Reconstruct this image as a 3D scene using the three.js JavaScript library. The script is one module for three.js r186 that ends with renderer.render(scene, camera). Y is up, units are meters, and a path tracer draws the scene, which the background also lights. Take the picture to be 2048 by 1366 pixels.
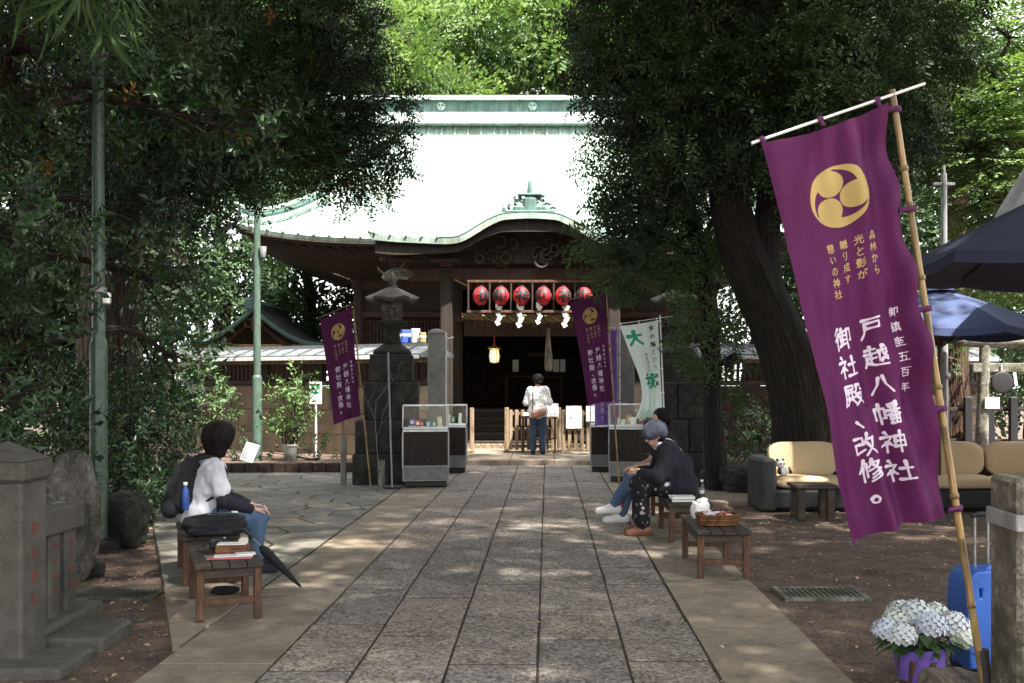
import * as THREE from 'three';
import { mergeGeometries, mergeVertices } from 'three/addons/utils/BufferGeometryUtils.js';
import { ImprovedNoise } from 'three/addons/math/ImprovedNoise.js';

// ---------------------------------------------------------------- camera, sky, sun, exposure
const FOCAL = 2100, CX = 1095, CY = 764, EYE = 1.6;           // photograph is 2048 x 1366; the lens is shifted so that upright things stay upright
const scene = new THREE.Scene();
const camera = new THREE.PerspectiveCamera(2 * Math.atan(683 / FOCAL) * 180 / Math.PI, 2048 / 1366, 0.1, 400);
camera.position.set(0, EYE, 0);
camera.setViewOffset(2048, 1366, 1024 - CX, 683 - CY, 2048, 1366);
const SUN = new THREE.Vector3(0.34, 0.86, 0.38).normalize();
function makeSky() {
  const W = 512, Hh = 256, data = new Float32Array(W * Hh * 4);
  for (let j = 0; j < Hh; j++) for (let i = 0; i < W; i++) {
    const up = ((j + 0.5) / Hh - 0.5) * Math.PI, y = Math.sin(up), r = ((i + 0.5) / W - 0.5) * 2 * Math.PI;
    const x = Math.cos(r) * Math.cos(up), z = Math.sin(r) * Math.cos(up);
    const g = Math.pow(Math.max(0, x * SUN.x + y * SUN.y + z * SUN.z), 6) * 0.3, t = Math.pow(Math.max(0, y), 0.6), o = (j * W + i) * 4;
    const below = y < 0 ? 0.35 : 1;
    data[o] = (0.84 * (1 - t) + 0.60 * t + g) * below; data[o + 1] = (0.84 * (1 - t) + 0.63 * t + g) * below; data[o + 2] = (0.83 * (1 - t) + 0.69 * t + g * 0.92) * below; for (let c = 0; c < 3; c++) data[o + c] *= 1.0; data[o + 3] = 1;
  }
  const t = new THREE.DataTexture(data, W, Hh, THREE.RGBAFormat, THREE.FloatType);
  t.mapping = THREE.EquirectangularReflectionMapping; t.magFilter = THREE.LinearFilter; t.needsUpdate = true;
  return t;
}
const skyTexture = makeSky();
scene.background = skyTexture; scene.environment = skyTexture;
scene.backgroundIntensity = 1.0; scene.environmentIntensity = 1.0;
const sun = new THREE.DirectionalLight(new THREE.Color(1, 0.95, 0.86), 5);
sun.position.copy(SUN).multiplyScalar(60).add(new THREE.Vector3(0, 0, -15));
sun.target.position.set(0, 0, -15);
sun.castShadow = true; sun.shadow.mapSize.set(4096, 4096); sun.shadow.radius = 2;
Object.assign(sun.shadow.camera, { left: -30, right: 30, top: 35, bottom: -35, near: 1, far: 160 });
scene.add(sun, sun.target);
const renderer = new THREE.WebGLRenderer({ antialias: true });
renderer.toneMapping = THREE.LinearToneMapping;
renderer.toneMappingExposure = 3.9;
renderer.shadowMap.enabled = true;

// ---------------------------------------------------------------- helpers
let seedState = 12345;
const reseed = (s) => { seedState = s | 0; };
const rnd = () => { seedState = (seedState + 0x6d2b79f5) | 0; let t = Math.imul(seedState ^ (seedState >>> 15), 1 | seedState); t = (t + Math.imul(t ^ (t >>> 7), 61 | t)) ^ t; return ((t ^ (t >>> 14)) >>> 0) / 4294967296; };
const rr = (a, b) => a + (b - a) * rnd();
const V = (x, y, z) => new THREE.Vector3(x, y, z);
const lerp = (a, b, t) => a + (b - a) * t, clamp = (x, a, b) => Math.min(b, Math.max(a, x));
const sstep = (a, b, x) => { const t = clamp((x - a) / (b - a), 0, 1); return t * t * (3 - 2 * t); };
const at = (px, py, d) => V((px - CX) / FOCAL * d, EYE + (CY - py) / FOCAL * d, -d);     // a point at its distance
const onGround = (px, py) => { const d = EYE * FOCAL / (py - CY); return V((px - CX) / FOCAL * d, 0, -d); };
const perlin = new ImprovedNoise();
const noise3 = (x, y, z) => perlin.noise(x + 100.3, y + 50.7, z + 20.1);
const C = (r, g, b) => new THREE.Color().setRGB(r, g, b);
const taken = new Map();
function numbered(name) { const n = taken.get(name) || 0; taken.set(name, n + 1); return n ? name + '_' + String(n).padStart(3, '0') : name; }
function tag(o, label, category, group) { o.userData.label = label; o.userData.category = category; if (group) o.userData.group = group; return o; }
function thing(name, label, category, pos = [0, 0, 0], turn = 0, group) {
  const o = new THREE.Group(); o.name = numbered(name); o.position.set(...pos); o.rotation.y = turn; scene.add(o);
  return tag(o, label, category, group);
}
function put(name, geo, m, parent) {
  const o = new THREE.Mesh(geo, m); o.castShadow = o.receiveShadow = true;
  o.name = parent ? name : numbered(name); (parent || scene).add(o); return o;
}
function struct(name, geo, m) { const o = geo ? put(name, geo, m) : new THREE.Group(); if (!geo) { o.name = numbered(name); scene.add(o); } o.userData.kind = 'structure'; return o; }
// texture coordinates in metres: every triangle takes the plane its normal faces
function metric(g, off = 0) {
  if (g.index) g = g.toNonIndexed();
  const p = g.attributes.position, uv = new Float32Array(p.count * 2), a = V(), b = V(), c = V(), n = V();
  for (let i = 0; i < p.count; i += 3) {
    a.fromBufferAttribute(p, i); b.fromBufferAttribute(p, i + 1); c.fromBufferAttribute(p, i + 2);
    n.copy(b).sub(a).cross(c.clone().sub(a)); const ax = Math.abs(n.x), ay = Math.abs(n.y), az = Math.abs(n.z);
    [a, b, c].forEach((q, k) => {
      const [u, v] = ay >= ax && ay >= az ? [q.x, q.z] : ax >= az ? [q.z, q.y] : [q.x, q.y];
      uv[(i + k) * 2] = u + off; uv[(i + k) * 2 + 1] = v + off * 0.7;
    });
  }
  g.setAttribute('uv', new THREE.BufferAttribute(uv, 2));
  return g;
}
const flat = (g) => { g = g.index ? g.toNonIndexed() : g; g.computeVertexNormals(); return g; };
// a prism over a convex outline [[x, z], ...] with a small chamfer round its top
function prism(outline, y0, y1, b = 0.006, off = 0) {
  const n = outline.length; let cx = 0, cz = 0, area = 0;
  outline.forEach(([x, z], i) => { const [x2, z2] = outline[(i + 1) % n]; area += x * z2 - x2 * z; cx += x / n; cz += z / n; });
  if (area > 0) outline = outline.slice().reverse();
  const inset = outline.map(([x, z]) => { const l = Math.hypot(x - cx, z - cz) || 1, k = Math.max(0, 1 - b * 1.5 / l); return [cx + (x - cx) * k, cz + (z - cz) * k]; });
  const t = [], q = (a, b2, c, d) => t.push(...a, ...b2, ...c, ...a, ...c, ...d);
  for (let i = 0; i < n; i++) {
    const j = (i + 1) % n, [ax, az] = outline[i], [bx, bz] = outline[j], [ix, iz] = inset[i], [jx, jz] = inset[j];
    if (i > 0 && i < n - 1) t.push(inset[0][0], y1, inset[0][1], ix, y1, iz, jx, y1, jz);
    q([ax, y1 - b, az], [bx, y1 - b, bz], [jx, y1, jz], [ix, y1, iz]);
    q([ax, y0, az], [bx, y0, bz], [bx, y1 - b, bz], [ax, y1 - b, az]);
  }
  const g = new THREE.BufferGeometry(); g.setAttribute('position', new THREE.Float32BufferAttribute(t, 3)); g.computeVertexNormals();
  return metric(g, off);
}
// box with chamfered edges, centred unless placed
function cbox(w, h, d, b = 0.008, x = 0, y = 0, z = 0, ry = 0, rx = 0, rz = 0) {
  b = Math.min(b, w / 3, h / 3, d / 3);
  const X = w / 2, Y = h / 2, Z = d / 2, t = [], f = [];
  const quad = (...p) => f.push(p[0], p[1], p[2], p[0], p[2], p[3]);
  for (const s of [-1, 1]) {
    const o = (p) => s > 0 ? p : p.slice().reverse();
    quad(...o([[s * X, -Y + b, Z - b], [s * X, -Y + b, -Z + b], [s * X, Y - b, -Z + b], [s * X, Y - b, Z - b]]));
    quad(...o([[-X + b, s * Y, Z - b], [X - b, s * Y, Z - b], [X - b, s * Y, -Z + b], [-X + b, s * Y, -Z + b]]));
    quad(...o([[-X + b, -Y + b, s * Z], [X - b, -Y + b, s * Z], [X - b, Y - b, s * Z], [-X + b, Y - b, s * Z]]));
  }
  const outward = (p) => { const n = V(...p[1]).sub(V(...p[0])).cross(V(...p[2]).sub(V(...p[0]))); const m = V(...p[0]).add(V(...p[1])).add(V(...p[2])); return n.dot(m) < 0 ? [p[0], p[2], p[1]] : p; };
  const tri = (...p) => f.push(...outward(p));
  for (const s of [-1, 1]) for (const u of [-1, 1]) {
    let a = [s * X, u * (Y - b), Z - b], a2 = [s * X, u * (Y - b), -Z + b], c = [s * (X - b), u * Y, Z - b], c2 = [s * (X - b), u * Y, -Z + b]; tri(a, a2, c2); tri(a, c2, c);
    a = [s * X, Y - b, u * (Z - b)]; a2 = [s * X, -Y + b, u * (Z - b)]; c = [s * (X - b), Y - b, u * Z]; c2 = [s * (X - b), -Y + b, u * Z]; tri(a, a2, c2); tri(a, c2, c);
    a = [X - b, s * Y, u * (Z - b)]; a2 = [-X + b, s * Y, u * (Z - b)]; c = [X - b, s * (Y - b), u * Z]; c2 = [-X + b, s * (Y - b), u * Z]; tri(a, a2, c2); tri(a, c2, c);
    for (const w2 of [-1, 1]) tri([s * X, u * (Y - b), w2 * (Z - b)], [s * (X - b), u * Y, w2 * (Z - b)], [s * (X - b), u * (Y - b), w2 * Z]);
  }
  for (const p of f) t.push(...p);
  let g = new THREE.BufferGeometry(); g.setAttribute('position', new THREE.Float32BufferAttribute(t, 3)); g.computeVertexNormals();
  g = metric(g, x * 0.37 + z * 0.61 + y * 0.2);
  if (rx) g.rotateX(rx); if (rz) g.rotateZ(rz); if (ry) g.rotateY(ry);
  return g.translate(x, y, z);
}
// tapered tube through points [x, y, z, r]
function tube(pts, sides = 8, caps = true, smooth = 0, rough = 0) {
  let P = pts.map((p) => ({ v: V(p[0], p[1], p[2]), r: p[3] }));
  if (smooth > 1 && P.length > 2) {
    const c = new THREE.CatmullRomCurve3(P.map((p) => p.v), false, 'catmullrom', 0.5), n = (P.length - 1) * smooth, Q = [];
    for (let i = 0; i <= n; i++) { const t = i / n, k = Math.min(P.length - 2, Math.floor(t * (P.length - 1))), f = t * (P.length - 1) - k; Q.push({ v: c.getPoint(t), r: lerp(P[k].r, P[k + 1].r, f) }); }
    P = Q;
  }
  const pos = [], uv = [], idx = []; let up = V(0.31, 0.2, 0.93), len = 0;
  for (let i = 0; i < P.length; i++) {
    const d = P[Math.min(i + 1, P.length - 1)].v.clone().sub(P[Math.max(i - 1, 0)].v).normalize();
    const s = up.clone().addScaledVector(d, -up.dot(d)).normalize(), q = d.clone().cross(s); up = s;
    if (i) len += P[i].v.distanceTo(P[i - 1].v);
    for (let k = 0; k <= sides; k++) {
      const a = k / sides * Math.PI * 2, w = P[i].v.clone(); let r = P[i].r;
      if (rough) { const ca = Math.cos(a), sa = Math.sin(a); r *= 1 + rough * (noise3(ca * 2.2 + w.x, len * 0.7, sa * 2.2 + w.z) + 0.5 * noise3(ca * 5, len * 1.6, sa * 5 + w.x)); }
      w.addScaledVector(s, Math.cos(a) * r).addScaledVector(q, Math.sin(a) * r);
      pos.push(w.x, w.y, w.z); uv.push(k / sides * Math.max(0.02, 2 * Math.PI * P[0].r), len);
    }
  }
  const S = sides + 1;
  for (let i = 0; i < P.length - 1; i++) for (let k = 0; k < sides; k++) idx.push(i * S + k, i * S + k + 1, (i + 1) * S + k, i * S + k + 1, (i + 1) * S + k + 1, (i + 1) * S + k);
  if (caps) for (const e of [0, P.length - 1]) {
    const c = pos.length / 3; pos.push(P[e].v.x, P[e].v.y, P[e].v.z); uv.push(0, 0);
    for (let k = 0; k < sides; k++) e ? idx.push(c, e * S + k, e * S + k + 1) : idx.push(c, k + 1, k);
  }
  const g = new THREE.BufferGeometry(); g.setAttribute('position', new THREE.Float32BufferAttribute(pos, 3)); g.setAttribute('uv', new THREE.Float32BufferAttribute(uv, 2)); g.setIndex(idx); g.computeVertexNormals();
  return g;
}
const rod = (a, b, r, sides = 8, r2 = r) => tube([[a.x, a.y, a.z, r], [b.x, b.y, b.z, r2]], sides);
const cyl = (r0, r1, h, x = 0, y = 0, z = 0, s = 16) => tube([[x, y, z, r0], [x, y + h, z, r1]], s);
function lathe(pts, seg = 24, facet = false) { let g = new THREE.LatheGeometry(pts.map(([r, y]) => new THREE.Vector2(Math.max(r, 0.0005), y)), seg); if (facet) g = flat(g); return g; }
const merge = (list) => mergeGeometries(list.map((g) => { const q = g.index ? g.toNonIndexed() : g; for (const k of Object.keys(q.attributes)) if (!['position', 'normal', 'uv'].includes(k)) q.deleteAttribute(k); if (!q.attributes.uv) q.setAttribute('uv', new THREE.Float32BufferAttribute(new Float32Array(q.attributes.position.count * 2), 2)); return q; }), false);
// a surface from a function (u, v) -> [x, y, z]; uv scaled to metres unless unit
function sheet(fn, nu, nv, su = 1, sv = 1, thick = 0) {
  const pos = [], uv = [], idx = [];
  for (let j = 0; j <= nv; j++) for (let i = 0; i <= nu; i++) { pos.push(...fn(i / nu, j / nv)); uv.push(i / nu * su, j / nv * sv); }
  const S = nu + 1;
  for (let j = 0; j < nv; j++) for (let i = 0; i < nu; i++) { const a = j * S + i; idx.push(a, a + 1, a + S, a + 1, a + S + 1, a + S); }
  const g = new THREE.BufferGeometry(); g.setAttribute('position', new THREE.Float32BufferAttribute(pos, 3)); g.setAttribute('uv', new THREE.Float32BufferAttribute(uv, 2)); g.setIndex(idx); g.computeVertexNormals();
  if (!thick) return g;
  const n = g.attributes.normal.array, q = pos.map((v, i) => v - n[i] * thick), N = pos.length / 3, all = pos.concat(q), id2 = idx.slice();
  for (let i = 0; i < idx.length; i += 3) id2.push(idx[i] + N, idx[i + 2] + N, idx[i + 1] + N);
  const edge = (a, b) => id2.push(a, a + N, b, b, a + N, b + N);
  for (let i = 0; i < nu; i++) { edge(i + 1, i); edge(nv * S + i, nv * S + i + 1); }
  for (let j = 0; j < nv; j++) { edge(j * S, (j + 1) * S); edge((j + 1) * S + nu, j * S + nu); }
  let h = new THREE.BufferGeometry(); h.setAttribute('position', new THREE.Float32BufferAttribute(all, 3)); h.setAttribute('uv', new THREE.Float32BufferAttribute(uv.concat(uv), 2)); h.setIndex(id2);
  h = h.toNonIndexed(); h.computeVertexNormals(); // hard rim, then smooth the broad faces
  const p2 = h.attributes.position, n2 = h.attributes.normal, acc = new Map(), key = (i) => [0, 1, 2].map((c) => Math.round(p2.array[i * 3 + c] * 5000)).join();
  for (let i = 0; i < p2.count; i++) { const k = key(i); (acc.get(k) || acc.set(k, []).get(k)).push(i); }
  const src = n2.array.slice(), a = V(), b = V();
  for (const list of acc.values()) for (const i of list) { a.set(0, 0, 0); const ni = V(src[i * 3], src[i * 3 + 1], src[i * 3 + 2]); for (const k of list) { b.set(src[k * 3], src[k * 3 + 1], src[k * 3 + 2]); if (b.dot(ni) > 0.7) a.add(b); } a.normalize(); n2.setXYZ(i, a.x, a.y, a.z); }
  return h;
}
// ---------------------------------------------------------------- textures (grain, stains and print only)
function vnoise(size, cells, seed) {           // tileable value noise
  reseed(seed); const g = new Float32Array(cells * cells); for (let i = 0; i < g.length; i++) g[i] = rnd();
  const out = new Float32Array(size * size);
  for (let y = 0; y < size; y++) for (let x = 0; x < size; x++) {
    const fx = x / size * cells, fy = y / size * cells, ix = Math.floor(fx), iy = Math.floor(fy); let tx = fx - ix, ty = fy - iy; tx = tx * tx * (3 - 2 * tx); ty = ty * ty * (3 - 2 * ty);
    const q = (a, b) => g[(b % cells) * cells + (a % cells)];
    out[y * size + x] = lerp(lerp(q(ix, iy), q(ix + 1, iy), tx), lerp(q(ix, iy + 1), q(ix + 1, iy + 1), tx), ty);
  }
  return out;
}
function fbm(size, cells, seed, oct = 5, fall = 0.55) {
  const out = new Float32Array(size * size); let a = 1, sum = 0;
  for (let o = 0; o < oct && cells <= size / 2; o++, cells *= 2, a *= fall) { const n = vnoise(size, cells, seed + o * 77); for (let i = 0; i < out.length; i++) out[i] += n[i] * a; sum += a; }
  for (let i = 0; i < out.length; i++) out[i] /= sum;
  return out;
}
function tex(size, fn, metres, srgb = true) {
  const data = new Uint8Array(size * size * 4);
  for (let i = 0; i < size * size; i++) { const c = fn(i % size, Math.floor(i / size), i), k = typeof c === 'number' ? [c, c, c] : c; for (let q = 0; q < 3; q++) data[i * 4 + q] = clamp(k[q], 0, 1) * 255; data[i * 4 + 3] = 255; }
  const t = new THREE.DataTexture(data, size, size); t.magFilter = THREE.LinearFilter; t.minFilter = THREE.LinearMipmapLinearFilter; t.generateMipmaps = true; t.wrapS = t.wrapT = THREE.RepeatWrapping;
  if (srgb) t.colorSpace = THREE.SRGBColorSpace; t.repeat.set(1 / metres, 1 / metres); t.needsUpdate = true; return t;
}
const S5 = 512;
const nCoarse = fbm(S5, 4, 11), nMid = fbm(S5, 16, 23), nFine = fbm(S5, 64, 37, 3), nPix = fbm(S5, 128, 51, 2, 0.8), nBlot = fbm(S5, 3, 67, 6, 0.6), nMid2 = fbm(S5, 24, 71, 4);
const T = {
  granite: tex(S5, (x, y, i) => { const s = nPix[i], m = nCoarse[i] - 0.5; let v = 0.74 + m * 0.35 + (s - 0.5) * 0.5 + (nFine[i] - 0.5) * 0.5; if (nPix[(i * 7 + 91) % (S5 * S5)] > 0.7) v += 0.25; if (s < 0.32) v -= 0.2; return [v, v * 0.97, v * 0.93]; }, 1.7),
  graniteBump: tex(S5, (x, y, i) => nFine[i] * 0.55 + nPix[i] * 0.45, 1.7, false),
  concrete: tex(S5, (x, y, i) => { const v = 0.78 + (nCoarse[i] - 0.5) * 0.4 + (nMid2[i] - 0.5) * 0.2 + (nPix[i] - 0.5) * 0.14 - (nBlot[i] > 0.6 ? (nBlot[i] - 0.6) * 0.8 : 0); return [v, v * 0.985, v * 0.95]; }, 1.7),
  fineBump: tex(S5, (x, y, i) => nMid[i] * 0.4 + nPix[i] * 0.6, 0.6, false),
  soil: tex(S5, (x, y, i) => { const v = 0.72 + (nCoarse[i] - 0.5) * 0.5 + (nMid[i] - 0.5) * 0.4 + (nPix[i] - 0.5) * 0.5 + (nPix[(i * 3 + 7) % (S5 * S5)] > 0.78 ? 0.2 : 0); return [v, v * 0.97, v * 0.94]; }, 1.9),
  soilBump: tex(S5, (x, y, i) => nMid[i] * 0.5 + nFine[i] * 0.5, 1.1, false),
  stone: tex(S5, (x, y, i) => { const l = nBlot[i], v = 0.74 + (nMid[i] - 0.5) * 0.5 + (nPix[i] - 0.5) * 0.35 + (nCoarse[i] - 0.5) * 0.3; const moss = sstep(0.54, 0.64, l); const pale = sstep(0.62, 0.7, nMid2[i]) * 0.25; return [v * (1 - 0.26 * moss) + pale, v * (0.98 - 0.21 * moss) + pale, v * (0.95 - 0.3 * moss) + pale * 0.9]; }, 1.2),
  bark: tex(S5, (x, y, i) => { const w = nCoarse[(Math.floor(y / 5) % S5) * S5 + x] * 0.7; const f = Math.abs(((x / S5 * 14 + nMid[(Math.floor(y / 6) % S5) * S5 + x] * 2.4 + w) % 1) - 0.5) * 2; const v = 0.45 + f * 0.42 + (nFine[i] - 0.5) * 0.45; return [v, v * 0.96, v * 0.9]; }, 1.3),
  barkBump: tex(S5, (x, y, i) => { const w = nCoarse[(Math.floor(y / 5) % S5) * S5 + x] * 0.7; const f = Math.abs(((x / S5 * 14 + nMid[(Math.floor(y / 6) % S5) * S5 + x] * 2.4 + w) % 1) - 0.5) * 2; return Math.pow(f, 0.6) * 0.8 + nFine[i] * 0.2; }, 1.3, false),
  wood: tex(S5, (x, y, i) => { const g = nMid[(x) % S5 + (Math.floor(y / 12) % S5) * S5], k = nPix[x + (Math.floor(y / 20) % S5) * S5]; const v = 0.74 + (g - 0.5) * 0.6 + (k - 0.5) * 0.45 + (nCoarse[i] - 0.5) * 0.25; return [v, v * 0.96, v * 0.9]; }, 0.5),
  woodH: tex(S5, (x, y, i) => { const g = nMid[(y) % S5 + (Math.floor(x / 12) % S5) * S5], k = nPix[y + (Math.floor(x / 20) % S5) * S5]; const v = 0.74 + (g - 0.5) * 0.6 + (k - 0.5) * 0.45 + (nCoarse[i] - 0.5) * 0.25; return [v, v * 0.96, v * 0.9]; }, 0.5),
  copper: tex(S5, (x, y, i) => { const s = nFine[x + (Math.floor(y / 24) % S5) * S5], b = nBlot[i]; const v = 0.82 + (s - 0.5) * 0.4 + (nMid[i] - 0.5) * 0.25, br = sstep(0.56, 0.66, b) * 0.55; return [lerp(v * 0.94, 0.62, br * 0.5), lerp(v, 0.55, br * 0.6), lerp(v * 0.97, 0.45, br * 0.6)]; }, 2.6),
  plaster: tex(S5, (x, y, i) => { const v = 0.82 + (nCoarse[i] - 0.5) * 0.35 + (nMid[i] - 0.5) * 0.18 + (nFine[x + (Math.floor(y / 30) % S5) * S5] - 0.5) * 0.2; return [v, v * 0.98, v * 0.94]; }, 2.2),
  weave: tex(256, (x, y) => 0.5 + 0.25 * Math.sin(x / 256 * Math.PI * 2 * 64) + 0.25 * Math.sin(y / 256 * Math.PI * 2 * 64), 0.12, false),
  mottle: tex(S5, (x, y, i) => { const v = 0.86 + (nMid[i] - 0.5) * 0.3 + (nPix[i] - 0.5) * 0.14; return [v, v, v]; }, 0.9),
};
const std = (o) => new THREE.MeshStandardMaterial(o), phy = (o) => new THREE.MeshPhysicalMaterial(o);
const granites = [[0.385, 0.35, 0.32], [0.43, 0.39, 0.355], [0.345, 0.32, 0.30], [0.405, 0.36, 0.315], [0.37, 0.345, 0.325], [0.44, 0.405, 0.37]].map((c) => std({ color: C(...c), map: T.granite, bumpMap: T.graniteBump, bumpScale: 0.01, roughness: 0.9 }));
const pavers = [[0.43, 0.355, 0.275], [0.395, 0.33, 0.26], [0.45, 0.37, 0.285], [0.38, 0.325, 0.265]].map((c) => std({ color: C(...c), map: T.concrete, bumpMap: T.fineBump, bumpScale: 0.002, roughness: 0.8 }));
const flags = [[0.27, 0.26, 0.24], [0.235, 0.23, 0.22], [0.30, 0.28, 0.25], [0.25, 0.235, 0.21], [0.33, 0.315, 0.285]].map((c) => std({ color: C(...c), map: T.concrete, bumpMap: T.fineBump, bumpScale: 0.004, roughness: 0.75 }));
const M = {
  soil: std({ color: C(0.21, 0.148, 0.115), map: T.soil, bumpMap: T.soilBump, bumpScale: 0.02, roughness: 1 }),
  jointSand: std({ color: C(0.085, 0.062, 0.045), map: T.soil, bumpMap: T.soilBump, bumpScale: 0.01, roughness: 1 }),
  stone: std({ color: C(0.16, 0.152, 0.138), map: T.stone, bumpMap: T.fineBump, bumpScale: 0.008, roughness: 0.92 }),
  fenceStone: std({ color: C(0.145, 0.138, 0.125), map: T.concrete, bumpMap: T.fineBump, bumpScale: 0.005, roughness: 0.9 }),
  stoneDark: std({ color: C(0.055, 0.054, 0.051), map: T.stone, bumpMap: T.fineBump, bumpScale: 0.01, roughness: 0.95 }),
  stonePale: std({ color: C(0.33, 0.32, 0.29), map: T.stone, bumpMap: T.fineBump, bumpScale: 0.008, roughness: 0.9 }),
  barkShaded: std({ color: C(0.03, 0.026, 0.022), map: T.bark, bumpMap: T.barkBump, bumpScale: 0.035, roughness: 1 }),  // copy of the bark with deep shade put into its colour
  bark: std({ color: C(0.075, 0.058, 0.045), map: T.bark, bumpMap: T.barkBump, bumpScale: 0.035, roughness: 1 }),
  barkPale: std({ color: C(0.12, 0.095, 0.075), map: T.bark, bumpMap: T.barkBump, bumpScale: 0.03, roughness: 1 }),
  copper: std({ color: C(0.56, 0.625, 0.585), map: T.copper, roughness: 0.62, metalness: 0.0 }),
  copperDark: std({ color: C(0.15, 0.24, 0.22), map: T.copper, roughness: 0.6 }),
  woodDark: std({ color: C(0.045, 0.031, 0.023), map: T.wood, roughness: 0.75 }),
  woodInterior: std({ color: C(0.10, 0.066, 0.045), map: T.wood, roughness: 0.75 }),
  woodRed: std({ color: C(0.08, 0.034, 0.022), map: T.wood, roughness: 0.7 }),
  woodBench: std({ color: C(0.09, 0.072, 0.058), map: T.woodH, bumpMap: T.woodH, bumpScale: 0.002, roughness: 0.7 }),
  woodLeg: std({ color: C(0.17, 0.085, 0.045), map: T.wood, bumpMap: T.wood, bumpScale: 0.002, roughness: 0.7 }),
  woodPale: std({ color: C(0.42, 0.33, 0.24), map: T.wood, roughness: 0.75 }),
  plaster: std({ color: C(0.36, 0.29, 0.215), map: T.plaster, bumpMap: T.fineBump, bumpScale: 0.004, roughness: 0.95 }),
  pillarStone: std({ color: C(0.30, 0.30, 0.29), map: T.concrete, bumpMap: T.fineBump, bumpScale: 0.003, roughness: 0.8 }),
  coping: std({ color: C(0.2, 0.215, 0.225), map: T.mottle, roughness: 0.5, metalness: 0.0 }),
  polePaint: std({ color: C(0.105, 0.165, 0.125), map: T.mottle, roughness: 0.45 }),
  steel: std({ color: C(0.55, 0.55, 0.56), map: T.mottle, roughness: 0.3, metalness: 0.9 }),
  greySteel: std({ color: C(0.22, 0.22, 0.21), map: T.mottle, roughness: 0.55 }),
  galv: std({ color: C(0.40, 0.41, 0.41), map: T.mottle, roughness: 0.5, metalness: 0.3 }),
  white: std({ color: C(0.78, 0.78, 0.76), roughness: 0.7 }),
  paper: std({ color: C(0.82, 0.81, 0.78), roughness: 0.9 }),
  black: std({ color: C(0.012, 0.012, 0.014), roughness: 0.6 }),
  blackCloth: std({ color: C(0.012, 0.012, 0.015), roughness: 0.95, bumpMap: T.weave, bumpScale: 0.0008 }),
  glass: phy({ color: C(0.93, 0.98, 0.96), transmission: 1, roughness: 0.02, thickness: 0, ior: 1.5 }),
  brown: phy({ color: C(0.026, 0.015, 0.012), map: T.wood, roughness: 0.4, specularIntensity: 0.4 }),
  brick: std({ color: C(0.085, 0.052, 0.04), map: T.stone, bumpMap: T.fineBump, bumpScale: 0.006, roughness: 0.95 }),
  red: std({ color: C(0.62, 0.03, 0.025), roughness: 0.55 }),
  skin: phy({ color: C(0.52, 0.31, 0.215), roughness: 0.55 }),
  hair: phy({ color: C(0.010, 0.008, 0.007), roughness: 0.7, specularIntensity: 0.25, bumpMap: T.wood, bumpScale: 0.0025 }),
  bamboo: std({ color: C(0.50, 0.36, 0.155), map: T.wood, roughness: 0.42 }),
  gold: std({ color: C(0.55, 0.40, 0.12), roughness: 0.35, metalness: 0.7 }),
};
// ---------------------------------------------------------------- ground and paving
const ground = struct('ground', metric(new THREE.PlaneGeometry(240, 240, 60, 60).rotateX(-Math.PI / 2).translate(0, -0.032, -60)), M.soil);
// granite path: five columns of long slabs
const path = struct('path');
reseed(7);
{
  const edges = [-1.553, -1.071, -0.563, -0.056, 0.457, 0.93];
  for (let c = 0; c < 5; c++) {
    let d = -1.5 + rr(0, 0.8);
    while (d < 20.15) {
      let L = rr(0.75, 1.35), e = d + L; if (e > 19.6) e = 20.17;
      const g = 0.008, x0 = edges[c] + g + rr(-0.003, 0.003), x1 = edges[c + 1] - g + rr(-0.003, 0.003), y = rr(-0.001, 0.005), j = () => rr(-0.004, 0.004);
      const g2 = rr(0.01, 0.028), a = [x0, -(d + g2 + j())], b = [x1, -(d + g2 + j())], c2 = [x1, -(e - g2 + j())], d2 = [x0, -(e - g2 + j())], mid = -(d + e) / 2;
      const slab = prism([a, [(a[0] + b[0]) / 2, a[1] + j()], b, [b[0] + j(), mid], c2, [(c2[0] + d2[0]) / 2, c2[1] + j()], d2, [a[0] + j(), mid]], -0.06, y, 0.004, rr(0, 50));
      put('slab', slab, granites[Math.floor(rnd() * 6)], path);
      d = e;
    }
  }
}
put('joint_sand', prism([[-1.556, 1.5], [0.934, 1.5], [0.934, -20.2], [-1.556, -20.2]], -0.05, -0.005, 0.001), M.jointSand, path);
// smooth border strips on both sides of the granite
const border = struct('pavement');
reseed(19);
for (const [x0, x1, cuts] of [[-2.215, -1.56, 1.05], [0.938, 1.635, 1.3]]) {
  let d = -1.5;
  while (d < 20.15) {
    let e = d + cuts * rr(0.85, 1.2); if (e > 19.5) e = 20.16;
    put('paving_slab', prism([[x0 + 0.004, -(d + 0.003)], [x1 - 0.004, -(d + 0.003)], [x1 - 0.004, -(e - 0.003)], [x0 + 0.004, -(e - 0.003)]], -0.05, rr(-0.003, 0.001), 0.004, rr(0, 50)), pavers[Math.floor(rnd() * 4)], border);
    d = e;
  }
}
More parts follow.
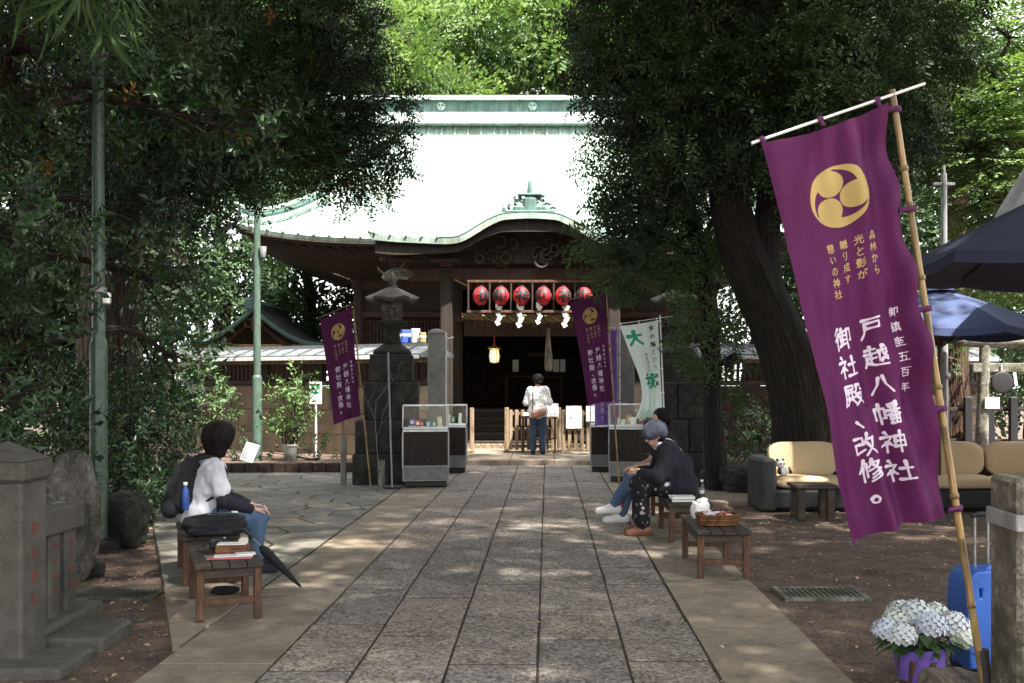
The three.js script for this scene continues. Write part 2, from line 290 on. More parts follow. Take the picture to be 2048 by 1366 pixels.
// irregular flagstones: Voronoi cells clipped to a convex outline
function clip(poly, nx, nz, k) {                 // keep n.p <= k
  const out = [];
  for (let i = 0; i < poly.length; i++) {
    const a = poly[i], b = poly[(i + 1) % poly.length], da = a[0] * nx + a[1] * nz - k, db = b[0] * nx + b[1] * nz - k;
    if (da <= 0) out.push(a);
    if ((da < 0 && db > 0) || (da > 0 && db < 0)) { const t = da / (da - db); out.push([a[0] + (b[0] - a[0]) * t, a[1] + (b[1] - a[1]) * t]); }
  }
  return out;
}
const shrink = (poly, g) => { const cx = poly.reduce((s, p) => s + p[0], 0) / poly.length, cz = poly.reduce((s, p) => s + p[1], 0) / poly.length; return poly.map(([x, z]) => { const l = Math.hypot(x - cx, z - cz); return [cx + (x - cx) * Math.max(0, 1 - g / l), cz + (z - cz) * Math.max(0, 1 - g / l)]; }); };
function inside(poly, x, z) { let c = false; for (let i = 0, j = poly.length - 1; i < poly.length; j = i++) { const [xi, zi] = poly[i], [xj, zj] = poly[j]; if ((zi > z) !== (zj > z) && x < (xj - xi) * (z - zi) / (zj - zi) + xi) c = !c; } return c; }
function flagstones(parent, outline, step, jit, mats, gap, name, sx = 1) {
  const xs = outline.map((p) => p[0]), zs = outline.map((p) => p[1]), pts = [];
  let row = 0;
  for (let z = Math.min(...zs) - step; z < Math.max(...zs) + step; z += step, row++) for (let x = Math.min(...xs) - step * sx; x < Math.max(...xs) + step * sx; x += step * sx) pts.push([x + (row % 2) * step * sx * 0.5 + rr(-jit, jit) * step * sx, z + rr(-jit, jit) * step]);
  let area = 0; outline.forEach(([x, z], i) => { const [x2, z2] = outline[(i + 1) % outline.length]; area += x * z2 - x2 * z; });
  for (const [x, z] of pts) {
    let cell = outline.slice();
    for (const [x2, z2] of pts) { const dx = x2 - x, dz = z2 - z, q = dx * dx + dz * dz; if (q < 1e-9 || q > 9 * step * step * sx * sx) continue; cell = clip(cell, dx, dz, (x2 * x2 + z2 * z2 - x * x - z * z) / 2); if (cell.length < 3) break; }
    if (cell.length < 3) continue;
    let a = 0; cell.forEach(([p, q], i) => { const [p2, q2] = cell[(i + 1) % cell.length]; a += p * q2 - p2 * q; });
    if (Math.abs(a) < 0.02) continue;
    put(name, prism(shrink(cell, gap), -0.05, rr(-0.001, 0.004), 0.004, rr(0, 50)), mats[Math.floor(rnd() * mats.length)], parent);
  }
}
reseed(31);
const crazy = struct('pavement');
flagstones(crazy, [[-2.225, -8.2], [-2.225, -18.6], [-7.15, -18.6], [-3.0, -8.2]], 0.44, 0.34, flags, 0.02, 'flagstone', 1.6);
put('joint_sand', prism([[-2.225, -8.2], [-2.225, -18.6], [-7.15, -18.6], [-3.0, -8.2]], -0.05, -0.006, 0.001), M.jointSand, crazy);
flagstones(crazy, [[-2.225, -6.35], [-2.225, -8.19], [-2.995, -8.19], [-2.27, -6.35]], 0.8, 0.1, pavers, 0.004, 'paving_slab');
reseed(37);
const sidePath = struct('pavement');
flagstones(sidePath, [[1.645, -13.9], [7.5, -13.9], [7.5, -15.6], [1.645, -15.6]], 0.8, 0.06, pavers, 0.006, 'paving_slab', 1.3);
flagstones(sidePath, [[1.645, -15.61], [3.2, -15.61], [3.2, -20.1], [1.645, -20.1]], 0.7, 0.1, flags, 0.006, 'paving_slab', 1.1);

// ---------------------------------------------------------------- lettering: strokes in a 100 x 100 square
const GLYPH = {
  大: '12,36 88,32|50,8 49,36 40,62 14,92|50,38 62,64 90,92', 八: '40,20 36,50 12,88|56,14 66,50 92,88',
  戸: '14,14 86,12|24,30 78,28 78,52|24,52 78,52|24,30 24,54 18,76 6,94',
  越: '10,20 44,18|27,6 27,36|6,38 48,36|27,38 27,80|27,58 46,56|14,54 12,74 4,92|12,74 40,88 96,92|54,30 94,28|58,30 58,72 72,62|70,8 74,40 84,66 94,72 94,58|90,40 82,60 66,78|80,10 88,18',
  幡: '8,28 8,76|8,28 38,28 38,70 32,70|23,8 23,94|84,6 52,14|56,22 60,32|84,18 78,30|46,40 96,38|70,14 70,52|68,42 58,52 46,58|72,42 82,52 96,58|54,62 54,94|54,62 88,62 88,94|54,77 88,77|54,94 88,94|71,62 71,94',
  神: '22,6 28,16|6,28 42,26 30,48 6,66|25,50 25,94|32,54 42,64|52,26 52,72|52,26 90,26 90,72|52,48 90,48|52,70 90,70|71,6 71,96',
  社: '22,6 28,16|6,28 42,26 30,48 6,66|25,50 25,94|32,54 42,64|54,42 90,40|72,12 72,88|48,88 96,86',
  御: '26,6 8,28|28,28 6,54|20,44 20,94|44,8 36,26|42,20 62,20|34,38 66,38|50,20 50,74|50,56 64,56|40,52 40,78|34,80 66,72|72,16 72,94|72,16 94,16 94,64 86,62',
  殿: '10,10 50,10 50,24 10,24|10,10 10,50 4,90|18,38 52,38|26,28 26,60|42,28 42,60|12,60 56,60|26,66 14,86|40,66 52,84|64,12 64,28 56,42|64,12 84,12 84,34 96,36|60,50 90,48 78,72 54,94|64,60 76,78 96,94',
  '、': '36,60 58,86', 改: '8,20 42,20 42,46|42,46 10,46 10,84 44,70|62,6 56,28 48,42|58,28 94,26|82,28 74,60 46,94|56,44 70,70 96,94',
  修: '26,6 16,34 4,56|18,34 18,94|32,22 32,76|54,6 48,26 40,38|50,18 88,18|80,20 66,40 40,52|52,24 70,42 96,52|78,50 50,68|84,62 48,82|92,74 44,96',
  '。': '~30,62 44,52 56,62 50,78 34,76 30,62', 森: '26,18 74,18|50,4 50,46|48,20 26,42|52,20 76,42|4,60 46,60|25,50 25,96|24,62 6,84|26,62 44,80|54,60 98,60|76,50 76,96|75,62 56,84|77,62 98,84',
  林: '4,32 46,32|25,6 25,96|24,34 4,70|26,36 44,58|54,32 98,32|76,6 76,96|74,34 52,72|78,34 98,74',
  か: '~12,34 56,28 60,50 54,84 44,90 38,82|36,10 28,50 12,88|72,24 86,40 90,58', ら: '40,8 60,20|~30,28 26,64 50,52 74,58 72,80 34,94',
  光: '50,6 50,40|22,14 34,34|80,12 66,34|6,44 94,42|38,46 34,74 8,94|62,46 62,84 72,92 92,90 94,74', と: '34,8 42,42|~80,28 46,44 24,66 36,88 82,90',
  影: '14,8 50,8 50,30 14,30 14,8|14,19 50,19|32,32 32,40|4,42 58,42|16,50 48,50 48,66 16,66 16,50|32,66 32,92 24,90|22,74 8,88|42,74 54,86|92,8 64,32|94,36 64,60|96,64 58,94',
  が: '~10,38 52,32 56,52 50,84 40,90 34,82|34,14 26,52 10,88|66,30 80,46 84,62|76,8 84,20|90,4 98,16',
  織: '20,4 8,22 24,26|34,18 6,44 34,40|20,42 20,92|10,58 6,78|30,56 36,72|40,16 66,16|46,22 48,32|60,22 56,34|38,36 96,34|42,46 42,84|42,46 62,46 62,84 42,84|42,64 62,64|76,6 78,48 88,86 96,72|92,44 70,90|84,8 92,18',
  り: '~30,12 28,44 34,56|~66,10 70,46 62,76 42,94', 成: '16,24 90,22|18,24 18,60 6,92|20,48 46,48 44,76 34,74|56,6 62,50 82,88 94,88 94,70|84,40 62,76 40,92|72,6 84,14',
  す: '6,28 94,26|~58,6 58,56 44,64 36,52 46,42 58,50 58,70 38,94',
  憩: '8,12 44,8|24,10 24,56|4,26 46,24|10,40 10,56 38,56 38,40 10,40|66,6 60,16|54,16 88,16 88,58 54,58 54,16|54,30 88,30|54,44 88,44|14,70 6,88|30,66 34,92 66,94 70,80|50,66 56,78|80,68 94,84',
  い: '~16,18 18,60 30,80 38,64|70,24 84,40 88,64', の: '~52,16 46,60 26,80 14,56 30,24 60,16 86,38 84,68 56,88',
  鎮: '26,4 4,32|26,4 48,26|14,34 40,34|6,52 46,52|27,34 27,88|14,62 18,78|40,62 36,78|4,92 48,86|54,16 96,16|74,4 74,24|60,26 90,26 90,68 60,68 60,26|60,40 90,40|60,54 90,54|52,78 98,78|64,82 54,96|84,82 96,96',
  座: '50,4 50,14|10,16 94,16|14,16 14,60 4,94|34,28 24,52|34,34 46,52|72,28 62,52|72,34 84,52|53,24 53,90|28,66 80,66|18,90 94,90',
  五: '12,14 88,14|46,14 36,86|20,48 74,46 70,86|6,88 94,88', 百: '6,12 94,12|50,14 40,32|22,34 22,94|22,34 78,34 78,94|22,62 78,62|22,92 78,92', 年: '30,6 10,38|26,22 86,22|24,44 82,44|24,44 24,68|4,68 96,68|54,22 54,96',
  祓: '22,6 28,16|6,28 42,26 30,48 6,66|25,50 25,94|32,54 42,64|48,30 96,28|64,6 62,52 44,94|60,46 86,44 76,72 52,94|62,58 76,78 96,94|78,8 88,18',
  茅: '6,14 94,14|34,4 34,24|66,4 66,24|22,34 76,34 56,48|40,42 58,52|10,56 90,56 82,70|52,56 52,92 42,90|48,62 34,80 12,92',
  輪: '6,16 46,16|12,28 40,28 40,58 12,58 12,28|12,43 40,43|4,74 48,74|26,4 26,96|72,4 50,34|72,4 98,34|62,40 84,40|54,54 54,94|54,54 94,54 94,94 88,92|54,72 94,72|68,54 68,92|82,54 82,92',
  く: '66,8 28,50 70,92', ぐ: '56,8 18,50 60,92|70,24 80,38|84,16 94,30', 事: '8,14 92,14|50,4 50,96 38,92|26,24 74,24 74,40 26,40 26,24|24,50 80,50 80,78|6,64 96,64|24,78 80,78',
  お: '12,30 58,28|~34,8 34,80 16,84 20,64 50,48 80,58 76,84 56,90|70,16 86,30', は: '~20,10 14,60 22,90|44,34 92,30|~70,10 70,80 50,88 46,74 64,68 90,86', え: '40,6 60,14|26,36 70,32 20,90 48,66 58,92 88,90',
};
function glyph(ctx, ch, x, y, s, w, brush = 0.45) {
  for (let st of (GLYPH[ch] || '').split('|')) {
    const curve = st[0] === '~'; if (curve) st = st.slice(1);
    let p = st.split(' ').map((q) => q.split(',').map(Number));
    if (curve) { const c = new THREE.CatmullRomCurve3(p.map(([a, b]) => V(a, b, 0))); p = c.getPoints(p.length * 6).map((q) => [q.x, q.y]); }
    let total = 0; for (let i = 1; i < p.length; i++) total += Math.hypot(p[i][0] - p[i - 1][0], p[i][1] - p[i - 1][1]);
    let run = 0;
    for (let i = 1; i < p.length; i++) {
      const L = Math.hypot(p[i][0] - p[i - 1][0], p[i][1] - p[i - 1][1]), n = Math.max(2, Math.ceil(L / 3));
      for (let k = 0; k <= n; k++) {
        const t = (run + L * k / n) / total, f = k / n, wide = w * (1 + brush * (0.35 * Math.cos(t * 6.2) + 0.25 - 0.75 * t * t)), px = x + lerp(p[i - 1][0], p[i][0], f) / 100 * s, py = y + lerp(p[i - 1][1], p[i][1], f) / 100 * s;
        ctx.beginPath(); ctx.arc(px, py, Math.max(0.4, wide / 2), 0, Math.PI * 2); ctx.fill();
      }
      run += L;
    }
  }
}
function column(ctx, text, x, y, s, step, w, brush) { [...text].forEach((ch, i) => glyph(ctx, ch, x, y + i * step, s, w, brush)); }
function swirl(ctx, cx, cy, R) {                 // three commas in a ring
  for (let k = 0; k < 3; k++) {
    const th = -1.92 + k * Math.PI * 2 / 3;
    ctx.beginPath(); ctx.arc(cx + Math.cos(th) * R * 0.5, cy + Math.sin(th) * R * 0.5, R * 0.42, 0, Math.PI * 2); ctx.fill();
    ctx.beginPath(); const n = 40, span = 2.55, a0 = th + 0.3;
    for (let i = 0; i <= n; i++) ctx.lineTo(cx + Math.cos(a0 - i / n * span) * R, cy + Math.sin(a0 - i / n * span) * R);
    for (let i = n; i >= 0; i--) { const t = i / n, r = R * (1 - 0.56 * Math.pow(1 - t, 1.15) - 0.005); ctx.lineTo(cx + Math.cos(a0 - t * span) * r, cy + Math.sin(a0 - t * span) * r); }
    ctx.closePath(); ctx.fill();
  }
}
const canvas = (w, h) => { const c = document.createElement('canvas'); c.width = w; c.height = h; return c; };
function canvasTex(c) { const t = new THREE.CanvasTexture(c); t.colorSpace = THREE.SRGBColorSpace; t.magFilter = THREE.LinearFilter; t.anisotropy = 8; return t; }
function purpleCloth(base) {
  const c = canvas(680, 2040), x = c.getContext('2d'); x.fillStyle = base; x.fillRect(0, 0, 680, 2040);
  x.fillStyle = '#a8915a'; swirl(x, 350, 345, 154);
  [['森林から', 472, 560], ['光と影が', 388, 562], ['織り成す', 304, 564], ['憩いの神社', 216, 566]].forEach(([t, a, b]) => column(x, t, a, b, 48, 58, 5, 0.2));
  x.fillStyle = '#c9c0cc'; column(x, '戸越八幡神社', 362, 975, 118, 148, 12, 0.75); column(x, '御社殿', 170, 985, 122, 146, 12, 0.75); column(x, '、改修。', 170, 1405, 122, 130, 12, 0.75); column(x, '御鎮座五百年', 540, 965, 50, 76, 4.5, 0.5);
  x.strokeStyle = 'rgba(60,10,55,0.55)'; x.lineWidth = 2; x.setLineDash([10, 7]); x.strokeRect(12, 12, 656, 2016);
  return canvasTex(c);
}
const purplePrint = purpleCloth('#4d1543'), violetPrint = purpleCloth('#8a66b4');
const clothMat = (map) => phy({ map, roughness: 0.72, bumpMap: T.weave, bumpScale: 0.0003, side: THREE.DoubleSide, transmission: 0.0, specularIntensity: 0.5 });
M.purpleCloth = clothMat(purplePrint); M.violetCloth = clothMat(violetPrint);
M.purplePlain = std({ color: new THREE.Color('#4d1543'), roughness: 0.8, side: THREE.DoubleSide });
const greenPrint = (() => {
  const c = canvas(680, 2040), x = c.getContext('2d'); x.fillStyle = '#dfeee6'; x.fillRect(0, 0, 680, 2040);
  x.fillStyle = '#2f9e72'; glyph(x, '大', 40, 130, 330, 62, 0.7); glyph(x, '祓', 190, 1090, 330, 44, 0.7);
  for (let i = 0; i < 9; i++) { x.beginPath(); x.moveTo(60 + i * 62, 2040); x.quadraticCurveTo(80 + i * 66, 1880, 130 + i * 62, 1800 + (i % 3) * 40); x.quadraticCurveTo(105 + i * 64, 1900, 84 + i * 62, 2040); x.fill(); }
  x.fillStyle = '#20262a'; column(x, '茅の輪くぐり神事', 500, 90, 108, 168, 12, 0.6); column(x, 'おおはらえ', 330, 640, 70, 84, 8, 0.4);
  return canvasTex(c);
})();
M.greenCloth = clothMat(greenPrint);
// a cloth hung from a pole on its right and a rod along its top; corners as points
function clothSheet(TL, TR, BL, BR, fold, sag, seed = 0, nu = 40, nv = 90, belly = 0) {
  const nrm = TR.clone().sub(TL).cross(BL.clone().sub(TL)).normalize().multiplyScalar(-1), side = BR.clone().sub(BL).normalize();
  const g = sheet((u, v) => {
    const p = TL.clone().lerp(TR, u).lerp(BL.clone().lerp(BR, u), v);
    p.addScaledVector(side, (sag + belly * v * v) * Math.sin(v * Math.PI) * (1 - u));
    const s = seed * 7.3, k = Math.sin(v * Math.PI * 0.9);
    let w = Math.sin(u * 8 + v * 3 + s) * 0.5 * (0.25 + v) + Math.sin(u * 15 - v * 5 + 1.3 + s) * 0.22 * (0.2 + v) + noise3(u * 2.6 + s, v * 4.2, 3.3) * 1.1 + 0.35 * noise3(u * 9 + s, v * 3.2, 5.5) + 0.6 * noise3(u * 6 + v * 4, v * 8 + s, 8.1) * (0.25 + u);
    w += Math.exp(-Math.pow((u - 1) * 4.5, 2)) * Math.cos(v * Math.PI * 10) * 0.5 + Math.sin((u * 2.2 + (1 - v) * 1.6 + s) * 5) * 0.35 * u * (1 - v) - 1.2 * Math.sin(u * Math.PI) * k;
    const bell = (c, q) => Math.exp(-Math.pow((u - c) / q, 2)); w += (0.85 * bell(0.66 + 0.04 * v, 0.09) - 0.95 * bell(0.82 + 0.03 * v, 0.08) + 0.5 * bell(0.93, 0.05)) * (0.95 - 0.45 * v) + 1.3 * bell(0.3 + 0.1 * v, 0.1) * v - 1.1 * bell(0.5 + 0.06 * v, 0.09) * sstep(0.3, 0.9, v);
    p.addScaledVector(nrm, w * fold); p.y -= 0.5 * fold * Math.sin(u * Math.PI) * (1 - v) - 0.6 * fold * Math.sin(u * Math.PI) * v;
    return [p.x, p.y, p.z];
  }, nu, nv);
  const uv = g.attributes.uv; for (let i = 0; i < uv.count; i++) uv.setY(i, 1 - uv.getY(i));
  return g;
}
function makeBanner(label, cloth, plain, TL, TR, BL, BR, poleA, poleB, poleR, rodA, rodB, rodMat, opts = {}) {
  const g = thing('banner', label, 'banner', [poleB.x, poleB.y, poleB.z], 0, opts.group);
  const o = (p) => p.clone().sub(poleB);
  const pole = put('pole', tube(Array.from({ length: 9 }, (_, i) => { const p = o(poleA).lerp(o(poleB), i / 8); return [p.x, p.y, p.z, poleR * (0.82 + 0.18 * i / 8)]; }), 10), opts.poleMat || M.bamboo, g);
  if (opts.nodes) for (let i = 1; i < opts.nodes; i++) { const p = o(poleA).lerp(o(poleB), (i - 0.3) / opts.nodes), q = o(poleA).lerp(o(poleB), (i - 0.3) / opts.nodes + 0.007); put('bamboo_node', rod(p, q, poleR * 1.13, 10), opts.poleMat || M.bamboo, pole); }
  put('rod', rod(o(rodA), o(rodB), poleR * 0.38, 8), rodMat, g);
  put('cloth', clothSheet(o(TL), o(TR), o(BL), o(BR), opts.fold ?? 0.03, opts.sag ?? 0.03, opts.seed || 0, 40, 90, opts.belly || 0), cloth, g);
  const loop = (p, dir, r, wd) => { // a cloth loop round a pole
    const t = new THREE.TorusGeometry(r, r * 0.28, 6, 14); t.scale(1, 1, wd / (r * 0.56)); t.lookAt(dir); t.translate(p.x, p.y, p.z); return t; };
  const L = poleB.clone().sub(poleA).normalize(), n = opts.tabs || 5;
  for (let i = 0; i < n; i++) {
    const v = 0.012 + i / (n - 1) * 0.97, e = o(TR).lerp(o(BR), v), t = e.clone().sub(o(poleA)).dot(L), p = o(poleA).addScaledVector(L, t);
    const strap = e.clone().lerp(p, -0.25); const tab = put('loop', merge([loop(p, L, poleR * 1.25, poleR * 1.7), tube([[strap.x, strap.y, strap.z, poleR * 0.75], [p.x, p.y, p.z + poleR, poleR * 0.75]], 6)]), plain, g);
  }
  const Rd = rodB.clone().sub(rodA).normalize();
  for (let i = 0; i < 3; i++) { const e = o(TL).lerp(o(TR), 0.03 + i * 0.47), t = e.clone().sub(o(rodA)).dot(Rd), p = o(rodA).addScaledVector(Rd, t); put('loop', merge([loop(p, Rd, poleR * 0.7, poleR * 1.6), tube([[e.x, e.y - 0.01, e.z, poleR * 0.6], [p.x, p.y, p.z, poleR * 0.6]], 6)]), plain, g); }
  return g;
}
// ---------------------------------------------------------------- shrine hall
const AX = -0.38, zd = (d) => 26 - d;             // hall axis; a depth in the hall's own z
const hall = thing('shrine_hall', 'wooden shrine hall with sweeping pale green copper roof and curved porch gable', 'shrine', [AX, 0, -26]);
{
  const H0 = 5.0, H1 = 8.95, D0 = 25, D1 = 29.8, W0 = 6.95, W1 = 5.3, SH = 0.42;
  const prof = (s) => H0 + (H1 - H0) * (0.55 * s + 0.45 * s * s), wid = (s) => s < SH ? lerp(W0, W1, s / SH) : W1;
  const lift = (x, s) => 0.34 * Math.pow(Math.abs(x) / W0, 5) * Math.pow(1 - s, 3);
  const front = (x, s) => [x, prof(s) + lift(x, s), zd(lerp(D0, D1, s))];
  const roof = put('roof', sheet((u, v) => front(lerp(-1, 1, u) * wid(v), v), 40, 26, 13.9, 6.3, 0.1), M.copper, hall);
  put('rear_slope', sheet((u, v) => { const p = front(lerp(1, -1, u) * wid(v), v); return [p[0], p[1], zd(2 * D1 - (26 - p[2]))]; }, 24, 16, 13.9, 6.3, 0.1), M.copper, roof);
  for (const s of [-1, 1]) {
    put('side_slope', sheet((u, v) => { const t = v * SH, d = lerp(D0 + (D1 - D0) * t, 2 * D1 - D0 - (D1 - D0) * t, s < 0 ? 1 - u : u), e = Math.abs((d - D1) / (D1 - D0)); return [s * wid(t), prof(t) + 0.34 * Math.pow(e, 5) * Math.pow(1 - t, 3), zd(d)]; }, 24, 10, 9, 3, 0.1), M.copper, roof);
    const tri = new THREE.Shape(); const zA = zd(D0 + (D1 - D0) * SH), zB = zd(2 * D1 - D0 - (D1 - D0) * SH); tri.moveTo(-zA, prof(SH)); tri.lineTo(-zd(D1), H1); tri.lineTo(-zB, prof(SH));
    put('gable_board', metric(new THREE.ExtrudeGeometry(tri, { depth: 0.06, bevelEnabled: false }).rotateY(Math.PI / 2).translate(s * (W1 - 0.45), 0, 0)), M.woodDark, roof);
  }
  // standing ribs
  for (let i = -18; i <= 18; i++) {
    const x = i * 0.37, pts = [], sMax = Math.abs(x) > W1 ? SH * (W0 - Math.abs(x)) / (W0 - W1) : 1; if (sMax < 0.06) continue;
    for (let k = 0; k <= 9; k++) { const p = front(x, sMax * k / 9); pts.push([p[0], p[1] + 0.022, p[2] + (k ? 0 : 0.05), 0.034]); }
    put('roof_rib', tube(pts, 5), M.copper, roof);
  }
  // main ridge
  const ridge = put('ridge', metric(new THREE.ExtrudeGeometry((() => { const s = new THREE.Shape(); [[-0.5, -0.12], [-0.42, 0.06], [-0.3, 0.12], [-0.26, 0.24], [0.26, 0.24], [0.3, 0.12], [0.42, 0.06], [0.5, -0.12]].forEach((p, i) => i ? s.lineTo(...p) : s.moveTo(...p)); return s; })(), { depth: 11.2, bevelEnabled: false }).rotateY(Math.PI / 2).translate(-5.6, H1, zd(D1))), M.copper, hall);
  put('ridge_panel', cbox(11.1, 0.36, 0.4, 0.01, 0, H1 + 0.4, zd(D1)), M.copperDark, ridge);
  put('ridge_cap', metric(new THREE.ExtrudeGeometry((() => { const s = new THREE.Shape(); s.moveTo(-0.34, 0); s.lineTo(-0.3, 0.1); s.quadraticCurveTo(0, 0.27, 0.3, 0.1); s.lineTo(0.34, 0); return s; })(), { depth: 11.6, bevelEnabled: false }).rotateY(Math.PI / 2).translate(-5.8, H1 + 0.585, zd(D1))), M.copper, ridge);
  for (const x of [-2.62, -0.04, 2.6]) { const c = put('crest', lathe([[0, 0.05], [0.1, 0.05], [0.12, 0.03], [0.12, 0]], 20).rotateX(Math.PI / 2).translate(x, H1 + 0.42, zd(D1) + 0.2), M.copper, ridge); for (let k = 0; k < 3; k++) put('comma', new THREE.SphereGeometry(0.034, 10, 6).scale(1, 1, 0.4).translate(x + Math.cos(k * 2.09 + 0.5) * 0.055, H1 + 0.42 + Math.sin(k * 2.09 + 0.5) * 0.055, zd(D1) + 0.255), M.copperDark, c); }
  for (const s of [-1, 1]) put('ridge_end', metric(new THREE.ExtrudeGeometry((() => { const q = new THREE.Shape(); q.moveTo(-0.55, -0.3); q.lineTo(0.55, -0.3); q.quadraticCurveTo(0.5, 0.4, 0.3, 0.6); q.quadraticCurveTo(0.05, 0.8, 0, 1.15); q.quadraticCurveTo(-0.05, 0.8, -0.3, 0.6); q.quadraticCurveTo(-0.5, 0.4, -0.55, -0.3); return q; })(), { depth: 0.14, bevelEnabled: true, bevelSize: 0.03, bevelThickness: 0.03, bevelSegments: 1 }).rotateY(Math.PI / 2).translate(s * 5.85 - 0.07, H1, zd(D1))), M.copperDark, ridge);
  // hip ridges down to the four upturned corners
  for (const s of [-1, 1]) for (const back of [0, 1]) {
    const P = (t, up) => { const p = front(s * wid(t), t); return [p[0], p[1] + up, back ? zd(2 * D1 - (26 - p[2])) : p[2]]; };
    const line = (up, r) => Array.from({ length: 10 }, (_, k) => { const t = SH * (1 - k / 9); const p = P(t, up + (k > 7 ? 0.05 * (k - 7) : 0)); return [...p, r]; });
    const hip = put('hip_ridge', tube(line(0.08, 0.12), 6), M.copper, hall);
    put('hip_band', tube(line(0.22, 0.085), 6), M.copperDark, hip); put('hip_cap', tube(line(0.34, 0.07), 6), M.copper, hip);
    const e = P(0.005, 0.46), e0 = P(0.06, 0.36); put('hip_tip', tube([[...e0, 0.07], [...e, 0.06], [e[0] + s * 0.16, e[1] + 0.07, e[2] + (back ? -0.12 : 0.12), 0.015]], 6, true, 3), M.copper, hip);
    const q = P(SH * 0.97, 0.25); put('end_tile', merge([cbox(0.3, 0.46, 0.12, 0.03, ...q, s * -0.7), ...[-0.13, 0.13].map((o) => new THREE.TorusGeometry(0.1, 0.04, 6, 12).translate(q[0] + o, q[1] + 0.2, q[2] + 0.06))]), M.copperDark, hip);
    if (!back) { const c = P(0, 0.0); put('corner_tip', tube([[c[0] - s * 0.5, c[1] - 0.1, c[2] - 0.2, 0.1], [c[0], c[1] - 0.02, c[2] + 0.05, 0.07], [c[0] + s * 0.22, c[1] + 0.06, c[2] + 0.16, 0.02]], 6, true, 3), M.copper, hip); }
  }
  // soffit from the eaves in to the wall head, and rafters under it
  const WX = 4.4, zF = 26.5, zB = 33.1, yI = 4.12;
  const sof = put('soffit', merge([
    sheet((u, v) => { const xo = lerp(-1, 1, u); return [xo * lerp(W0 - 0.12, WX, v), lerp(H0 - 0.13 + lift(xo * W0, 0), yI, Math.pow(v, 0.75)), zd(lerp(D0 + 0.1, zF, v))]; }, 30, 5, 13, 2),
    ...[-1, 1].map((s) => sheet((u, v) => { const e = lerp(-1, 1, u), d = lerp(D1 + e * (D1 - D0 - 0.12), (zF + zB) / 2 + e * (zB - zF) / 2, v); return [s * lerp(W0 - 0.1, WX, v), lerp(H0 - 0.13 + 0.34 * Math.pow(Math.abs(e), 5), yI, Math.pow(v, 0.75)), zd(d)]; }, 20, 5, 9, 2)),
  ]), M.woodDark, hall);
  M.woodDark.side = THREE.DoubleSide;
  for (let i = -20; i <= 20; i++) { const x = i * 0.335, xi = x * WX / W0; put('rafter', tube([[x, H0 - 0.2 + lift(x, 0), zd(D0 + 0.12), 0.05], [xi, yI + 0.1, zd(zF - 0.2), 0.05]], 4), M.woodDark, sof); }
  put('eave_board', tube(Array.from({ length: 25 }, (_, k) => { const x = lerp(-W0, W0, k / 24); return [x, H0 - 0.15 + lift(x, 0), zd(D0 + 0.05), 0.065]; }), 4), M.woodDark, sof);
  // porch roof with its curved gable
  const PF = 22.45, PB = 25.7, PW = 3.42, eave = 4.56;
  const bump = (x) => { const a = Math.abs(x); return 0.50 * (1 - sstep(0.55, 1.75, a)) - 0.035 * Math.exp(-Math.pow((a - 1.85) / 0.3, 2)) + 0.06 * Math.max(0, 1 - a * a / 0.6); };
  const porchY = (x, k) => { const slope = eave + 0.1 + 0.82 * (0.75 * k + 0.25 * k * k), kb = eave + 0.1 + bump(x) + 0.1 * k + 0.0, h = Math.max(0.09 - Math.abs(slope - kb), 0) / 0.09; return Math.max(slope, kb) + h * h * 0.09 / 4 + 0.10 * Math.pow(Math.abs(x) / PW, 6) * (1 - k); };
  const porch = put('porch_roof', sheet((u, v) => { const x = lerp(-PW, PW, u); return [x, porchY(x, v), zd(lerp(PF, PB, v))]; }, 72, 16, 6.8, 3.3, 0.12), M.copper, hall);
  for (const s of [-1, 1]) for (let i = 0; i < 5; i++) { const x = s * (1.98 + i * 0.335), pts = []; for (let k = 0; k <= 6; k++) pts.push([x, porchY(x, k / 6) + 0.02, zd(lerp(PF - 0.03, PB, k / 6)), 0.032]); put('roof_rib', tube(pts, 5), M.copper, porch); }
  for (let i = 0; i < 6; i++) { const k = 0.01 + i * 0.055, pts = []; for (let j = 0; j <= 44; j++) { const x = lerp(-1.95 + i * 0.03, 1.95 - i * 0.03, j / 44); pts.push([x, porchY(x, k) + 0.012, zd(lerp(PF, PB, k)), i ? 0.016 : 0.04]); } put('seam', tube(pts, 5), i ? M.copper : M.copperDark, porch); }
  for (const s of [-1, 1]) put('porch_edge', tube(Array.from({ length: 7 }, (_, k) => [s * PW, porchY(PW, k / 6) + 0.03, zd(lerp(PF - 0.02, PB, k / 6)), 0.055]), 6), M.copper, porch);
  put('porch_soffit', sheet((u, v) => { const x = lerp(-PW + 0.06, PW - 0.06, u); return [x, porchY(x, v * 0.9) - 0.16, zd(lerp(PF + 0.06, PB - 0.4, v))]; }, 60, 6, 6.8, 3), M.woodDark, porch);
  const arch = new THREE.Shape(); for (let j = 0; j <= 60; j++) { const x = lerp(-PW + 0.1, PW - 0.1, j / 60); const y = porchY(x, 0) - 0.13; j ? arch.lineTo(x, y) : arch.moveTo(x, y); } for (let j = 60; j >= 0; j--) { const x = lerp(-PW + 0.1, PW - 0.1, j / 60); arch.lineTo(x, porchY(x, 0) - 0.34 - 0.05 * Math.cos(x * 2)); }
  put('bargeboard', metric(new THREE.ExtrudeGeometry(arch, { depth: 0.09, bevelEnabled: false }).translate(0, 0, zd(PF + 0.2))), M.woodDark, porch);
  const carve = []; reseed(5); for (let i = 0; i < 26; i++) { const x = rr(-1.15, 1.15), y = eave + 0.02 + rr(-0.35, 0.28 - Math.abs(x) * 0.22), r = rr(0.07, 0.15); carve.push(new THREE.TorusGeometry(r, 0.035, 6, 14, rr(3, 6)).rotateZ(rr(0, 6)).translate(x, y, zd(22.9) + rr(-0.03, 0.05))); }
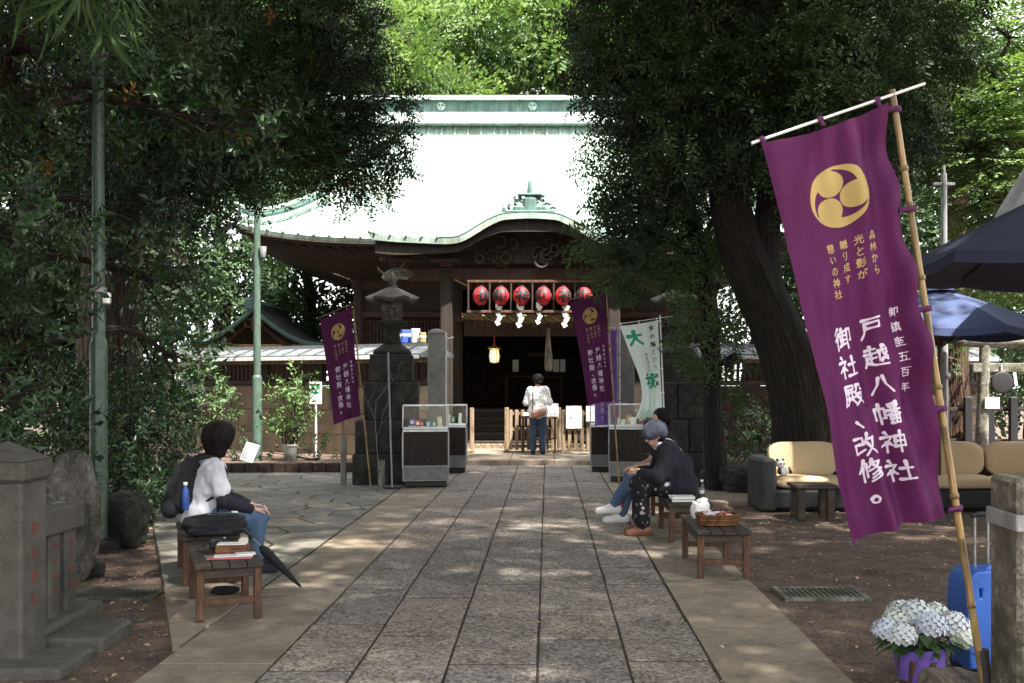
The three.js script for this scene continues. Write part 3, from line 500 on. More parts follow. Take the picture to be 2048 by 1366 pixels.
  carve.push(cbox(2.3, 0.7, 0.06, 0.01, 0, eave - 0.02, zd(23.0))); put('carved_panel', merge(carve), M.woodDark, porch);
  // ornament on the gable
  const orn = put('gable_ornament', merge([cbox(0.3, 0.36, 0.16, 0.05, 0, 5.4, zd(22.55)), cbox(0.52, 0.06, 0.16, 0.02, 0, 5.62, zd(22.55)), tube([[0, 5.55, zd(22.55), 0.07], [0, 5.74, zd(22.55), 0.06], [0, 5.93, zd(22.55), 0.035]], 8), cbox(1.1, 0.1, 0.2, 0.03, 0, 5.24, zd(22.55)), cbox(0.75, 0.14, 0.14, 0.05, 0, 5.32, zd(22.55))]), M.copperDark, hall);
  for (const s of [-1, 1]) for (const [x, y, r] of [[0.22, 5.44, 0.1], [0.37, 5.36, 0.085], [0.5, 5.29, 0.065], [0.27, 5.55, 0.055], [0.14, 5.52, 0.06]]) put('scroll', new THREE.TorusGeometry(r, 0.036, 6, 16, 5).rotateZ(s > 0 ? 0.5 : 2.2).translate(s * x, y, zd(22.55)), M.copperDark, orn);
  put('gable_ridge', tube([[0, 5.24, zd(22.5), 0.09], [0, 5.36, zd(25.6), 0.09]], 8), M.copper, porch);
  // pillars, beams, walls
  for (const x of [-1.85, 1.85]) { put('porch_pillar', cbox(0.26, 3.95, 0.26, 0.025, x, 2.08, zd(23.2)), M.woodDark, hall); put('pillar_base', prism([[x - 0.24, zd(23.2) - 0.24], [x + 0.24, zd(23.2) - 0.24], [x + 0.24, zd(23.2) + 0.24], [x - 0.24, zd(23.2) + 0.24]], 0.07, 0.24, 0.03), M.stone, hall); }
  put('porch_beam', cbox(5.4, 0.3, 0.22, 0.03, 0, 3.98, zd(23.2)), M.woodRed, hall); put('porch_beam', cbox(6.2, 0.24, 0.2, 0.03, 0, 4.33, zd(23.18)), M.woodDark, hall);
  for (const x of [-2.95, -1.85, -0.6, 0.6, 1.85, 2.95]) put('bracket', merge([cbox(0.3, 0.14, 0.3, 0.04, x, 4.2, zd(23.2)), cbox(0.7, 0.1, 0.14, 0.03, x, 4.29, zd(23.08))]), M.woodRed, hall);
  for (const s of [-1, 1]) { // carved beast heads on the beam ends
    const b = put('carved_head', merge([tube([[s * 2.6, 3.98, zd(23.2), 0.13], [s * 2.9, 4.0, zd(23.15), 0.14], [s * 3.1, 3.95, zd(23.1), 0.1], [s * 3.24, 3.86, zd(23.08), 0.05]], 10, true, 3, 0.25), ...[0.1, -0.1].map((z) => tube([[s * 2.85, 4.1, zd(23.15) + z, 0.03], [s * 2.75, 4.22, zd(23.15) + z * 1.4, 0.012]], 6)), tube([[s * 3.1, 3.9, zd(23.06), 0.03], [s * 3.3, 4.05, zd(23.0), 0.02], [s * 3.34, 4.14, zd(23.0), 0.008]], 6, true, 3)]), s < 0 ? M.stonePale : M.woodRed, hall);
  }
  for (const x of [-4.37, -1.9, 1.9, 4.37]) put('pillar', cyl(0.15, 0.145, 3.3, x, 0.9, zd(26.5), 16), M.woodDark, hall);
  for (const [y, h] of [[4.05, 0.24], [3.3, 0.16]]) put('beam', cbox(9.1, h, 0.2, 0.02, 0, y, zd(26.5)), M.woodRed, hall);
  for (const s of [-1, 1]) {
    put('wall_panel', cbox(2.2, 0.8, 0.08, 0.01, s * 3.13, 1.3, zd(26.5)), M.woodDark, hall);
    const lat = []; for (let i = 0; i < 24; i++) lat.push(cbox(0.035, 1.5, 0.04, 0.004, s * 3.13 - 1.06 + i * 0.092, 2.46, zd(26.5))); for (let i = 0; i < 5; i++) lat.push(cbox(2.2, 0.03, 0.03, 0.004, s * 3.13, 1.8 + i * 0.33, zd(26.46)));
    const l = put('lattice', merge(lat), M.woodRed, hall); l.userData.kind = 'stuff';
    put('lattice_backing', cbox(2.2, 1.5, 0.03, 0.004, s * 3.13, 2.46, zd(26.6)), M.woodDark, hall);
    put('upper_panel', cbox(2.2, 0.6, 0.06, 0.01, s * 3.13, 3.66, zd(26.5)), M.woodDark, hall);
    put('side_wall', cbox(0.12, 3.3, 6.5, 0.01, s * 4.37, 2.52, zd(29.85)), M.woodInterior, hall);
    put('veranda', cbox(3.0, 0.1, 1.0, 0.01, s * 3.2, 0.86, zd(25.95)), M.woodDark, hall);
    put('veranda_skirt', cbox(2.9, 0.8, 0.06, 0.01, s * 3.2, 0.4, zd(25.6)), M.woodDark, hall);
  }
  put('rear_wall', cbox(8.8, 4.2, 0.12, 0.01, 0, 2.1, zd(33.1)), M.woodInterior, hall);
  put('ceiling', cbox(8.7, 0.08, 6.6, 0.01, 0, 4.22, zd(29.8)), M.woodInterior, hall);
  put('floor', cbox(8.7, 0.1, 6.6, 0.01, 0, 0.86, zd(29.8)), M.woodInterior, hall);
  for (let i = 0; i < 5; i++) put('step', cbox(3.3, 0.17, 0.36, 0.012, 0, 0.165 + i * 0.165, zd(24.15 + i * 0.34)), M.woodDark, hall);
  put('sill_beam', cbox(3.6, 0.12, 0.18, 0.01, 0, 0.14, zd(23.75)), M.woodPale, hall);
  // lintel boards inside the porch, straw rope below them
  put('lintel_board', cbox(3.3, 0.34, 0.06, 0.01, 0.05, 2.86, zd(25.0)), M.woodRed, hall); put('lintel_beam', cbox(3.7, 0.18, 0.14, 0.02, 0, 3.12, zd(25.0)), M.woodRed, hall);
  // altar furniture deep inside
  put('altar_table', merge([cbox(1.7, 0.06, 0.5, 0.01, 0, 1.75, zd(29)), ...[-0.75, 0.75].map((x) => cbox(0.08, 0.8, 0.4, 0.01, x, 1.32, zd(29)))]), M.woodRed, hall);
  for (const [x, y, w, h] of [[-0.5, 2.05, 0.16, 0.32], [0.62, 2.05, 0.16, 0.34], [0.8, 2.05, 0.14, 0.34], [0.1, 2.35, 0.5, 0.12]]) put('altar_paper', cbox(w, h, 0.02, 0.002, x, y, zd(28.9)), h > 0.2 ? M.paper : M.woodRed, hall);
}
// six red paper lanterns in a frame under the porch
{
  const f = thing('lantern_frame', 'slim wooden frame holding the row of red lanterns under the porch', 'frame', [-0.33, 3.14, -22.95]);
  for (const y of [0, 0.66]) put('rail', cbox(2.86, 0.055, 0.055, 0.006, 0, y, 0), M.woodLeg, f);
  for (let i = 0; i <= 6; i++) put('post', cbox(0.04, 0.6, 0.04, 0.005, -1.4 + i * 2.8 / 6, 0.33, 0), M.woodRed, f);
  for (const s of [-1, 1]) put('stay', rod(V(s * 1.4, 0.55, 0), V(s * 1.78, 0.75, -0.2), 0.02, 6), M.bamboo, f);
  const ink = (() => { const c = canvas(512, 256), x = c.getContext('2d'); x.fillStyle = '#d4202a'; x.fillRect(0, 0, 512, 256); x.fillStyle = '#18191c'; glyph(x, '神', 150, 22, 210, 30, 0.5); glyph(x, '御', 400, 22, 210, 28, 0.5); glyph(x, '御', -112, 22, 210, 28, 0.5); return canvasTex(c); })();
  const lm = phy({ map: ink, roughness: 0.6, transmission: 0.25 });
  const prof = []; for (let i = 0; i <= 24; i++) { const t = i / 24, a = t * Math.PI; prof.push([0.055 + 0.128 * Math.pow(Math.sin(a), 0.75) + 0.004 * Math.cos(t * Math.PI * 24), t * 0.4]); }
  const body = lathe(prof, 32), ringG = lathe([[0.05, 0], [0.068, 0], [0.068, 0.025], [0.05, 0.025]], 20);
  [-1.457, -1.02, -0.57, -0.09, 0.34, 0.8].forEach((x, i) => {
    const l = thing('paper_lantern', 'red paper lantern with black lettering hanging under the porch', 'lantern', [x, 3.28, -22.95], 0, 'red paper lanterns in the porch row');
    const b = put('shade', body, lm, l); b.rotation.y = -Math.PI / 2 + [2.5, 1.2, -1.2, 0.6, -0.9, 0.9][i];
    put('bottom_ring', ringG, M.black, l).position.y = -0.02; put('top_ring', ringG, M.black, l).position.y = 0.395;
    put('hanger', rod(V(0, 0.41, 0), V(0, 0.5, 0), 0.006, 6), M.black, l);
  });
  // straw rope and zigzag paper streamers
  const rope = []; for (let k = 0; k < 3; k++) { const pts = []; for (let i = 0; i <= 90; i++) { const t = i / 90, a = t * 34 + k * 2.094, r = 0.035 + 0.02 * Math.sin(t * Math.PI); pts.push([lerp(-1.55, 1.55, t), Math.cos(a) * r - 0.06 * Math.sin(t * Math.PI), Math.sin(a) * r, r * 0.85]); } rope.push(tube(pts, 6)); }
  const straw = std({ color: C(0.34, 0.27, 0.13), map: T.wood, roughness: 0.95 });
  const s = thing('straw_rope', 'twisted straw rope with a fringe slung across the porch', 'rope', [-0.33, 3.05, -23.1]);
  put('strand', merge(rope), straw, s);
  reseed(91); const fr = []; for (let i = 0; i < 90; i++) { const x = rr(-1.3, 1.3); fr.push(tube([[x, -0.06, rr(-0.02, 0.02), 0.006], [x + rr(-0.02, 0.02), -0.2 - rr(0, 0.08), rr(-0.03, 0.03), 0.002]], 4)); } put('fringe', merge(fr), straw, s).userData.kind = 'stuff';
  const shide = []; [[0, 0.02, 0.15], [1, -0.05, 0.13], [0, -0.17, 0.13], [1, -0.29, 0.13], [0, -0.41, 0.12]].forEach(([o, y, h], i) => shide.push(cbox(0.1, h, 0.004, 0.001, o ? 0.05 : 0, y - 0.02, i * 0.006, 0, 0, i ? (o ? -0.5 : 0.5) : 0)));
  const sg = merge(shide);
  [[997, 0.9], [1040, 1], [1078, 0.85], [1131, 1]].forEach(([px, k]) => { const p = at(px, 612, 22.95); const o = put('paper_streamer', sg, M.paper); o.position.set(p.x - 0.02, p.y + 0.02, p.z); o.scale.set(k, k, 1); o.rotation.y = rr(-0.3, 0.3); tag(o, 'white zigzag paper streamer hanging from the straw rope', 'streamer', 'paper streamers on the straw rope'); });
  // bell rope and a lit hanging lantern
  const br = thing('bell_rope', 'thick pale bell rope hanging in the shrine doorway', 'rope', [0.02, 1.95, -24.4]);
  put('cord', tube([[0, 0.9, 0, 0.03], [0, 0.5, 0, 0.07], [0.01, 0.15, 0, 0.1], [0.01, -0.05, 0, 0.09], [0.01, -0.1, 0, 0.05]], 12, true, 3, 0.2), std({ color: C(0.42, 0.40, 0.37), map: T.wood, roughness: 0.95 }), br);
  const hl = thing('hanging_lantern', 'small lit metal lantern with a grid hanging inside the shrine doorway', 'lantern', [-1.28, 2.06, -25.3]);
  const glow = std({ color: C(0.9, 0.75, 0.5), emissive: C(1, 0.72, 0.35), emissiveIntensity: 0.55, roughness: 0.6 });
  put('lamp_glass', lathe([[0.001, 0], [0.1, 0.01], [0.125, 0.15], [0.11, 0.32], [0.001, 0.33]], 6, true), glow, hl);
  for (let i = 0; i < 6; i++) { const a = i * Math.PI / 3; put('frame_bar', tube([[Math.cos(a) * 0.105, 0, Math.sin(a) * 0.105, 0.008], [Math.cos(a) * 0.132, 0.15, Math.sin(a) * 0.132, 0.008], [Math.cos(a) * 0.116, 0.33, Math.sin(a) * 0.116, 0.008]], 5), M.black, hl); const b = a + Math.PI / 6; put('frame_bar', tube([[Math.cos(b) * 0.095, 0, Math.sin(b) * 0.095, 0.004], [Math.cos(b) * 0.118, 0.15, Math.sin(b) * 0.118, 0.004], [Math.cos(b) * 0.104, 0.33, Math.sin(b) * 0.104, 0.004]], 4), M.black, hl); }
  for (const y of [0.02, 0.12, 0.22, 0.32]) put('frame_ring', new THREE.TorusGeometry(0.122 - Math.abs(y - 0.15) * 0.08, 0.007, 5, 6).rotateX(Math.PI / 2).translate(0, y, 0), M.black, hl);
  put('lantern_roof', lathe([[0.001, 0.48], [0.04, 0.42], [0.17, 0.36], [0.18, 0.34], [0.001, 0.34]], 6, true), M.gold, hl); put('cord', rod(V(0, 0.46, 0), V(0, 1.05, 0), 0.012, 6), M.red, hl);
  const pl = new THREE.PointLight(C(1, 0.7, 0.35), 0.25); pl.position.set(-1.28, 2.2, -25.3); pl.castShadow = true; pl.shadow.radius = 2; scene.add(pl);
}
// stone platform in front of the hall
{
  const p = struct('pavement'); reseed(44);
  let x = -4.6; while (x < 4.3) { const w = rr(0.85, 1.1); for (const [d0, d1] of [[20.25, 21.3], [21.31, 22.5], [22.51, 24.2]]) put('paving_slab', prism([[x + 0.004, -d0], [x + w - 0.004, -d0], [x + w - 0.004, -d1], [x + 0.004, -d1]], -0.05, 0.1 + rr(-0.002, 0.002), 0.012, rr(0, 50)), pavers[Math.floor(rnd() * 4)], p); x += w; }
}
// ---------------------------------------------------------------- roofed boundary walls
function roofedWall(label, a, b, opts = {}) {           // a, b: [x, z] ends
  const L = Math.hypot(b[0] - a[0], b[1] - a[1]), turn = -Math.atan2(b[1] - a[1], b[0] - a[0]);
  const w = thing('boundary_wall', label, 'wall', [a[0], 0, a[1]], turn, 'roofed walls beside the shrine hall');
  const rows = 3, bh = 0.5; reseed(opts.seed || 3);
  for (let r = 0; r < rows; r++) { let x = -(r % 2) * 0.5; while (x < L) { const e = Math.min(L, x + rr(0.95, 1.1)), s = Math.max(0, x); if (e - s > 0.08) put('wall_block', cbox(e - s - 0.012, bh - 0.012, 0.3, 0.008, (s + e) / 2, 0.02 + bh * (r + 0.5), 0), opts.block || M.plaster, w); x = e; } }
  put('wall_core', cbox(L - 0.02, 1.5, 0.27, 0.004, L / 2, 0.77, 0), M.stone, w);
  put('lower_rail', cbox(L, 0.1, 0.14, 0.01, L / 2, 1.58, 0), M.woodRed, w);
  for (let x = 0.06; x < L; x += 0.135) put('slat', cbox(0.055, 0.36, 0.05, 0.006, x, 1.81, 0), M.woodRed, w);
  for (let x = 0.05; x < L; x += 1.6) put('post', cbox(0.12, 0.5, 0.13, 0.01, x, 1.78, 0), M.woodDark, w);
  put('upper_rail', cbox(L, 0.09, 0.16, 0.01, L / 2, 2.03, 0), M.woodPale, w);
  const roof = new THREE.Shape(); [[-0.55, -0.02], [-0.55, 0.05], [-0.1, 0.2], [-0.1, 0.27], [0.1, 0.27], [0.1, 0.2], [0.55, 0.05], [0.55, -0.02]].forEach((p, i) => i ? roof.lineTo(...p) : roof.moveTo(...p));
  const rf = put('roof', metric(new THREE.ExtrudeGeometry(roof, { depth: L + 0.2, bevelEnabled: false }).rotateY(Math.PI / 2).translate(-0.1, 2.1, 0)), M.coping, w);
  for (let x = 0.2; x < L; x += 0.45) put('roof_rib', merge([1, -1].map((s) => tube([[x, 2.17, s * 0.56, 0.014], [x, 2.32, s * 0.1, 0.014]], 4))), M.coping, rf);
  put('fascia', cbox(L + 0.16, 0.07, 0.02, 0.004, L / 2, 2.085, 0.55), M.white, rf);
  return w;
}
roofedWall('roofed wall of tan blocks with red slats behind the potted shrub', [-8.9, -24.6], [-2.25, -20.63], { seed: 3 });
roofedWall('roofed wall with red slats behind the big leaning tree trunk', [2.9, -20.9], [9.5, -23.2], { seed: 4, block: M.brick });  // dark block colour stands in for the heavy shade on this wall
// goods standing on the wall beside the stone pillar
[[795, 0.16, 0.2, '#e9ebf2'], [812, 0.24, 0.26, '#3050b8'], [831, 0.16, 0.28, '#d9d6cc'], [846, 0.12, 0.2, '#9a8c60']].forEach(([px, w, h, c], i) => {
  const d = 20.8 + i * 0.02, x = (px - CX) / FOCAL * d, o = thing('package', ['small white box', 'blue wrapped packet', 'framed grey picture card', 'small tan carton'][i] + ' standing on the wall roof by the stone pillar', 'package', [x, 2.38, -20.63 + (x + 2.25) * 0.597], 0.55);
  put('wrapping', cbox(w, h, 0.1, 0.01, 0, h / 2, 0), std({ color: new THREE.Color(c), roughness: 0.7 }), o); put('band', cbox(w + 0.004, h * 0.2, 0.104, 0.005, 0, h * 0.6, 0), M.paper, o);
});
// ---------------------------------------------------------------- side shrine with a curved gable roof behind the wall
{
  const s = thing('side_shrine', 'small side shrine with dark curved gable roof behind the wall', 'shrine', [-7.45, 0, -27.5]);
  const W = 1.75, half = (t) => 3.42 - 0.98 * (1 - Math.pow(1 - t, 1.7)) + 0.0, mk = (sg) => sheet((u, v) => [sg * W * v, half(v) + 0.09 * Math.pow(v, 4), lerp(0.9, -2.2, sg > 0 ? u : 1 - u)], 10, 14, 3.1, 2.4, 0.12);
  const roofM = std({ color: C(0.10, 0.085, 0.075), map: T.copper, roughness: 0.8 });
  for (const sg of [-1, 1]) { const r = put('roof_slope', mk(sg), roofM, s); put('verge', tube(Array.from({ length: 14 }, (_, k) => [sg * W * k / 13, half(k / 13) + 0.06 + 0.09 * Math.pow(k / 13, 4), 0.93, 0.06]), 6), M.copperDark, r);
    put('bargeboard', tube(Array.from({ length: 14 }, (_, k) => [sg * W * 0.94 * k / 13, half(k / 13) - 0.16, 0.82, 0.07]), 4), M.woodRed, r); }
  put('ridge', cbox(0.2, 0.26, 3.2, 0.04, 0, 3.55, -0.65), M.copperDark, s); put('ridge_tile', merge([cbox(0.4, 0.3, 0.1, 0.05, 0, 3.6, 0.98), cyl(0.05, 0.02, 0.22, 0, 3.72, 0.98, 8)]), M.copperDark, s);
  put('pendant', merge([cbox(0.12, 0.4, 0.06, 0.03, 0, 3.1, 0.9), ...[-1, 1].map((q) => new THREE.TorusGeometry(0.1, 0.03, 6, 12).translate(q * 0.13, 3.12, 0.9))]), M.woodRed, s);
  put('gable_wall', (() => { const t = new THREE.Shape(); t.moveTo(-1.2, 0.3); t.lineTo(1.2, 0.3); t.lineTo(1.2, 2.62); t.lineTo(0, 3.25); t.lineTo(-1.2, 2.62); return metric(new THREE.ExtrudeGeometry(t, { depth: 0.08, bevelEnabled: false }).translate(0, 0, 0.3)); })(), M.woodDark, s);
  put('tie_beam', cbox(2.9, 0.14, 0.14, 0.02, 0, 2.52, 0.75), M.bamboo, s); put('body', cbox(2.3, 2.3, 1.9, 0.02, 0, 1.45, -0.7), M.woodDark, s);
  for (const x of [-1.1, 1.1]) put('post', cbox(0.14, 2.5, 0.14, 0.015, x, 1.25, 0.72), M.woodRed, s); put('base', cbox(2.8, 0.3, 2.9, 0.02, 0, 0.15, -0.5), M.stone, s);
}
// ---------------------------------------------------------------- stone lanterns, gate pillars, markers
function stoneLantern(label, x, z, turn) {
  const g = thing('stone_lantern', label, 'stone lantern', [x, 0, z], turn, 'tall stone lanterns flanking the path');
  reseed(Math.round(x * 100));
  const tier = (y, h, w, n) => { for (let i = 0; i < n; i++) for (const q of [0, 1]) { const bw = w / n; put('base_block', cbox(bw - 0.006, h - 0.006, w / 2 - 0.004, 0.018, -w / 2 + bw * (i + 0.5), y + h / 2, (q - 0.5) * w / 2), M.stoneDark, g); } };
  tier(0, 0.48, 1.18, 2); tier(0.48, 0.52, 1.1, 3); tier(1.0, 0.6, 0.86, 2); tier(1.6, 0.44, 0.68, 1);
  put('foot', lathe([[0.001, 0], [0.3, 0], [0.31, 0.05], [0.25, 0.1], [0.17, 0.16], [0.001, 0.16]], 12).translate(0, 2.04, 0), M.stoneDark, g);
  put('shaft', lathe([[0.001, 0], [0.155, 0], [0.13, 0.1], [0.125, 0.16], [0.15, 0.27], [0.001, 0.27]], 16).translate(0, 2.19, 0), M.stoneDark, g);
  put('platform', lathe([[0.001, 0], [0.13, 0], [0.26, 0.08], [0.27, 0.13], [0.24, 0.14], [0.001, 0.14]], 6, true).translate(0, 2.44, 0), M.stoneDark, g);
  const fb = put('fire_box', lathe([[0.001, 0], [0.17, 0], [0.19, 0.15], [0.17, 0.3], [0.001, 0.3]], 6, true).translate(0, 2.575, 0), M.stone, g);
  put('opening_shade', cbox(0.13, 0.15, 0.02, 0.02, 0, 2.72, 0.165), M.black, fb);  // black plate painted in place of the dark inside the fire box
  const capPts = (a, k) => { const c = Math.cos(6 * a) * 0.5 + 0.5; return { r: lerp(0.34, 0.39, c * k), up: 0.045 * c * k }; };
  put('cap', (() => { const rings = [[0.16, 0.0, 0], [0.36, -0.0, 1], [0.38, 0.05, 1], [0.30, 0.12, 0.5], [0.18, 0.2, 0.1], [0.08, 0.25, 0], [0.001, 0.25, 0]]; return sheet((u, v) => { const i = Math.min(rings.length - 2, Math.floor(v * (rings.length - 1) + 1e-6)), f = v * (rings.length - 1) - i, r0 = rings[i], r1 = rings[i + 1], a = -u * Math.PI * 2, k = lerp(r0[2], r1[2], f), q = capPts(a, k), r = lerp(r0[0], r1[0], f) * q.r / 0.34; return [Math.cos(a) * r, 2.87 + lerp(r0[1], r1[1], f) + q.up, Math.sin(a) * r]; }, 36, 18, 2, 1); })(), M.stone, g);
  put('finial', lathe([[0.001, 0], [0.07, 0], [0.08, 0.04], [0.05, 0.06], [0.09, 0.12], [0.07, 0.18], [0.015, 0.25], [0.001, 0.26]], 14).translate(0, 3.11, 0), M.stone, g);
}
stoneLantern('tall stone lantern on stepped dark base beside the two purple-trimmed showcases', -2.5, -16.9, 0.1);
stoneLantern('tall stone lantern on stepped dark base in shade behind the seated pair', 2.12, -17.2, -0.1);
scene.children.filter((o) => o.name.startsWith('stone_lantern')).forEach((o, i) => { o.userData.label = ['tall stone lantern on stepped dark base behind the thin silver pole', 'tall stone lantern on stepped dark base behind the white and green banner'][i]; });
for (const [x, z, label] of [[-1.93, -18.3, 'grey square stone gate pillar behind the glass showcase with blue goods'], [1.36, -18.3, 'grey square stone gate pillar behind the white and green banner']]) {
  const p = thing('stone_pillar', label, 'pillar', [x, 0, z], 0, 'stone gate pillars at the end of the path');
  put('shaft', cbox(0.29, 2.44, 0.29, 0.02, 0, 1.22, 0), M.pillarStone, p); put('head', lathe([[0.001, 0.09], [0.11, 0.075], [0.19, 0.03], [0.204, 0]], 4, true).rotateY(Math.PI / 4).translate(0, 2.441, 0), M.pillarStone, p); put('foot', cbox(0.42, 0.1, 0.42, 0.02, 0, 0.05, 0), M.stone, p);
  if (x < 0) { put('conduit', tube([[0.17, 0.3, 0.06, 0.012], [0.17, 2.3, 0.06, 0.012], [0.18, 2.34, 0.06, 0.012], [0.3, 2.38, 0.08, 0.01]], 6, true, 3), M.white, p); }
}
{
  const w = put('marker_stake', merge([cbox(0.085, 0.74, 0.085, 0.012, 0, 0.37, 0), lathe([[0.001, 0.05], [0.058, 0]], 4, true).rotateY(Math.PI / 4).translate(0, 0.74, 0)]), M.pillarStone); const p = onGround(687, 970); w.position.copy(p); tag(w, 'short white square stake in front of the dark lantern base', 'stake');
  const b = put('stone_stub', merge([cbox(0.1, 0.5, 0.1, 0.03, 0, 0.45, 0), cbox(0.17, 0.26, 0.17, 0.03, 0, 0.13, 0), cbox(0.26, 0.08, 0.26, 0.02, 0, 0.04, 0)]), M.stone); b.position.set(2.45, 0, -16.2); tag(b, 'small stepped stone marker standing in shade beside the sofa', 'marker');
}
// twig arrangement, thin pole and short post in front of the lantern base
{
  const p = thing('silver_pole', 'thin silver pole standing on a round foot before the dark lantern base', 'pole', [-2.33, 0, -15.75]); put('shaft', rod(V(0, 0, 0), V(-0.06, 2.05, 0), 0.014, 8), M.galv, p); put('foot', lathe([[0.001, 0.02], [0.1, 0.02], [0.12, 0], [0.001, 0]], 20), M.black, p);
  const v = thing('twig_vase', 'bare branching twig standing in a grey tube beside the showcase', 'twig', [-2.5, 0, -15.8]);
  put('tube', lathe([[0.001, 0.02], [0.045, 0.02], [0.055, 0], [0.055, 0.42], [0.045, 0.42], [0.045, 0.06]], 16), M.stonePale, v);
  reseed(8); const tw = []; const grow = (p, dir, len, r, n) => { const pts = [[p.x, p.y, p.z, r]]; let q = p.clone(), d = dir.clone(); for (let i = 0; i < 4; i++) { d.add(V(rr(-0.25, 0.25), rr(0, 0.2), rr(-0.25, 0.25))).normalize(); q = q.clone().addScaledVector(d, len / 4); pts.push([q.x, q.y, q.z, r * (1 - 0.16 * (i + 1))]); if (n > 0 && i > 0) grow(q, V(d.x + rr(-0.9, 0.9), d.y, d.z + rr(-0.6, 0.6)).normalize(), len * rr(0.35, 0.55), r * 0.6, n - 1); } tw.push(tube(pts, 5)); };
  grow(V(0, 0.15, 0), V(-0.05, 1, 0).normalize(), 1.2, 0.008, 2); put('branch', merge(tw), M.greySteel, v);
}
// ---------------------------------------------------------------- glass showcases
function showcase(label, x, z, w, dep, turn, seed, h = 0.89) {
  const g = thing('showcase', label, 'showcase', [x, 0, z], turn, 'glass showcases lining the path'); reseed(seed);
  put('plinth', cbox(w - 0.06, 0.08, dep - 0.06, 0.008, 0, 0.05, 0), M.black, g);
  put('cabinet', cbox(w, h - 0.1, dep, 0.012, 0, 0.09 + (h - 0.1) / 2, 0), M.steel, g);
  put('front_panel', cbox(w - 0.03, h * 0.58, 0.012, 0.004, 0, h * 0.66, dep / 2 + 0.004), M.brown, g); put('kick_panel', cbox(w - 0.03, h * 0.24, 0.012, 0.004, 0, 0.1 + h * 0.13, dep / 2 + 0.004), M.greySteel, g);
  for (const s of [-1, 1]) put('side_panel', cbox(0.01, h * 0.6, dep - 0.1, 0.003, s * (w / 2 + 0.003), h * 0.62, 0), M.steel, g);
  put('deck', cbox(w - 0.02, 0.015, dep - 0.02, 0.004, 0, h, 0), M.white, g);
  const gh = 0.33, gy = h + 0.008, t = 0.006;
  const gl = [[w, gh, t, 0, gy + gh / 2, dep / 2 - 0.005], [w, gh, t, 0, gy + gh / 2, -dep / 2 + 0.005], [t, gh, dep - 0.02, -w / 2 + 0.005, gy + gh / 2, 0], [t, gh, dep - 0.02, w / 2 - 0.005, gy + gh / 2, 0], [w, t, dep, 0, gy + gh + 0.004, 0]];
  for (const [a, b, c, X, Y, Z] of gl) put('glass_pane', (a === t ? new THREE.PlaneGeometry(c, b).rotateY(Math.PI / 2) : b === t ? new THREE.PlaneGeometry(a, c).rotateX(-Math.PI / 2) : new THREE.PlaneGeometry(a, b)).translate(X, Y, Z), M.glass, g);
  for (const sx of [-1, 1]) for (const sz of [-1, 1]) put('corner_post', cbox(0.014, gh, 0.014, 0.003, sx * (w / 2 - 0.004), gy + gh / 2, sz * (dep / 2 - 0.004)), M.steel, g);
  for (const sz of [-1, 1]) put('top_rail', cbox(w, 0.014, 0.014, 0.003, 0, gy + gh + 0.012, sz * (dep / 2 - 0.004)), M.steel, g);
  return g;
}
const caseGoods = (g, where, w, dep, n, h = 0.905) => { // charms and boxes laid out behind the glass
  const cols = ['#7fb6d6', '#e8e2d2', '#c79a52', '#b8433c', '#efeeea', '#5d8f6a', '#d9c7a2', '#3f5fa0'], names = ['pale blue', 'cream', 'ochre', 'red', 'white', 'green', 'beige', 'dark blue'];
  for (let i = 0; i < n; i++) { const x = -w / 2 + 0.1 + (w - 0.2) * (i + 0.5) / n + rr(-0.02, 0.02), z = rr(-dep / 2 + 0.1, dep / 2 - 0.08), hh = rr(0.05, 0.2), ww = rr(0.05, 0.1); const ci = Math.floor(rnd() * 8), c = std({ color: new THREE.Color(cols[ci]), roughness: 0.6 }), p = V(x, h, z).applyAxisAngle(V(0, 1, 0), g.rotation.y).add(g.position);
    const o = thing('charm', (hh > 0.12 ? 'tall ' : 'low ') + names[ci] + ' boxed charm inside the ' + where, 'charm', [p.x, p.y, p.z], g.rotation.y + rr(-0.4, 0.4), 'goods inside the showcases'); put('box', cbox(ww, hh, 0.03, 0.006, 0, hh / 2, 0, 0, -0.25), c, o); put('paper_tag', cbox(ww * 0.5, hh * 0.4, 0.004, 0.001, 0, hh * 0.55, 0.026, 0, -0.25), M.paper, o); put('stand', cbox(ww * 1.1, 0.012, 0.08, 0.003, 0, 0.006, 0), M.white, o); }
};
{
  const a = showcase('dark brown glass showcase with pale blue goods beside the stone lantern', -1.88, -16.2, 0.70, 0.55, 0.12, 1); caseGoods(a, 'showcase beside the stone lantern', 0.7, 0.55, 6);
  const b = showcase('narrow dark showcase standing before the grey stone pillar, left of the path', -1.72, -18.75, 0.56, 0.6, 0.05, 2, 0.84); b.userData.label = 'narrow dark showcase standing between the brown showcase and the wooden fence'; caseGoods(b, 'narrow showcase by the wooden fence', 0.56, 0.6, 4, 0.855);
  const c = showcase('dark brown glass showcase close behind the seated pair', 1.36, -17.0, 0.72, 0.55, -0.1, 3); caseGoods(c, 'showcase behind the seated pair', 0.72, 0.55, 6);
  const d = showcase('slim dark showcase beside the white notices on the fence', 1.02, -18.95, 0.5, 0.6, -0.03, 4, 0.84); caseGoods(d, 'slim showcase beside the white notices', 0.5, 0.6, 4, 0.855);
}
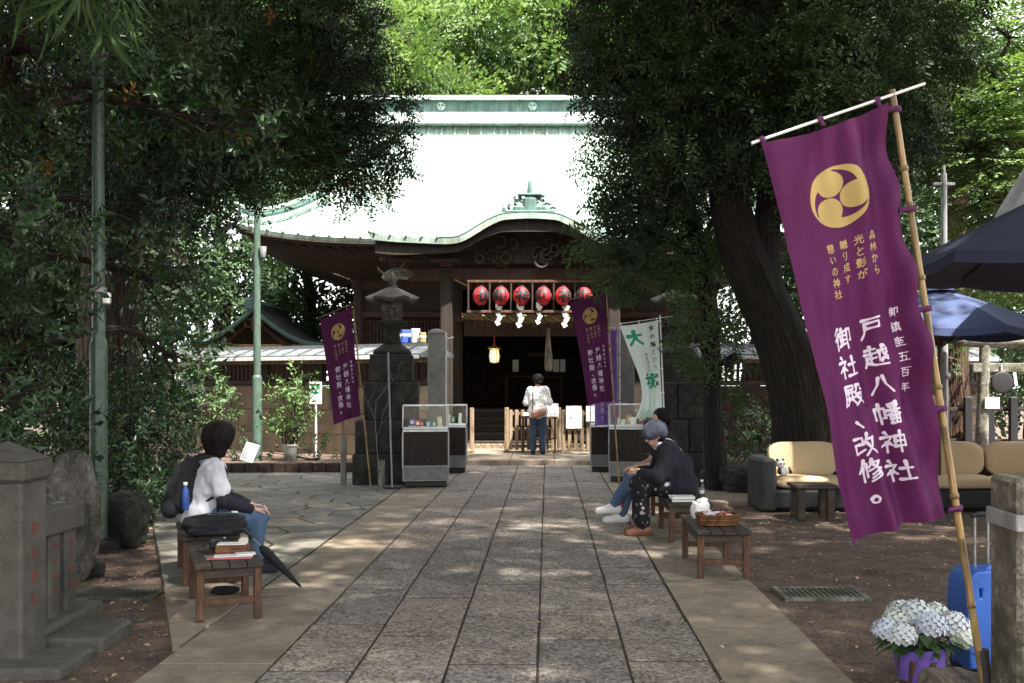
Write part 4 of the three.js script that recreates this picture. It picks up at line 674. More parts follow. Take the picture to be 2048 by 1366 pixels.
// ---------------------------------------------------------------- low wooden fence, reading stand, notices
{
  const y0 = 0.1;
  const fence = (label, x0, x1, z, n, posts = true) => { const f = thing('wooden_fence', label, 'fence', [(x0 + x1) / 2, y0, z], 0, 'low wooden fences before the steps'); const w = x1 - x0; for (let i = 0; i < n; i++) put('picket', cbox(0.075, 0.86, 0.03, 0.006, -w / 2 + 0.04 + (w - 0.08) * i / (n - 1), 0.47, 0), M.woodPale, f); for (const y of [0.12, 0.48, 0.82]) put('rail', cbox(w, 0.07, 0.035, 0.006, 0, y, -0.034), M.woodPale, f); for (const s of [-1, 1]) { put('post', cbox(0.09, 0.95, 0.09, 0.01, s * (w / 2 + 0.05), 0.475, -0.01), M.woodPale, f); put('foot', cbox(0.09, 0.06, 0.4, 0.01, s * (w / 2 + 0.05), 0.03, 0.12), M.woodPale, f); } return f; };
  fence('pale wooden picket fence with a low reading stand before it', -0.83, 0.15, -22.6, 8);
  fence('pale wooden picket fence hung with two white notices', 0.3, 1.45, -22.6, 9);
  const post = thing('fence_post', 'single pale wooden post standing at the foot of the steps by the showcase', 'post', [-1.62, y0, -22.5]); put('upright', cbox(0.09, 0.95, 0.09, 0.012, 0, 0.475, 0), M.woodPale, post); put('foot', cbox(0.1, 0.06, 0.5, 0.01, 0, 0.03, 0), M.woodPale, post);
  const t = thing('reading_stand', 'low wooden stand with papers in front of the standing visitor', 'stand', [-0.18, y0, -22.3]);
  put('top', cbox(0.78, 0.03, 0.36, 0.006, 0, 0.78, 0, 0, 0.2), M.woodLeg, t); for (const x of [-0.34, 0.34]) for (const z of [-0.13, 0.13]) put('leg', cbox(0.045, 0.76, 0.045, 0.006, x, 0.38, z), M.woodLeg, t); put('shelf', cbox(0.7, 0.025, 0.28, 0.005, 0, 0.3, 0), M.woodLeg, t);
  const notice = (label, px0, px1, py0, py1, d, lines, thick) => { const c = canvas(256, 330), x = c.getContext('2d'); x.fillStyle = '#f4f4f1'; x.fillRect(0, 0, 256, 330); x.fillStyle = '#55585c'; reseed(px0); if (lines) for (let i = 0; i < lines; i++) { const y = 30 + i * 290 / lines; if (i === 4) { x.fillStyle = '#8a8f94'; x.fillRect(50, y, 60, 24); x.fillRect(160, y + 30, 60, 24); x.fillStyle = '#55585c'; } else x.fillRect(28, y, 200 * (0.6 + 0.4 * rnd()), 4); }
    const a = at(px0, py0, d), b = at(px1, py1, d), o = put('notice', cbox(b.x - a.x, a.y - b.y, 0.008, 0.002).translate(0, (a.y - b.y) / 2, 0), [M.paper, 0][0]); const face = new THREE.PlaneGeometry((b.x - a.x) * 0.98, (a.y - b.y) * 0.98).translate(0, (a.y - b.y) / 2, 0.0065); put('printed_sheet', face, std({ map: canvasTex(c), roughness: 0.85 }), o); o.position.set((a.x + b.x) / 2, b.y, -d); return tag(o, label, 'notice', 'white notices at the fence'); };
  notice('white printed notice hung on the fence pickets, with small pictures', 1132, 1163, 812, 857, 22.53, 9);
  notice('plain white notice hung on the fence beside the showcase', 1172, 1193, 812, 843, 22.53, 0);
  const n = notice('white card with rounded top standing on the reading stand', 1093, 1117, 807, 838, 22.18, 7); n.rotation.x = -0.1;
  const pl = put('paper_pile', merge([cbox(0.2, 0.012, 0.26, 0.002, 0, 0.006, 0), cbox(0.2, 0.01, 0.26, 0.002, 0.03, 0.017, 0.01, 0.2)]).rotateX(0.2), M.paper); pl.position.set(-0.42, 0.1 + 0.8, -22.3); tag(pl, 'few white sheets lying on the reading stand', 'paper');
}
// ---------------------------------------------------------------- planting bed at the wall
{
  const bed = struct('ground', prism([[-7.4, -18.75], [-2.95, -18.75], [-2.95, -20.6], [-7.4, -22.8]], -0.05, 0.13, 0.01), M.soil);
  const edge = thing('planter_edging', 'dark brown brick edging along the planting bed', 'edging', [-5.2, 0, -18.68]); reseed(66);
  for (let i = 0; i < 19; i++) put('brick', cbox(0.225, 0.17 + rr(-0.01, 0.012), 0.1, 0.014, -2.15 + i * 0.237, 0.085, 0.12 * Math.sin(i / 18 * Math.PI) + rr(-0.006, 0.006), rr(-0.04, 0.04)), M.brick, edge);
  const b = at(499, 926, 18.9), s = thing('leaning_notice', 'white notice board with lines of writing leaning at the planting bed', 'notice', [b.x, 0.16, b.z]);
  const c = canvas(200, 260), x = c.getContext('2d'); x.fillStyle = '#eef0ee'; x.fillRect(0, 0, 200, 260); x.fillStyle = '#33383c'; reseed(71); for (let i = 0; i < 5; i++) { let y = 24; while (y < 230) { const k = rr(10, 22); x.fillRect(164 - i * 36, y, 12, k); y += k + 7; } }
  const brd = put('board', cbox(0.24, 0.36, 0.014, 0.003, 0, 0.17, 0, 0, -0.45, -0.28), M.white, s); put('printed_sheet', new THREE.PlaneGeometry(0.232, 0.35).translate(0, 0.0, 0.0085).rotateX(-0.45).rotateZ(-0.28).translate(0, 0.17, 0), std({ map: canvasTex(c), roughness: 0.8 }), brd);
  put('prop', rod(V(0, 0.22, -0.08), V(0, 0, -0.3), 0.008, 6), M.galv, s);
  const sp = onGround(656, 924), g = thing('shelter_sign', 'white sign with green pictograms on a thin post by the wall', 'sign', [sp.x, 0.12, -19.9]);
  put('post', rod(V(0, 0, 0), V(0, 1.46, 0), 0.022, 10), M.white, g);
  const c2 = canvas(180, 330), y = c2.getContext('2d'); y.fillStyle = '#e8ece8'; y.fillRect(0, 0, 180, 330); y.fillStyle = '#1f7a4d'; y.fillRect(24, 20, 132, 96); y.fillStyle = '#e8ece8'; y.beginPath(); y.arc(90, 44, 13, 0, 7); y.fill(); y.fillRect(78, 58, 24, 50); y.fillStyle = '#1f7a4d'; y.beginPath(); y.ellipse(90, 160, 62, 24, 0, 0, 7); y.fill(); for (let i = 0; i < 4; i++) y.fillRect(30, 210 + i * 26, 120, 8);
  const bd = put('panel', cbox(0.235, 0.42, 0.012, 0.003, 0, 1.27, 0.025), M.white, g); put('printed_sheet', new THREE.PlaneGeometry(0.225, 0.41).translate(0, 1.27, 0.0325), std({ map: canvasTex(c2), roughness: 0.6 }), bd);
}
// ---------------------------------------------------------------- lamp posts
function lampPost(label, x, z, lines, armDir) {
  const g = thing('lamp_post', label, 'lamp post', [x, 0, z], 0, 'green lamp posts');
  const [r0, h0, r1, h1] = lines;
  put('lower_shaft', tube([[0, 0, 0, r0], [0, h0, 0, r0 * 0.98], [0, h0 + 0.06, 0, r1]], 20), M.polePaint, g); put('upper_shaft', tube([[0, h0 + 0.05, 0, r1], [0, h1, 0, r1 * 0.85], [armDir * 0.06, h1 + 0.5, 0, r1 * 0.7], [armDir * 0.35, h1 + 0.95, 0, r1 * 0.62], [armDir * 0.9, h1 + 1.15, 0, r1 * 0.58]], 18, true, 4), M.polePaint, g);
  put('lamp_head', lathe([[0.001, 0.12], [0.1, 0.1], [0.2, 0.03], [0.22, 0], [0.19, -0.02], [0.001, -0.1]], 20).scale(1.4, 1, 0.8).translate(armDir * 1.1, h1 + 1.12, 0), M.galv, g);
  return g;
}
{
  const a = lampPost('thick green lamp post on a rough stone block, under dark foliage', -4.36, -10.2, [0.083, 2.0, 0.062, 4.7], 1);
  put('cover_plate', cbox(0.09, 1.5, 0.012, 0.004, 0.045, 1.35, 0.078, 0.5), M.polePaint, a); put('junction_box', cbox(0.07, 0.11, 0.07, 0.012, 0.09, 2.44, 0.03), M.white, a); put('clamp', lathe([[0.07, 0], [0.075, 0], [0.075, 0.05], [0.07, 0.05]], 18).translate(0, 2.5, 0), M.galv, a);
  const bs = put('rough_block', (() => { const s = new THREE.SphereGeometry(1, 22, 16), p = s.attributes.position; for (let i = 0; i < p.count; i++) { const x = p.getX(i), y = p.getY(i), z = p.getZ(i), k = 0.75 + 0.12 * noise3(x * 2, y * 2, z * 2), q = Math.max(Math.abs(x), Math.abs(y), Math.abs(z)); p.setXYZ(i, x / Math.pow(q, 0.6) * 0.24 * k * 1.2, y / Math.pow(q, 0.7) * 0.12 * k, z / Math.pow(q, 0.6) * 0.24 * k * 1.2); } s.computeVertexNormals(); return s; })(), M.stoneDark, a); bs.position.y = 0.03;
  const b = lampPost('slim green lamp post rising past the shrine eave from the planting bed', -5.42, -19.6, [0.092, 1.7, 0.07, 4.55], 1);
  put('spot_lamp', merge([cyl(0.05, 0.07, 0.2, 0.12, 3.95, 0.05, 12), rod(V(0, 4.1, 0), V(0.12, 4.1, 0.05), 0.015, 6)]), M.galv, b);
}
// ---------------------------------------------------------------- stone fence, blocks and boulders at the near side
{
  const f = thing('stone_fence', 'carved stone fence with capped post and faded red lettering', 'fence', [-3.14, 0, -6.1]);
  put('post', cbox(0.32, 1.06, 0.31, 0.018, 0, 0.53, 0), M.fenceStone, f);
  put('post_cap', merge([cbox(0.37, 0.12, 0.36, 0.018, 0, 1.12, 0), lathe([[0.001, 0.11], [0.25, 0]], 4, true).rotateY(Math.PI / 4).translate(0, 1.178, 0)]), M.fenceStone, f);
  put('rail', cbox(0.2, 0.17, 0.86, 0.014, -0.1, 0.735, -0.6), M.fenceStone, f);
  for (const z of [-0.38, -0.64, -0.87]) put('baluster', cbox(0.16, 0.54, 0.155, 0.012, -0.1, 0.38, z), M.fenceStone, f);
  put('base_stone', cbox(0.34, 0.14, 1.3, 0.02, -0.09, 0.06, -0.5), M.fenceStone, f);
  const ink = (() => { const c = canvas(128, 512), x = c.getContext('2d'); x.clearRect(0, 0, 128, 512); x.fillStyle = 'rgba(120,66,58,0.6)'; column(x, '御社殿神', 28, 24, 74, 118, 8, 0.4); return canvasTex(c); })();
  const im = std({ map: ink, transparent: true, roughness: 0.95 });
  put('carved_lettering', new THREE.PlaneGeometry(0.14, 0.6).rotateY(Math.PI / 2).translate(0.1625, 0.55, 0.0), im, f); for (const z of [-0.64, -0.87]) put('carved_lettering', new THREE.PlaneGeometry(0.1, 0.4).rotateY(Math.PI / 2).translate(-0.0175, 0.42, z), im, f);
  const s1 = put('stone_slab', cbox(0.36, 0.11, 0.54, 0.02).translate(0, 0.035, 0), M.fenceStone); s1.position.set(-2.87, 0, -6.57); s1.rotation.y = 0.05; tag(s1, 'low oblong stone slab beside the fence foot', 'slab');
  const s2 = put('stone_slab', cbox(0.62, 0.08, 0.5, 0.02).translate(0, 0.02, 0), M.fenceStone); s2.position.set(-2.99, 0, -5.98); s2.rotation.y = 0.04; tag(s2, 'broad flat stone slab before the capped fence post', 'slab');
}
function rock(seed, sx, sy, sz, blocky = 0.3) {
  const g = mergeVertices(new THREE.IcosahedronGeometry(1, 12)), p = g.attributes.position;
  for (let i = 0; i < p.count; i++) { let v = V(p.getX(i), p.getY(i), p.getZ(i)); const m = Math.max(Math.abs(v.x), Math.abs(v.y), Math.abs(v.z)); v.multiplyScalar(lerp(1, 1 / m * 0.82, blocky)); const n = 1 + 0.22 * noise3(v.x * 1.1 + seed, v.y * 1.1, v.z * 1.1) + 0.1 * noise3(v.x * 3 + seed, v.y * 3, v.z * 3) + 0.04 * noise3(v.x * 8, v.y * 8 + seed, v.z * 8); v.multiplyScalar(n); p.setXYZ(i, v.x * sx, v.y * sy, v.z * sz); }
  g.computeVertexNormals(); return metricKeep(g);
}
function metricKeep(g) { const n = g.toNonIndexed(), keep = n.attributes.normal.clone(); const m = metric(n); m.setAttribute('normal', keep); return m; }
[[138, 8.6, 0.23, 0.55, 0.24, 0.5, 0.1, M.stone, 'tall upright grey boulder behind the stone fence', 'boulder'], [246, 10.4, 0.19, 0.3, 0.3, 0.26, 0.6, M.stoneDark, 'squat dark stone block beside the thick lamp post', 'stone'], [175, 8.8, 0.12, 0.1, 0.14, 0.06, 0.2, M.stoneDark, 'small rounded stone lying below the rough lamp block', 'stone'],
 [1500, 15.4, 0.5, 0.25, 0.4, 0.18, 0.3, M.stoneDark, 'low dark boulder at the foot of the leaning tree', 'boulder'], [1440, 16.0, 0.3, 0.2, 0.3, 0.14, 0.3, M.stoneDark, 'small dark boulder between stone marker and leaning tree', 'boulder'], [268, 12.3, 0.25, 0.3, 0.25, 0.22, 0.5, M.stone, 'grey stone half hidden under the dark bush', 'stone']].forEach(([px, d, sx, sy, sz, cy, bl, m, label, cat], i) => { const o = put(cat === 'boulder' ? 'boulder' : 'stone', rock(i * 3.7 + 1, sx, sy, sz, bl).translate(0, cy, 0), m); o.position.set((px - CX) / FOCAL * d, 0, -d); o.rotation.y = i; tag(o, label, cat); });
// drain grates
function grate(label, x, z, m1) {
  const g = thing('drain_grate', label, 'drain grate', [x, -0.024, z], 0, 'drain grates set in the soil');
  for (const s of [-1, 1]) { put('frame_side', cbox(0.05, 0.05, 0.46, 0.006, s * 0.3, -0.008, 0), m1, g); put('frame_end', cbox(0.55, 0.05, 0.05, 0.006, 0, -0.008, s * 0.205), m1, g); }
  for (let i = 0; i < 13; i++) put('bar', cbox(0.024, 0.03, 0.36, 0.004, -0.252 + i * 0.042, 0.0, 0), m1, g); put('pit_shade', cbox(0.56, 0.008, 0.4, 0.001, 0, 0.001, 0).translate(0, -0.0, 0), M.black, g).position.y = 0.0;  // black sheet between the bars stands in for the shade down the drain
  return g;
}
grate('pale slotted drain grate in the soil beside the tan paving', 2.09, -8.04, M.stonePale); grate('dark slotted drain grate in the soil by the stone fence', -3.28, -8.0, M.stone);
// ---------------------------------------------------------------- benches
function bench(label, x, z, turn, len = 1.0, wd = 0.45) {
  const g = thing('bench', label, 'bench', [x, 0, z], turn, 'plain wooden benches along the path'), h = 0.39;
  for (let i = 0; i < 4; i++) put('seat_plank', cbox(wd / 4 - 0.004, 0.035, len, 0.006, -wd / 2 + wd / 4 * (i + 0.5), h - 0.0175, 0), M.woodBench, g);
  for (const s of [-1, 1]) { put('apron', cbox(0.025, 0.07, len - 0.14, 0.004, s * (wd / 2 - 0.04), h - 0.072, 0), M.woodBench, g); put('end_apron', cbox(wd - 0.12, 0.06, 0.025, 0.004, 0, h - 0.068, s * (len / 2 - 0.05)), M.woodBench, g); put('stretcher', cbox(wd - 0.1, 0.045, 0.028, 0.005, 0, 0.13, s * (len / 2 - 0.055)), M.woodLeg, g); }
  for (const sx of [-1, 1]) for (const sz of [-1, 1]) put('leg', cbox(0.052, h - 0.036, 0.052, 0.006, sx * (wd / 2 - 0.04), (h - 0.036) / 2, sz * (len / 2 - 0.055)), M.woodLeg, g);
  return g;
}
const LT = 0.38;  // the benches on the curved side follow the edge of the paving
bench('wooden bench carrying a small wooden box and booklets', -2.29, -7.43, LT, 0.93); bench('wooden bench under the seated person in white shirt', -2.83, -8.72, LT, 1.0);
bench('wooden bench carrying a wicker basket', 1.435, -9.05, 0, 1.08); bench('wooden bench under the seated person in floral trousers', 1.43, -11.0, 0, 1.06); bench('wooden bench under the seated person in blue jeans and white sneakers', 1.45, -12.15, 0, 1.0);
// things on the benches
{
  const onB = (fx, fz, y, bx, bz, turn) => { const v = V(fx, 0, fz).applyAxisAngle(V(0, 1, 0), turn); return [bx + v.x, y, bz + v.z]; };
  const N = [-2.29, -7.43, LT];
  const wb = thing('wooden_box', 'small orange-brown wooden box with pale lid on the bench', 'box', onB(0.06, -0.02, 0.391, ...N), LT - 0.25); put('body', cbox(0.22, 0.055, 0.13, 0.006, 0, 0.028, 0), std({ color: C(0.36, 0.15, 0.05), map: T.woodH, roughness: 0.5 }), wb); put('lid', cbox(0.2, 0.008, 0.11, 0.002, 0, 0.06, 0), M.paper, wb);
  const cols = [C(0.75, 0.74, 0.72), C(0.6, 0.16, 0.16), C(0.2, 0.25, 0.28), C(0.78, 0.77, 0.75)];
  [[0.02, 0.24, 0.3, 0.12, 1, 0.0], [0.05, 0.2, 0.26, 0.11, 0, 0.006], [-0.02, 0.15, 0.24, 0.05, 2, 0.0], [0.13, 0.19, 0.13, 0.1, 3, 0.013]].forEach(([x, z, w, d, c, dy], i) => { const o = put('booklet', cbox(w, 0.007, d, 0.001).translate(0, 0.0035, 0), std({ color: cols[c], roughness: 0.6 })); o.position.set(...onB(x, z, 0.3915 + dy, ...N)); o.rotation.y = LT - 0.2 + i * 0.07; tag(o, ['red edged booklet lying flat under white sheets on the bench', 'white sheet on top of the red edged booklet', 'narrow dark folder beside the white sheets on the bench', 'small white card on the stack of booklets'][i], 'booklet'); });
  const cam = thing('camera', 'small black camera with strap lying on the bench', 'camera', onB(-0.02, -0.2, 0.391, ...N), LT); put('body', cbox(0.13, 0.07, 0.05, 0.012, 0, 0.036, 0), M.black, cam); put('lens', lathe([[0.001, 0.05], [0.025, 0.05], [0.03, 0.04], [0.03, 0], [0.001, 0]], 18).rotateX(Math.PI / 2).translate(0, 0.034, 0.025), M.black, cam); put('dial', cyl(0.012, 0.012, 0.012, 0.04, 0.071, 0, 12), M.steel, cam); put('strap', tube([[-0.07, 0.05, 0, 0.006], [-0.16, 0.01, 0.06, 0.006], [-0.1, 0.008, 0.14, 0.006], [0.08, 0.008, 0.12, 0.006], [0.12, 0.02, 0.04, 0.006], [0.07, 0.05, 0, 0.006]], 5, true, 4), M.black, cam);
  // folded umbrella leaning on the bench
  const ua = V(...onB(0.2, -0.42, 0.47, ...N)), ub = onGround(603, 1178); ub.y = 0.012;
  const um = thing('umbrella', 'closed black umbrella leaning from the bench to the paving', 'umbrella', [ub.x, 0, ub.z]); const L = (t) => ub.clone().lerp(ua, t).sub(V(ub.x, 0, ub.z));
  put('folded_canopy', tube([0.02, 0.1, 0.3, 0.5, 0.66, 0.72, 0.76].map((t, i) => { const p = L(t); return [p.x, p.y, p.z, [0.008, 0.014, 0.026, 0.036, 0.038, 0.026, 0.012][i]]; }), 12, true, 3, 0.25), M.blackCloth, um); put('shaft', rod(L(0), L(0.92), 0.006, 8), M.steel, um); put('strap', rod(L(0.58), L(0.6), 0.042, 10), M.black, um); put('grip', rod(L(0.9), L(1.06), 0.014, 10), M.black, um);
  // black bag beside the sitter
  const bagP = V(-2.62, 0.39, -8.28), bag = thing('shoulder_bag', 'black shoulder bag lying on the bench against the sitter', 'bag', [bagP.x, bagP.y, bagP.z], LT + 0.1);
  put('body', (() => { const g = rock(9.1, 0.27, 0.085, 0.14, 0.55).translate(0, 0.085, 0); return g; })(), M.blackCloth, bag); put('zip', tube([[-0.2, 0.165, 0.05, 0.006], [0, 0.185, 0.06, 0.006], [0.2, 0.165, 0.05, 0.006]], 5, true, 4), M.steel, bag); put('buckle', cbox(0.05, 0.018, 0.02, 0.004, 0.14, 0.18, 0.04), M.white, bag);
  const pouch = put('cloth_bag', rock(4.4, 0.11, 0.03, 0.08, 0.3).translate(0, 0.03, 0), M.blackCloth); pouch.position.copy(onGround(450, 1188)); tag(pouch, 'flat black cloth bag on the paving under the bench', 'bag');
  // basket with wrapped sweets, tissue pack, books, bottle
  const b = thing('wicker_basket', 'shallow brown wicker basket of red and white packets on the bench', 'basket', [1.44, 0.391, -8.9], 0.05);
  const wick = std({ color: C(0.33, 0.15, 0.06), map: T.woodH, roughness: 0.7 });
  for (let k = 0; k < 5; k++) put('weave_band', tube(Array.from({ length: 41 }, (_, i) => { const a = i / 40 * Math.PI * 2, e = 1 + 0.16 * k / 4, w = ((i + k) % 2 ? 0.004 : -0.004), sq = (c, n) => Math.sign(c) * Math.pow(Math.abs(c), n); return [sq(Math.cos(a), 0.55) * (0.15 * e + w), 0.012 + k * 0.019, sq(Math.sin(a), 0.55) * (0.11 * e + w), 0.0105]; }), 6, false), wick, b);
  put('bottom', cbox(0.27, 0.012, 0.19, 0.004, 0, 0.008, 0), wick, b); put('handle', tube([[-0.03, 0.07, 0.128, 0.007], [-0.025, 0.11, 0.135, 0.007], [0.03, 0.11, 0.135, 0.007], [0.035, 0.07, 0.128, 0.007]], 6, true, 4), wick, b);
  reseed(17); for (let i = 0; i < 14; i++) { const o = put('sweet_packet', cbox(rr(0.05, 0.08), 0.02, rr(0.035, 0.05), 0.006), std({ color: i % 3 ? C(0.75, 0.68, 0.66) : C(0.6, 0.08, 0.08), roughness: 0.4 })); o.position.set(1.44 + rr(-0.1, 0.1), 0.391 + 0.075 + rr(0, 0.03), -8.9 + rr(-0.07, 0.07)); o.rotation.set(rr(-0.5, 0.5), rr(0, 3), rr(-0.5, 0.5)); tag(o, i % 3 ? 'small white wrapped packet in the wicker basket' : 'small red wrapped packet in the wicker basket', 'packet', 'packets in the wicker basket'); }
  const tp = thing('tissue_pack', 'white crumpled plastic pack standing behind the basket', 'pack', [1.36, 0.391, -9.3], 0.3); put('wrap', rock(2.2, 0.09, 0.085, 0.05, 0.6).translate(0, 0.075, 0), M.white, tp); put('flap', cbox(0.1, 0.03, 0.06, 0.01, 0.01, 0.16, 0, 0.3, 0.2, 0.2), M.white, tp);
  [[0, 0], [0.03, 0.06]].forEach(([y, a], i) => { const o = thing('book', ['white covered book at the bottom of the pair on the bench', 'white covered book on top of the pair on the bench'][i], 'book', [1.36, 0.391 + y, -10.62], a); put('cover', merge([cbox(0.24, 0.004, 0.17, 0.001, 0, 0.002, 0), cbox(0.24, 0.004, 0.17, 0.001, 0, 0.0265, 0), cbox(0.004, 0.024, 0.17, 0.001, -0.118, 0.014, 0)]), i ? M.white : M.brown, o); put('pages', cbox(0.228, 0.02, 0.16, 0.001, 0.004, 0.0143, 0), M.paper, o); });
  const bo = thing('bottle', 'clear drink bottle with brown label and white cap on the bench', 'bottle', [1.58, 0.391, -10.75]); put('body', lathe([[0.001, 0], [0.03, 0], [0.032, 0.01], [0.032, 0.13], [0.013, 0.17], [0.013, 0.19], [0.001, 0.19]], 18), phy({ color: C(0.85, 0.92, 0.95), roughness: 0.05, transmission: 1, thickness: 0 }), bo); put('label', lathe([[0.0325, 0.02], [0.0325, 0.07]], 18), M.woodLeg, bo); put('drink', lathe([[0.001, 0.004], [0.028, 0.004], [0.028, 0.1], [0.001, 0.1]], 16), std({ color: C(0.5, 0.65, 0.7), roughness: 0.2 }), bo); put('cap', cyl(0.015, 0.015, 0.02, 0, 0.188, 0, 14), M.white, bo);
}
// ---------------------------------------------------------------- outdoor sofa, table, plush toy
{
  const rattan = std({ color: C(0.022, 0.024, 0.026), bumpMap: T.weave, bumpScale: 0.003, roughness: 0.6 }), cream = std({ color: C(0.56, 0.43, 0.26), bumpMap: T.fineBump, bumpScale: 0.002, roughness: 0.9 });
  const cushion = (w, h, d, x, y, z, rx = 0) => { const g = rock(x * 3, 1, 1, 1, 0.0); g.dispose(); const q = cbox(w, h, d, 0.02, 0, 0, 0); let s = new THREE.BoxGeometry(w, h, d, 14, 5, 8); const p = s.attributes.position; for (let i = 0; i < p.count; i++) { const X = p.getX(i) / (w / 2), Y = p.getY(i) / (h / 2), Z = p.getZ(i) / (d / 2), e = (a, b) => (1 - 0.05 * Math.pow(Math.abs(a), 4)) * (1 - 0.05 * Math.pow(Math.abs(b), 4)); p.setXYZ(i, X * w / 2 * e(Y, Z), Y * h / 2 * (e(X, Z) * 1.06 - 0.3 * Math.pow(Math.abs(X), 8) - 0.2 * Math.pow(Math.abs(Z), 8) + 0.05 * noise3(X * 2 + x, Y, Z * 2)), Z * d / 2 * e(X, Y)); } s = mergeVertices(s.deleteAttribute('normal').deleteAttribute('uv')); s.computeVertexNormals(); s = metricKeep(s); if (rx) s.rotateX(rx); return s.translate(x, y, z); };
  const s = thing('outdoor_sofa', 'dark rattan outdoor sofa with cream cushions under the leaning tree', 'sofa', [4.75, 0, -13.5]);
  put('base', cbox(4.2, 0.24, 0.8, 0.03, 0, 0.16, 0), rattan, s); put('back', cbox(4.2, 0.4, 0.14, 0.03, 0, 0.48, -0.36), rattan, s); for (const x of [-1, 1]) put('arm', cbox(0.22, 0.66, 0.82, 0.035, x * 2.0, 0.34, 0.01), rattan, s);
  for (let i = 0; i < 4; i++) { const x = -1.42 + i * 0.945; put('seat_cushion', cushion(0.94, 0.15, 0.62, x, 0.36, 0.08), cream, s); put('back_cushion', cushion(0.92, 0.42, 0.15, x, 0.63, -0.2, -0.14), cream, s); }
  const t = thing('low_table', 'low wooden outdoor table before the cream sofa', 'table', [3.15, 0, -12.5]); put('top', cbox(0.5, 0.04, 0.5, 0.008, 0, 0.4, 0), M.woodBench, t); put('leg', cbox(0.09, 0.38, 0.09, 0.01, -0.17, 0.19, 0.17), M.woodBench, t); for (const [x, z] of [[0.17, 0.17], [-0.17, -0.17], [0.17, -0.17]]) put('leg', cbox(0.09, 0.38, 0.09, 0.01, x, 0.19, z), M.woodBench, t);
  const pd = thing('plush_toy', 'small black and white plush animal sitting in the sofa corner', 'plush toy', [2.97, 0.44, -13.35], 0.3);
  put('body', new THREE.SphereGeometry(0.07, 18, 14).scale(1.1, 0.9, 1).translate(0.03, 0.06, 0), M.white, pd); put('head', new THREE.SphereGeometry(0.055, 18, 14).translate(-0.02, 0.15, 0.02), M.white, pd); for (const z of [-1, 1]) { put('ear', new THREE.SphereGeometry(0.02, 10, 8).translate(-0.02 + z * 0.04, 0.2, 0.01), M.black, pd); put('eye_patch', new THREE.SphereGeometry(0.014, 8, 6).translate(-0.02 + z * 0.022, 0.155, 0.068), M.black, pd); put('arm', tube([[0.03 + z * 0.06, 0.1, 0.02, 0.022], [0.03 + z * 0.08, 0.03, 0.06, 0.02]], 8), M.black, pd); }
}
// ---------------------------------------------------------------- parasols
function parasol(label, x, z, edgeY, apexY, R, n, col, turn) {
  const g = thing('parasol', label, 'parasol', [x, 0, z], turn, 'navy parasols beside the courtyard'), m = std({ color: col, roughness: 0.85, side: THREE.DoubleSide, bumpMap: T.weave, bumpScale: 0.0005 });
  for (let k = 0; k < n; k++) { const a0 = k / n * Math.PI * 2, a1 = (k + 1) / n * Math.PI * 2; put('canopy_panel', sheet((u, v) => { const a = V(Math.cos(a0), 0, Math.sin(a0)), b = V(Math.cos(a1), 0, Math.sin(a1)), p = a.lerp(b, 1 - u).multiplyScalar(R * v); const sag = 0.05 * Math.sin(u * Math.PI) * v; return [p.x, lerp(apexY, edgeY, Math.pow(v, 1.12)) - sag, p.z]; }, 6, 10), m, g);
    put('rib', tube([[0, apexY - 0.04, 0, 0.012], [Math.cos(a0) * R * 0.5, lerp(apexY, edgeY, 0.46) - 0.025, Math.sin(a0) * R * 0.5, 0.012], [Math.cos(a0) * R * 0.99, edgeY - 0.02, Math.sin(a0) * R * 0.99, 0.01]], 5), M.woodLeg, g); put('strut', rod(V(0.02, apexY - 0.75, 0), V(Math.cos(a0) * R * 0.52, lerp(apexY, edgeY, 0.48) - 0.03, Math.sin(a0) * R * 0.52), 0.011, 5), M.woodLeg, g);
    put('valance', sheet((u, v) => { const a = V(Math.cos(a0), 0, Math.sin(a0)), b = V(Math.cos(a1), 0, Math.sin(a1)), p = a.lerp(b, 1 - u).multiplyScalar(R * (1 + 0.008 * v)); return [p.x, edgeY - 0.05 * Math.sin(u * Math.PI) - 0.09 * v, p.z]; }, 6, 2), m, g); }
  put('pole', cyl(0.024, 0.022, apexY + 0.06, 0, 0, 0, 12), M.woodLeg, g); put('finial', new THREE.SphereGeometry(0.035, 12, 10).translate(0, apexY + 0.08, 0), M.black, g); put('vent_cap', lathe([[0.001, apexY + 0.05], [R * 0.18, apexY - 0.03]], n).rotateY(Math.PI / n), m, g); put('foot', lathe([[0.001, 0.08], [0.05, 0.08], [0.24, 0.05], [0.25, 0], [0.001, 0]], 20), M.stoneDark, g);
}
parasol('large dark navy parasol seen from below behind the big purple banner', 4.35, -8.1, 2.58, 3.3, 1.55, 8, C(0.022, 0.026, 0.055), 0.39); parasol('faded navy parasol dappled with sun above the sofa', 5.0, -13.4, 2.3, 2.82, 1.35, 8, C(0.05, 0.07, 0.16), 0.2);
